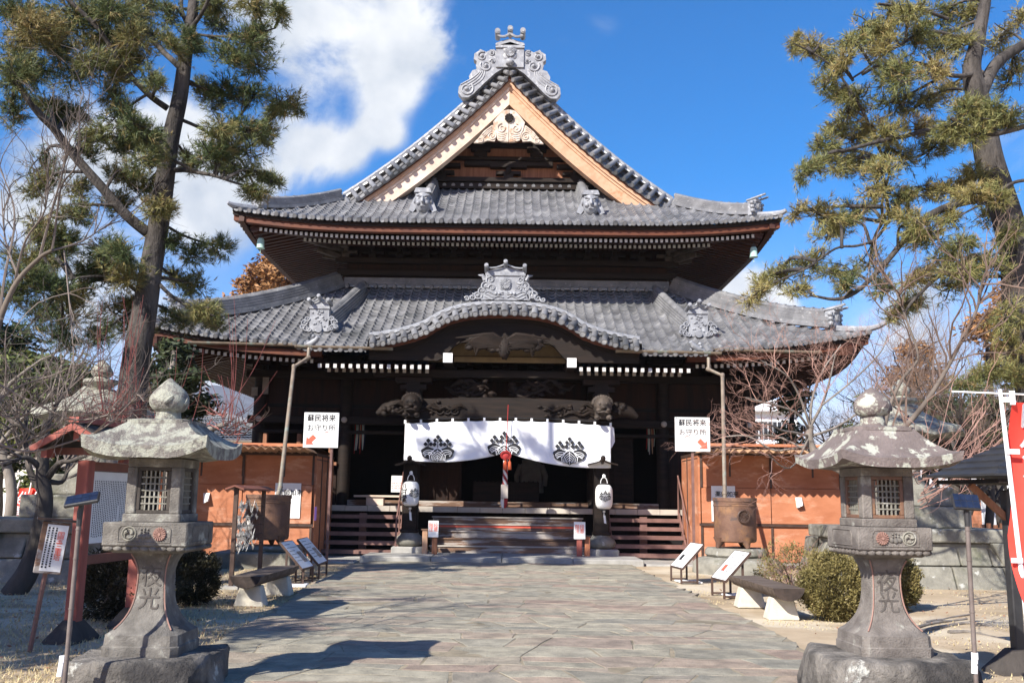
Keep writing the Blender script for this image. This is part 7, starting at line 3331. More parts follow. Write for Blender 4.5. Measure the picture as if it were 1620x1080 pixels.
YL = 16.5
R_ = random.Random(21)
tL = pxl([(192, 912, 16.5), (205, 650), (222, 540), (243, 420), (258, 310), (268, 240), (280, 170), (292, 90), (303, 20), (306, -60), (310, -150)], YL)
tL[0].z = -.05
mpp = (at(300, 400, YL) - at(200, 400, YL)).length / 100
trL = [x * mpp for x in (27, 23, 20, 17, 15, 14, 12.5, 11, 9, 7.5, 6)]
limbsL = [(pxl([(240, 372), (195, 335), (140, 275), (90, 210), (60, 180), (15, 110)], YL, -1.6), 9 * mpp, 4.5 * mpp),
   (pxl([(266, 172), (235, 150), (200, 112), (170, 65), (140, 30), (100, -10)], YL, -1.2), 5.5 * mpp, 3 * mpp),
   (pxl([(282, 108), (245, 70), (215, 32), (195, -10)], YL, 1.0), 5 * mpp, 3.2 * mpp),
   (pxl([(300, 48), (288, 15), (284, -30)], YL, .6), 4 * mpp, 2.6 * mpp), (pxl([(298, 52), (318, 22), (335, -10)], YL, -.6), 4 * mpp, 2.6 * mpp),
   (pxl([(276, 272), (300, 270), (330, 275), (356, 284)], YL, -.8), 4.5 * mpp, 2 * mpp), (pxl([(290, 55), (340, 57), (390, 58), (438, 45)], YL, -.7), 2.6 * mpp, 1.2 * mpp),
   (pxl([(285, 190), (320, 205), (370, 235), (400, 290), (415, 318)], YL, 1.0), 3.2 * mpp, 1.3 * mpp), (pxl([(245, 440), (275, 470), (310, 490), (340, 500)], YL, -.5), 3.4 * mpp, 1.4 * mpp),
   (pxl([(250, 350), (290, 372), (330, 385), (368, 388)], YL, .9), 2.6 * mpp, 1.2 * mpp), (pxl([(232, 470), (190, 440), (150, 435), (95, 445)], YL, -.8), 3.4 * mpp, 1.6 * mpp),
   (pxl([(212, 115), (160, 45), (130, 48), (70, 38)], YL, -.6), 2.0 * mpp, 1.4 * mpp)]
CL = [(30, 20, 50, 30), (85, 60, 44, 30), (150, 20, 44, 30), (195, 75, 34, 26), (60, 110, 40, 28), (20, 85, 40, 30), (110, 130, 34, 22), (205, 25, 36, 24), (265, 30, 26, 22, .7), (270, 75, 20, 18, .7), (240, 130, 26, 20, .8), (185, 120, 30, 24), (180, 225, 34, 22), (225, 255, 30, 20), (190, 330, 34, 22), (60, 300, 34, 22), (100, 375, 38, 24), (200, 400, 38, 26), (120, 470, 38, 26), (55, 505, 38, 26), (205, 520, 34, 20), (100, 540, 36, 20), (40, 440, 36, 24), (50, 50, 62, 46, 1.2, -1.2), (120, 25, 55, 36, 1.0, -.6), (175, 50, 46, 34), (25, 125, 40, 40, 1, -1.5), (95, 95, 40, 30, .9), (140, 100, 38, 30), (130, 78, 30, 24), (210, 100, 34, 26), (215, 60, 32, 26), (245, 60, 28, 24, .7),
  (180, 15, 40, 24), (235, 15, 36, 22), (75, 165, 34, 24, .9), (20, 180, 30, 26), (300, 62, 24, 15, 1.2), (352, 8, 34, 14), (402, 10, 32, 14), (440, 12, 20, 14, .6), (345, 38, 24, 14, .8), (395, 70, 40, 34), (425, 62, 26, 20, .8), (360, 100, 34, 24),
  (410, 105, 34, 26), (335, 160, 26, 30), (362, 150, 36, 30), (405, 148, 38, 24), (448, 160, 28, 18, 1.2), (470, 165, 12, 10, .6), (350, 195, 32, 26), (392, 200, 38, 26), (425, 208, 22, 16), (325, 248, 40, 22, 1.2), (300, 262, 22, 16), (352, 262, 22, 14),
  (395, 240, 36, 20, .8), (395, 278, 30, 18, .8), (436, 288, 26, 14, .9), (405, 305, 28, 12, .8), (175, 150, 38, 22), (178, 185, 34, 24), (210, 195, 40, 26, 1.2), (165, 205, 22, 22), (230, 222, 36, 20, 1.1), (200, 235, 30, 16), (118, 170, 34, 16), (95, 180, 20, 12),
  (200, 285, 44, 26), (235, 300, 36, 22), (252, 325, 28, 18, 1.2), (140, 250, 30, 24, .7), (120, 310, 30, 24, .7), (75, 270, 30, 24, .6), (115, 345, 34, 20), (60, 345, 34, 24), (165, 395, 44, 28), (95, 405, 44, 28), (40, 410, 44, 30), (145, 440, 44, 28, 1.2), (205, 440, 40, 26), (75, 455, 44, 26),
  (20, 470, 36, 26), (110, 500, 40, 24), (185, 495, 40, 22), (155, 535, 34, 20, .8), (300, 400, 34, 24, .8), (345, 392, 30, 16, .7), (280, 440, 28, 24, .7), (318, 455, 34, 26, .8), (325, 490, 34, 18, 1.1), (290, 505, 28, 16), (345, 515, 20, 12, .7), (265, 380, 26, 20, .8)]
pine('pine_tree', 'tall pine with a dark leaning trunk rising behind the left stone lantern', tL, trL, limbsL, clumps_px(CL, YL, 1.3, R_), 31, M_needle, 400, .135, .0056, 1.3, nper=11, tonef=.07)

YR = 15.5
tR = pxl([(1690, 960, 15.5), (1655, 700), (1622, 520), (1603, 400), (1575, 290), (1560, 220), (1546, 155), (1538, 105), (1548, 55), (1562, 0), (1570, -80)], YR)
tR[0].z = -.05
mpp = (at(1500, 300, YR) - at(1400, 300, YR)).length / 100
trR = [x * mpp for x in (33, 30, 26, 23, 22, 20, 17, 14, 11, 9, 7)]
limbsR = [(pxl([(1552, 150), (1575, 105), (1612, 72), (1670, 35)], YR, .8), 11 * mpp, 7 * mpp), (pxl([(1555, 210), (1500, 200), (1430, 216), (1380, 228), (1336, 238)], YR, -.9), 5 * mpp, 2.2 * mpp),
   (pxl([(1585, 310), (1525, 318), (1470, 345), (1430, 380), (1385, 435), (1330, 472), (1280, 470)], YR, -1.0), 7.5 * mpp, 1.8 * mpp),
   (pxl([(1440, 352), (1438, 310), (1430, 298), (1415, 330), (1390, 372), (1355, 385), (1320, 392), (1270, 430), (1205, 455)], YR, -1.2), 3.4 * mpp, 1.2 * mpp),
   (pxl([(1398, 350), (1395, 320), (1402, 285), (1408, 262)], YR, -.8), 2.6 * mpp, 1.4 * mpp), (pxl([(1553, 118), (1515, 122), (1485, 112), (1470, 90)], YR, -.6), 4.5 * mpp, 2.4 * mpp),
   (pxl([(1530, 60), (1460, 50), (1420, 75), (1345, 122)], YR, -1.0), 3.2 * mpp, 1.4 * mpp), (pxl([(1500, 30), (1440, 12), (1392, 8)], YR, -.6), 3 * mpp, 2 * mpp),
   (pxl([(1640, 195), (1570, 212), (1530, 200), (1505, 186)], YR - 1.2), 4 * mpp, 3 * mpp), (pxl([(1610, 440), (1560, 410), (1500, 425), (1450, 470), (1425, 500)], YR, -1.0), 4.5 * mpp, 1.6 * mpp),
   (pxl([(1640, 285), (1600, 292), (1560, 320), (1520, 345)], YR - 1), 3 * mpp, 1.3 * mpp), (pxl([(1400, 250), (1350, 150), (1310, 98), (1258, 70)], YR, -.5), 2.6 * mpp, 1.0 * mpp),
   (pxl([(1635, 600), (1590, 590), (1550, 600)], YR - .5), 3 * mpp, 1.2 * mpp)]
CR = [(1460, 300, 34, 22), (1500, 300, 34, 22), (1540, 265, 30, 20), (1540, 440, 34, 20, .8), (1580, 430, 34, 24, .8, -.8), (1490, 460, 30, 18, .8), (1420, 310, 30, 18, .8), (1350, 65, 24, 16, .8), (1375, 420, 30, 16, .7), (1258, 70, 12, 8, .7), (1280, 78, 18, 12, .9), (1310, 90, 22, 14, .9), (1338, 95, 16, 12, .6), (1362, 42, 24, 16, .9), (1388, 55, 28, 22), (1410, 25, 30, 22), (1392, 82, 26, 22, .9), (1440, 18, 36, 22), (1440, 60, 36, 28, 1.1), (1480, 30, 40, 28), (1485, 75, 40, 30, 1.1), (1525, 25, 34, 26), (1520, 70, 28, 24),
  (1302, 138, 20, 12, .8), (1330, 150, 28, 16, .9), (1360, 155, 30, 16), (1395, 125, 32, 26, 1.1), (1430, 120, 38, 30, 1.2), (1470, 118, 34, 26), (1405, 165, 38, 22, 1.1), (1450, 165, 36, 24), (1490, 150, 30, 20, .7), (1345, 190, 34, 14, .7), (1385, 200, 40, 16, .8), (1320, 205, 30, 14, .7), (1350, 222, 40, 20), (1400, 215, 42, 20), (1445, 205, 36, 20),
  (1300, 230, 22, 12, .9), (1285, 262, 26, 16, .9), (1268, 275, 16, 12, .8), (1320, 262, 34, 22), (1360, 270, 36, 22), (1400, 275, 36, 24), (1430, 250, 34, 22), (1470, 240, 36, 24), (1500, 225, 36, 26), (1530, 175, 40, 18, 1.2, -1.2), (1570, 178, 36, 18, 1.2, -1.2), (1605, 185, 34, 18, 1.2, -1.2), (1505, 200, 30, 20, 1, -1), (1545, 215, 34, 18, 1, -1.2),
  (1255, 335, 10, 10, .5), (1290, 340, 26, 22, .9), (1320, 350, 34, 22), (1305, 372, 30, 16), (1350, 330, 30, 18, .7), (1375, 300, 28, 18, .7), (1430, 345, 30, 16, .8), (1470, 375, 36, 24), (1450, 360, 26, 18), (1500, 350, 30, 20, .8), (1540, 305, 36, 16, 1, -1), (1580, 320, 30, 20, .9, -1), (1605, 365, 26, 22, .9, -.8), (1520, 385, 34, 22), (1555, 345, 26, 20, .7),
  (1600, 130, 34, 26, .8, 1), (1575, 60, 30, 26, .7, 1), (1610, 30, 30, 26, .8, 1), (1600, 90, 26, 20, .6, .8), (1200, 452, 22, 20, .7), (1185, 470, 14, 14, .5), (1235, 440, 30, 18, .7), (1275, 420, 30, 20, .8), (1310, 430, 28, 16, .8), (1250, 460, 22, 14, .5), (1345, 450, 30, 12, .6), (1400, 455, 26, 14, .6), (1445, 445, 36, 20), (1480, 410, 40, 22),
  (1440, 480, 28, 16), (1520, 425, 36, 18, .8), (1590, 490, 30, 26, 1, -.8), (1560, 590, 40, 18, 1, -.8), (1600, 600, 30, 22, 1, -.8), (1530, 612, 30, 14, .9, -.8), (1600, 545, 26, 20, .8, -.6), (1405, 500, 18, 14, .6)]
pine('pine_tree', 'broad old pine with a thick forked trunk at the right edge', tR, trR, limbsR, clumps_px(CR, YR, 1.2, R_), 32, M_needle2, 300, .135, .0055, 1.2, nper=11, tonef=.16)


# ---------------------------------------------- leafless trees
class Bare:
 def __init__(s, seed):
  s.R = random.Random(seed)
  s.big, s.small, s.tiny = MB(), MB(), MB()

 def grow(s, p, d, ln, r, lev, spread=.6, up=.15, kids=(3, 5), droop=0.0, mlen=.62):
  R = s.R
  n = 4 if lev > 1 else 3
  pts = [p]
  q = d.normalized()
  seg = ln / n
  for i in range(n):
   q = (q + Vector((R.gauss(0, .21), R.gauss(0, .21), R.gauss(0, .17) + up * .3 - droop * .2))).normalized()
   pts.append(pts[-1] + q * seg)
  r1 = r * .55 if lev > 0 else r * .35
  rs = [r + (r1 - r) * i / n for i in range(n + 1)]
  (s.big if r > .022 else s.small if lev > 0 else s.tiny).tube(pts, rs, 7 if r > .04 else 4 if r > .012 else 3, cap=False)
  if lev <= 0:
   return
  k = R.randint(*kids)
  for i in range(k):
   u = R.uniform(.3, 1.0) if i else 1.0
   j = min(n - 1, int(u * n))
   o = pts[j] + (pts[j + 1] - pts[j]) * (u * n - j)
   ax = q.orthogonal().normalized()
   ax.rotate(Matrix.Rotation(R.uniform(0, 2 * PI), 3, q))
   dd = (q * (1 - .3 * spread) + ax * spread * R.uniform(.6, 1.3) + Vector((0, 0, up))).normalized()
   s.grow(o, dd, ln * mlen * R.uniform(.75, 1.15), max(.0022, r1 * R.uniform(.6, .9)), lev - 1, spread, up, kids, droop, mlen)

 def done(s, name, lab, loc, mb_, mt, mt2, group=None, cat='tree'):
  t = thing(name, lab, cat, loc, group=group)
  s.big.build('trunk', mb_, t, smooth=60)
  if s.small.v:
   raw('branches', [tuple(p) for p in s.small.v], s.small.f, s.small.a, mt, t)
  if s.tiny.v:
   raw('twigs', [tuple(p) for p in s.tiny.v], s.tiny.f, s.tiny.a, mt2, t)
  return t


# maple with pinkish twigs before the right booth
b = Bare(4)
Ym = 19.0
base = at(1395, 905, Ym)
base.z = 0
tk = [base] + pxl([(1385, 800), (1345, 752), (1296, 722), (1281, 695), (1282, 672)], Ym)
limb(b.big, tk, .10, .075, 4, 9, .03)
for pts, r in ([(1282, 680), (1262, 655), (1225, 640), (1180, 628)], .03), ([(1282, 676), (1300, 640), (1312, 600), (1322, 560)], .035), ([(1281, 690), (1240, 680), (1205, 668)], .028), ([(1282, 670), (1285, 630), (1300, 590), (1330, 545)], .032), \
  ([(1283, 690), (1330, 672), (1370, 640), (1400, 600)], .03), ([(1282, 705), (1225, 712), (1185, 690), (1150, 690)], .026), ([(1283, 715), (1225, 690), (1180, 690)], .022), ([(1282, 672), (1262, 620), (1240, 590), (1205, 570)], .028), ([(1300, 640), (1350, 600), (1390, 560), (1405, 530)], .024), ([(1282, 690), (1250, 740), (1215, 720)], .02):
 c = pxl(pts, Ym, b.R.uniform(-1.6, 1.2))
 cc = limb(b.big, c, r, .012, 5, 6, .03, 3)
 for k in range(7):
  o = cc[b.R.randint(4, len(cc) - 1)]
  dd = (cc[-1] - cc[0]).normalized() + Vector((b.R.gauss(0, .5), b.R.gauss(0, .5), b.R.gauss(.15, .35)))
  b.grow(o, dd, b.R.uniform(.45, .9), .009, 3, .65, .06, (2, 4), 0, .62)
b.done('bare_maple', 'leafless maple with fine pinkish twigs in front of the right booth', base, M_bark2, M_twigpink, M_twigpink)

# tree with a long slanting branch behind the right lantern
b = Bare(9)
base = at(1378, 930, 13.5)
base.z = 0
cc = limb(b.big, [base] + pxl([(1380, 760), (1395, 705), (1440, 665), (1480, 615), (1520, 545), (1548, 480), (1556, 440)], 13.5, -.6), .06, .012, 5, 8, .04)
for k in range(26):
 o = cc[b.R.randint(12, len(cc) - 2)]
 b.grow(o, Vector((b.R.gauss(.3, .5), b.R.gauss(0, .5), b.R.gauss(.8, .3))), b.R.uniform(.6, 1.2), .016, 2, .5, .1, (2, 4))
cc = limb(b.big, pxl([(1382, 740), (1420, 610), (1452, 560), (1420, 470), (1400, 440)], 13.5, .8), .03, .009, 5, 7, .04)
for k in range(20):
 b.grow(cc[b.R.randint(4, len(cc) - 1)], Vector((b.R.gauss(-.1, .5), b.R.gauss(0, .5), b.R.gauss(.7, .3))), b.R.uniform(.5, 1.0), .014, 2, .5, .1, (2, 4))
b.done('bare_tree', 'leafless tree with one long slanting branch behind the right stone lantern', base, M_bark3, M_twigbrown, M_twigbrown)

# thin orange shoots right of the near right lantern
b = Bare(12)
base = at(1412, 900, 11.5)
base.z = 0
limb(b.big, [base, at(1415, 800, 11.5), at(1440, 750, 11.6), at(1456, 735, 11.6)], .05, .035, 4, 7, .03)
for k in range(26):
 x1, y1 = b.R.uniform(1430, 1600), b.R.uniform(600, 760)
 if k % 3 == 0:
  x1, y1 = b.R.uniform(1560, 1600), b.R.uniform(650, 720)
 p0 = at(1455 + b.R.uniform(-8, 8), 745 + b.R.uniform(-20, 60), 11.5)
 p1 = at(x1, y1, 11.5 + b.R.uniform(-1.2, 1.0))
 c = curve3([p0, (p0 + p1) / 2 + Vector((0, 0, -.06)), p1], 4)
 b.small.tube(c, [.0065 - .0004 * i for i in range(len(c))], 4, cap=False)
 for q in range(3):
  b.grow(c[b.R.randint(3, len(c) - 1)], (p1 - p0) + Vector((b.R.gauss(0, .3), b.R.gauss(0, .3), b.R.gauss(.1, .3))), b.R.uniform(.15, .5), .005, 1, .5, .1, (1, 3))
b.done('pruned_shrub_tree', 'pruned bush with long orange brown shoots beside the black notice board', base, M_bark2, M_twigpink, M_twigpink)

# left: dark crooked tree by the pedestal
b = Bare(15)
Yt = 14.2
base = gr(22, 938)
base.z = -.02
Yt = base.y
cc = limb(b.big, [base] + pxl([(45, 900), (62, 850), (70, 800), (66, 750), (72, 700), (76, 665)], Yt), .20, .06, 5, 10, .05)
for pts, r in ([(70, 790), (48, 745), (40, 700), (45, 650)], .07), ([(72, 760), (92, 735), (115, 728), (140, 720)], .06), ([(66, 745), (40, 725), (5, 738)], .06), ([(70, 720), (58, 690), (30, 670), (5, 680)], .05), ([(74, 690), (90, 640), (120, 600)], .045), ([(72, 765), (100, 760), (118, 700)], .05):
 c2 = limb(b.big, pxl(pts, Yt, b.R.uniform(-.8, .8)), r, .02, 5, 7, .05)
 for k in range(9):
  b.grow(c2[b.R.randint(4, len(c2) - 1)], (c2[-1] - c2[0]).normalized() + Vector((b.R.gauss(0, .5), b.R.gauss(0, .5), b.R.gauss(.2, .4))), b.R.uniform(.6, 1.1), .016, 3, .6, .08, (2, 3))
b.done('bare_plum_tree', 'dark crooked leafless tree beside the left stepped pedestal', base, M_barkdark, M_twig, M_twig)

# left edge: pale leafless tree nearer the camera
b = Bare(18)
base = at(-60, 1000, 9.6)
base.z = 0
cc = limb(b.big, [base] + pxl([(-40, 700), (-10, 540), (22, 455), (62, 408), (82, 395)], 9.6, -.3), .042, .016, 5, 8, .03)
for pts, r in ([(62, 410), (78, 340), (100, 270), (112, 215)], .016), ([(22, 455), (40, 380), (70, 330), (75, 250)], .014), ([(82, 395), (130, 380), (170, 355)], .012), ([(-5, 535), (10, 420), (20, 330), (-10, 250)], .018), ([(82, 392), (95, 300), (120, 260), (128, 190)], .013), ([(30, 440), (5, 380), (0, 300)], .014), \
  ([(-20, 600), (60, 640), (120, 665), (200, 640), (245, 560)], .012), ([(-30, 690), (40, 715), (110, 700), (170, 672), (215, 625)], .014), ([(-30, 650), (30, 610), (90, 590), (140, 570)], .014), ([(-30, 720), (60, 690), (110, 640), (150, 600)], .012), ([(-40, 640), (20, 660), (70, 640)], .012), ([(100, 395), (110, 480), (118, 560)], .009):
 c2 = limb(b.small, pxl(pts, 9.5, b.R.uniform(-.6, .5)), r, .005, 5, 5, .03)
 for k in range(11):
  b.grow(c2[b.R.randint(3, len(c2) - 1)], (c2[-1] - c2[0]).normalized() + Vector((b.R.gauss(0, .45), b.R.gauss(0, .45), b.R.gauss(.25, .35))), b.R.uniform(.3, .65), .0065, 2, .55, .10, (2, 3))
b.done('bare_tree', 'pale grey leafless tree leaning in at the left edge before the pine', base, M_bark3, M_twig, M_twig)

# pollarded tree with red shoots behind the left lantern
b = Bare(22)
Yp = 13.2
base = at(176, 960, Yp)
base.z = 0
limb(b.big, [base] + pxl([(180, 760), (172, 690), (176, 655)], Yp), .09, .06, 4, 8, .03)
limb(b.big, pxl([(174, 690), (200, 665), (210, 645)], Yp, .3), .05, .04, 4, 7, .03)
for k in range(24):
 x0, y0 = b.R.choice([(176, 655), (168, 650), (208, 645), (190, 660)])
 x0 += b.R.uniform(-10, 10)
 p0 = at(x0, y0 + b.R.uniform(-5, 15), Yp + b.R.uniform(-.2, .2))
 p1 = at(x0 + b.R.gauss(10, 22), y0 - b.R.uniform(50, 190), Yp + b.R.uniform(-.6, .6))
 c = curve3([p0, (p0 + p1) / 2 + Vector((b.R.uniform(-.08, .08), 0, 0)), p1], 4)
 b.small.tube(c, [.0062 - .0004 * i for i in range(len(c))], 3, cap=False)
for k in range(90):
 p0 = at(b.R.uniform(135, 225), b.R.uniform(640, 690), Yp + b.R.uniform(-.3, .3))
 b.grow(p0, Vector((b.R.gauss(0, .6), b.R.gauss(0, .6), b.R.gauss(.1, .5))), b.R.uniform(.2, .5), .006, 2, .7, .05, (2, 3))
b.done('pollarded_tree', 'pollarded tree with straight red shoots behind the left stone lantern', base, M_bark2, M_twigred, M_twig)
b = Bare(24)
Yp = 12.5
base = at(272, 960, Yp)
base.z = 0
limb(b.big, [base] + pxl([(275, 760), (285, 700), (345, 675), (362, 668)], Yp), .05, .03, 4, 7, .03)
for k in range(22):
 p0 = at(b.R.uniform(345, 375), b.R.uniform(655, 675), Yp + b.R.uniform(-.15, .15))
 p1 = at(b.R.uniform(310, 440), b.R.uniform(455, 640), Yp + b.R.uniform(-.5, .5))
 if k % 3 == 0:
  p0 = at(b.R.uniform(240, 300), b.R.uniform(640, 690), Yp + .3)
  p1 = at(b.R.uniform(230, 340), b.R.uniform(520, 610), Yp + .3)
 c = curve3([p0, (p0 + p1) / 2 + Vector((.05, 0, -.05)), p1], 4)
 b.small.tube(c, [.0055 - .0004 * i for i in range(len(c))], 3, cap=False)
for k in range(40):
 p0 = at(b.R.uniform(335, 390), b.R.uniform(650, 690), Yp + b.R.uniform(-.2, .2))
 b.grow(p0, Vector((b.R.gauss(0, .6), b.R.gauss(0, .6), b.R.gauss(.2, .5))), b.R.uniform(.15, .3), .008, 1, .8, .05, (2, 4))
b.done('pollarded_tree', 'small pollarded tree with thin red whips over the left stone lantern roof', base, M_bark2, M_twigred, M_twigbrown)


# ---------------------------------------------- leafy crowns
def leafy(name, lab, base, blobs, n, size, mat, seed, trunk_r=.2, top=None, group=None, cat='tree', mtr=None, flat=.6, clump=9):
 R = random.Random(seed)
 t = thing(name, lab, cat, base, group=group)
 mb = MB()
 base = Vector(base)
 tp = Vector(top) if top else Vector(blobs[0][0])
 cc = limb(mb, [base, (base + tp) / 2 + Vector((R.uniform(-.2, .2), R.uniform(-.2, .2), 0)), tp], trunk_r, trunk_r * .25, 5, 8, .05)
 for c, rx, ry, rz in blobs:
  near = min(cc, key=lambda q: (q - Vector(c)).length + max(0, q.z - c[2]))
  limb(mb, [near, (near + Vector(c)) / 2, Vector(c)], trunk_r * .3, trunk_r * .06, 3, 5, .1)
 mb.build('trunk', mtr or M_bark2, t, smooth=60)
 vs, fs, ts = [], [], []
 tot = sum(b_[1] * b_[3] for b_ in blobs)
 for c, rx, ry, rz in blobs:
  c = Vector(c)
  for k in range(max(3, int(n * rx * rz / tot))):
   # leaf sprays sit mostly near the surface of each mass
   d = Vector((R.gauss(0, 1), R.gauss(0, 1), R.gauss(0, 1))).normalized()
   f = R.uniform(.25, 1.0) ** .5 * (1 + .28 * noise.noise(d * 2.2 + c))
   q = c + Vector((d.x * rx, d.y * ry, d.z * rz)) * f
   if noise.noise(q * (1.6 / max(rx, .5)) + Vector((seed, 0, 0))) < -.28:
    continue
   tone = .45 + .5 * noise.noise(q * (1.1 / max(.4, rx * .5)))
   for m_ in range(clump):
    o = q + Vector((R.gauss(0, size), R.gauss(0, size), R.gauss(0, size * flat)))
    a_ = Vector((R.gauss(0, 1), R.gauss(0, 1), R.gauss(0, .6))).normalized() * size * R.uniform(.5, 1.0)
    b_ = a_.cross(Vector((R.gauss(0, 1), R.gauss(0, 1), R.gauss(0, 1)))).normalized() * size * R.uniform(.18, .34)
    i0 = len(vs)
    vs += [tuple(o - a_), tuple(o - b_), tuple(o + a_), tuple(o + b_)]
    fs.append((i0, i0 + 1, i0 + 2, i0 + 3))
    ts.append(min(1, max(0, tone + R.uniform(-.22, .22))))
 raw('crown', vs, fs, ts, mat, t)
 return t


def pb(lst, Y, R, sp=1.0):
 r = []
 for px, py, rx, ry in lst:
  y = Y + R.uniform(-sp, sp)
  p = at(px, py, y)
  s = (at(px + 100, py, y) - p).length / 100
  r.append((tuple(p), rx * s, rx * s * .9, ry * s))
 return r


R = random.Random(77)
# brown cedar behind the left roof
Yc = 58
lst = [(428, 412, 16, 14), (410, 428, 16, 12), (440, 435, 22, 14), (400, 452, 22, 14), (432, 462, 26, 14), (468, 455, 18, 13), (385, 478, 26, 14), (420, 488, 30, 16), (460, 482, 24, 14), (365, 500, 24, 14), (400, 512, 34, 18), (450, 512, 34, 18), (490, 470, 16, 14), (478, 445, 10, 10)]
p = at(432, 780, Yc)
leafy('cedar', 'rusty brown cedar top rising behind the left side of the hall roof', (p.x, Yc, 0), pb(lst, Yc, R, 1.0), 1500, .26, M_cedar, 5, .45, tuple(at(432, 405, Yc)), mtr=M_barkdark, clump=10)
# dark conifer next to it
lst = [(455, 470, 10, 14), (462, 490, 14, 12), (480, 492, 14, 10)]
p = at(462, 780, 62)
leafy('dark_conifer', 'dark conifer half hidden between the brown cedar and the hall roof', (p.x, 62, 0), pb(lst, 62, R, .5), 200, .3, M_evdark, 6, .3, tuple(at(462, 455, 62)), mtr=M_barkdark)
# evergreens on the left
for i, (lst, Y, n, mat, lab, bx_) in enumerate([
 ([(60, 590, 50, 34), (30, 630, 46, 34), (95, 620, 46, 34), (60, 660, 60, 36), (110, 660, 40, 30), (15, 680, 40, 30), (125, 600, 26, 24)], 25, 1100, M_ever, 'broad yellow green evergreen tree behind the left bare twigs', 75),
 ([(20, 540, 34, 30), (-10, 600, 40, 40), (15, 590, 30, 40), (-20, 660, 40, 40), (0, 720, 36, 34)], 27, 700, M_evdark, 'dark evergreen tree at the left edge', -10),
 ([(275, 560, 24, 22), (285, 600, 34, 18), (262, 625, 40, 20), (300, 640, 38, 16), (255, 660, 44, 22), (285, 690, 46, 22), (235, 590, 20, 20)], 24, 900, M_evdark, 'dark drooping spruce between the pine trunk and the hall corner', 272),
 ([(100, 700, 40, 26), (140, 725, 36, 26), (95, 750, 40, 26), (130, 770, 36, 24), (60, 770, 34, 24)], 30, 500, M_ever, 'low evergreen tree behind the red notice board', 105)]):
 p = at(bx_, 820, Y)
 leafy('evergreen_tree', lab, (p.x, Y, 0), pb(lst, Y, R, .8), n, .17 if i != 2 else .14, mat, 40 + i, .28, tuple(at(lst[0][0], lst[0][1], Y)), group='evergreen trees on the left', mtr=M_bark2)
# evergreens on the right, further back
for i, (lst, Y, n, mat, lab, bx_) in enumerate([
 ([(1255, 590, 22, 18), (1250, 640, 24, 16), (1265, 620, 20, 18), (1250, 690, 26, 18), (1265, 735, 30, 22), (1240, 720, 22, 20)], 34, 420, M_ever, 'slim yellowish evergreen seen through the maple twigs', 1258),
 ([(1490, 655, 36, 26), (1530, 690, 36, 26), (1470, 700, 36, 24), (1560, 650, 34, 26), (1515, 730, 40, 22), (1580, 700, 34, 28)], 27, 620, M_evdark, 'dark evergreen mass behind the red banner', 1525),
 ([(1430, 600, 26, 20), (1450, 560, 28, 20), (1475, 600, 26, 20), (1440, 640, 26, 20)], 38, 330, M_cedar, 'brown leaved tree behind the slanting bare branch', 1450),
 ([(1380, 640, 20, 16), (1350, 690, 24, 20), (1345, 730, 30, 20), (1320, 745, 30, 18)], 36, 280, M_ever, 'low evergreen bush seen behind the right stone lantern finial', 1352),
 ([(1560, 520, 30, 26), (1600, 480, 30, 30), (1590, 560, 34, 26)], 33, 330, M_cedar, 'brown leaved tree behind the right pine trunk', 1585)]):
 p = at(bx_, 820, Y)
 leafy('background_tree', lab, (p.x, Y, 0), pb(lst, Y, R, .8), n, .17, mat, 60 + i, .2, tuple(at(lst[0][0], lst[0][1], Y)), group='background trees on the right', mtr=M_barkdark)
# leafless wood on the right
for i, (px, Y, h, lab) in enumerate([(1390, 30, 6.2, 'leafless brown tree behind the maple, left of the far right wood'), (1432, 33, 8.0, 'leafless brown tree standing behind the tall right stone lantern'), (1475, 28, 8.0, 'leafless brown tree above the right pedestal, second from the banner'),
          (1515, 35, 9.2, 'tall leafless brown tree behind the black notice board roof'), (1555, 30, 8.2, 'leafless brown tree right behind the red banner pole'), (1605, 33, 8.5, 'leafless brown tree behind the red banner cloth'), (1500, 24, 6.4, 'low leafless brown tree between the right pedestal and the banner pole'), (1410, 26, 6.0, 'low leafless brown tree just left of the tall right stone lantern'), (1340, 40, 6.5, 'small leafless tree far behind the maple')]):
 b = Bare(100 + i)
 p = at(px, 800, Y)
 p.z = 0
 q = [p, p + Vector((b.R.uniform(-.3, .3), 0, h * .25)), p + Vector((b.R.uniform(-.5, .5), b.R.uniform(-.3, .3), h * .45))]
 limb(b.big, q, .15, .10, 4, 8, .04)
 for k in range(8):
  b.grow(q[2] - Vector((0, 0, b.R.uniform(0, h * .25))), Vector((b.R.gauss(0, .7), b.R.gauss(0, .5), 1)), h * .28, .06, 5, .5, .10, (2, 4), 0, .66)
 b.done('leafless_tree', lab, p, M_barkdark, M_twigbrown, M_twigbrown, 'leafless trees on the far right')
for i, (px, Y, h, lab) in enumerate([(5, 20, 7.0, 'grey leafless tree far left behind the pale branches'), (120, 22, 6.5, 'grey leafless tree behind the red notice board roof'), (395, 38, 4.6, 'small leafless tree before the far tiled hall')]):
 b = Bare(140 + i)
 p = at(px, 800, Y)
 p.z = 0
 q = [p, p + Vector((b.R.uniform(-.3, .3), 0, h * .22)), p + Vector((b.R.uniform(-.4, .4), 0, h * .4))]
 limb(b.big, q, .14, .09, 4, 8, .04)
 for k in range(5):
  b.grow(q[2] - Vector((0, 0, b.R.uniform(0, h * .15))), Vector((b.R.gauss(0, .6), b.R.gauss(0, .6), 1)), h * .27, .06, 4, .55, .10, (2, 4), 0, .66)
 b.done('leafless_tree', lab, p, M_bark2, M_twig, M_twig, 'leafless trees on the left')

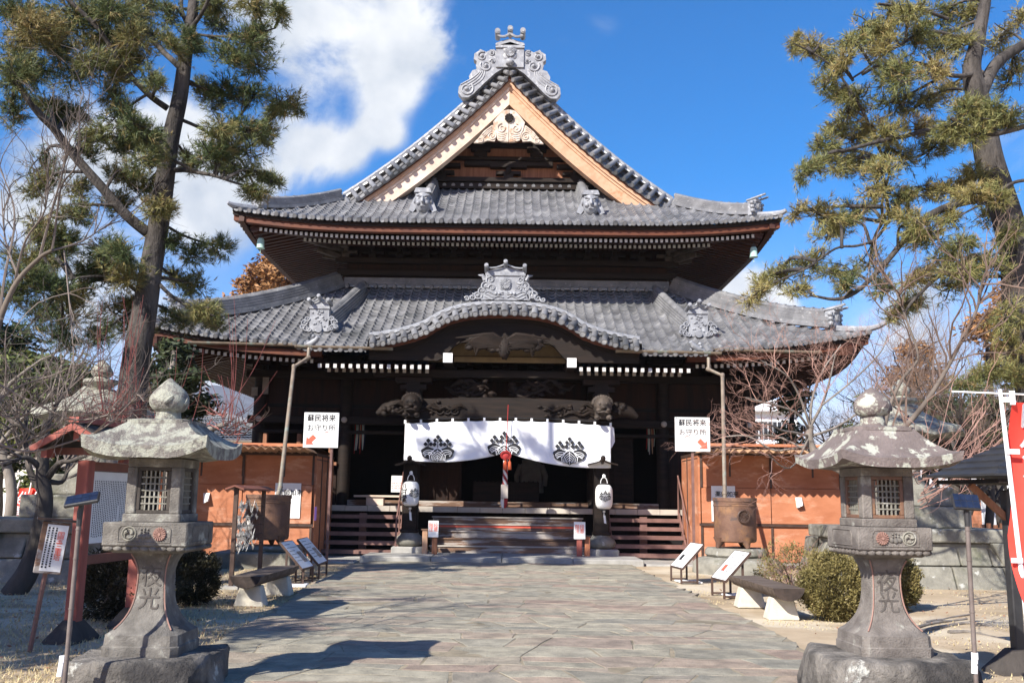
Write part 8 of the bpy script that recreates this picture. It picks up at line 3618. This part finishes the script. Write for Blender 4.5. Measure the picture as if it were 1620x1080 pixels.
# trees left of the view whose shade falls over the left lawn
for i, (x, y, h, r, lab) in enumerate([(-13.2, 5.6, 7.4, 3.2, 'dense evergreen left of the lawn, the one nearest the camera'), (-16.0, 9.5, 8.5, 3.4, 'dense evergreen left of the lawn, further back'), (-11.6, 9.0, 5.2, 2.0, 'small dense evergreen left of the lawn'), (-10.2, 5.6, 6.6, 2.3, 'dense evergreen nearest the notice board on its left')]):
 R2 = random.Random(i + 5)
 bl = [((x + R2.uniform(-1, 1) * r * .6, y + R2.uniform(-1, 1) * r * .6, h * R2.uniform(.62, 1.05)), r * .6, r * .6, r * .5) for k in range(8)]
 leafy('shade_tree', lab, (x, y, 0), bl, 1300, .16, M_ever, 90 + i, .22, (x, y, h * .9), group='evergreens beside the lawn', mtr=M_bark2)


# ---------------------------------------------- bushes
def bush(name, lab, c, rx, ry, rz, n, size, mat, seed):
 R = random.Random(seed)
 t = thing(name, lab, 'bush', c)
 mb = MB()
 for k in range(9):
  an = R.uniform(0, 2 * PI)
  limb(mb, [Vector(c) + Vector((.05 * math.cos(an), .05 * math.sin(an), -.02)), Vector(c) + Vector((rx * .3 * math.cos(an), ry * .3 * math.sin(an), rz * .8)), Vector(c) + Vector((rx * .75 * math.cos(an), ry * .75 * math.sin(an), rz * R.uniform(.8, 1.5)))], .02, .006, 3, 5)
 mb.build('stems', M_barkdark, t)
 vs, fs, ts = [], [], []
 for k in range(n):
  d = Vector((R.gauss(0, 1), R.gauss(0, 1), R.gauss(0, 1))).normalized()
  f = (R.uniform(.55, 1.0) ** .4) * (1 + .34 * noise.noise(d * 2.6 + Vector((seed, 0, 0))) + .18 * noise.noise(d * 7 + Vector((seed, 3, 0))))
  if noise.noise(d * 5 + Vector((0, seed, 0))) < -.22:
   continue
  q = Vector(c) + Vector((d.x * rx * f, d.y * ry * f, rz + d.z * rz * f))
  if q.z < .01:
   continue
  tone = .5 + .45 * noise.noise(q * 5)
  up_ = (d + Vector((0, 0, .6))).normalized()
  for m_ in range(5):
   a_ = (up_ + Vector((R.gauss(0, .6), R.gauss(0, .6), R.gauss(0, .6)))).normalized() * size * R.uniform(.6, 1.2)
   b_ = a_.cross(Vector((R.gauss(0, 1), R.gauss(0, 1), R.gauss(0, 1)))).normalized() * size * .22
   o = q + Vector((R.gauss(0, size * .6), R.gauss(0, size * .6), R.gauss(0, size * .6)))
   i0 = len(vs)
   vs += [tuple(o - b_), tuple(o + b_), tuple(o + a_)]
   fs.append((i0, i0 + 1, i0 + 2))
   ts.append(min(1, max(0, tone + R.uniform(-.25, .25))))
 raw('foliage', vs, fs, ts, mat, t)


p = gr(1336, 985)
bush('clipped_bush', 'yellow green clipped bush left of the right lantern shaft', (p.x, p.y + .35, 0), .42, .42, .45, 6500, .045, M_bush, 1)
p = gr(1418, 965)
bush('clipped_bush', 'yellow green clipped bush right of the right lantern shaft', (p.x, p.y + .15, 0), .40, .42, .42, 6500, .045, M_bush, 2)
p = gr(1256, 944)
bush('sparse_shrub', 'thin twiggy shrub behind the grey log bench', (p.x, p.y, 0), .55, .5, .42, 900, .05, M_bush, 3)
b = Bare(33)
for k in range(60):
 an = b.R.uniform(0, 2 * PI)
 b.grow(Vector((p.x + .2 * math.cos(an), p.y + .2 * math.sin(an), 0)), Vector((.45 * math.cos(an), .45 * math.sin(an), 1)), b.R.uniform(.3, .55), .006, 2, .5, .1, (2, 3))
b.big.tube([(p.x, p.y, 0), (p.x, p.y, .3)], .02, 5)
b.done('twiggy_shrub', 'leafless reddish stems growing up through the sparse shrub', (p.x, p.y, 0), M_bark2, M_twigpink, M_twigpink, cat='bush')
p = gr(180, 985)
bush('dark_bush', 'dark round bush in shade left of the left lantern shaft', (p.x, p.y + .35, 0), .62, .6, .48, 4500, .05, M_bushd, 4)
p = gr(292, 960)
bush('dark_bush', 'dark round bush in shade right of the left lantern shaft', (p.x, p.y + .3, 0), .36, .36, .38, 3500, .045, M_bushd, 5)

# ---------------------------------------------- ground cover
R = random.Random(50)
vs, fs, ts = [], [], []


def blade(x, y, h, tone, lean):
 an = R.uniform(0, 2 * PI)
 w_ = .006
 dx, dy = math.cos(an), math.sin(an)
 i0 = len(vs)
 vs.extend([(x - dy * w_, y + dx * w_, 0), (x + dy * w_, y - dx * w_, 0), (x + dx * lean, y + dy * lean, h)])
 fs.append((i0, i0 + 1, i0 + 2))
 ts.append(tone)


def edge_l(y):
 return lerp_edge(pl, y) if -8 < y < 25 else -3


def edge_r(y):
 return lerp_edge(pr, y) if -8 < y < 25 else 3


n_ = 0
while n_ < 60000:
 y = 5.5 + 17 * R.random() ** 1.7
 x = edge_l(y) + .12 - R.random() ** 1.1 * (2 + y * .62)
 dens = noise.noise(Vector((x * .9, y * .9, 2))) + .25
 if R.random() > dens + .55:
  continue
 blade(x, y, R.uniform(.012, .05), min(1, max(0, .5 + .5 * noise.noise(Vector((x * 2, y * 2, 0))) + R.uniform(-.25, .25))), R.uniform(.01, .06))
 n_ += 1
n_ = 0
while n_ < 5000:
 y = 7 + 15 * R.random() ** 1.4
 x = edge_r(y) - .1 + R.random() ** 2.2 * (2 + y * .4)
 if noise.noise(Vector((x * .8, y * .8, 7))) < .05:
  continue
 blade(x, y, R.uniform(.01, .035), R.uniform(.2, .8), R.uniform(.01, .05))
 n_ += 1
o = raw('dry_grass', vs, fs, ts, M_grass)
tag(o, 'short dry straw coloured grass beside the path', 'grass', kind='stuff')
vs, fs, ts = [], [], []
for k in range(3200):
 if k % 3:
  y = 8.5 + R.random() * 11
  x = edge_r(y) + .4 + R.random() ** .8 * (1.5 + y * .45)
  if noise.noise(Vector((x * .7, y * .7, 4))) < -.05:
   continue
 else:
  y = 8 + R.random() * 12
  x = edge_l(y) - .2 - R.random() * 5
 s = R.uniform(.012, .03)
 a_ = Vector((R.gauss(0, 1), R.gauss(0, 1), R.gauss(0, .3))).normalized() * s
 b_ = a_.cross(Vector((R.gauss(0, .3), R.gauss(0, .3), 1))).normalized() * s * .6
 c = Vector((x, y, .02 + R.uniform(0, .015)))
 i0 = len(vs)
 vs += [tuple(c - a_), tuple(c - b_), tuple(c + a_), tuple(c + b_)]
 fs.append((i0, i0 + 1, i0 + 2, i0 + 3))
 ts.append(R.random())
o = raw('fallen_leaves', vs, fs, ts, M_leaflitter)
tag(o, 'scattered brown fallen leaves on the dry ground', 'leaves', kind='stuff')
# surface roots on the right
rt = MB()
for pts, r in ([(1412, 1012), (1450, 1000), (1490, 992), (1530, 985), (1570, 990)], .035), ([(1430, 998), (1480, 985), (1530, 978)], .028), ([(1465, 985), (1500, 976), (1540, 970)], .022), ([(1500, 1000), (1540, 1000), (1590, 1010)], .03):
 limb(rt, [gr(*q) + Vector((0, 0, .005)) for q in pts], r, r * .5, 4, 7, .03)
tag(rt.build('tree_roots', M_bark2, smooth=60), 'grey tree roots running over the ground right of the right lantern', 'roots')

# ------------------------------------------------------------------ winter haze
hz = MB()
hz.b2(-6200, 6200, -320, 6600, -6, 345)
M_haze = bpy.data.materials.new('haze_air')
M_haze.use_nodes = True
ht = M_haze.node_tree
ht.nodes.clear()
ho = ht.nodes.new('ShaderNodeOutputMaterial')
hv_ = ht.nodes.new('ShaderNodeVolumePrincipled')
hv_.inputs['Color'].default_value = (.78, .87, 1.0, 1)
hv_.inputs['Density'].default_value = .00014
ht.links.new(hv_.outputs[0], ho.inputs['Volume'])
tag(hz.build('haze', M_haze), kind='stuff')
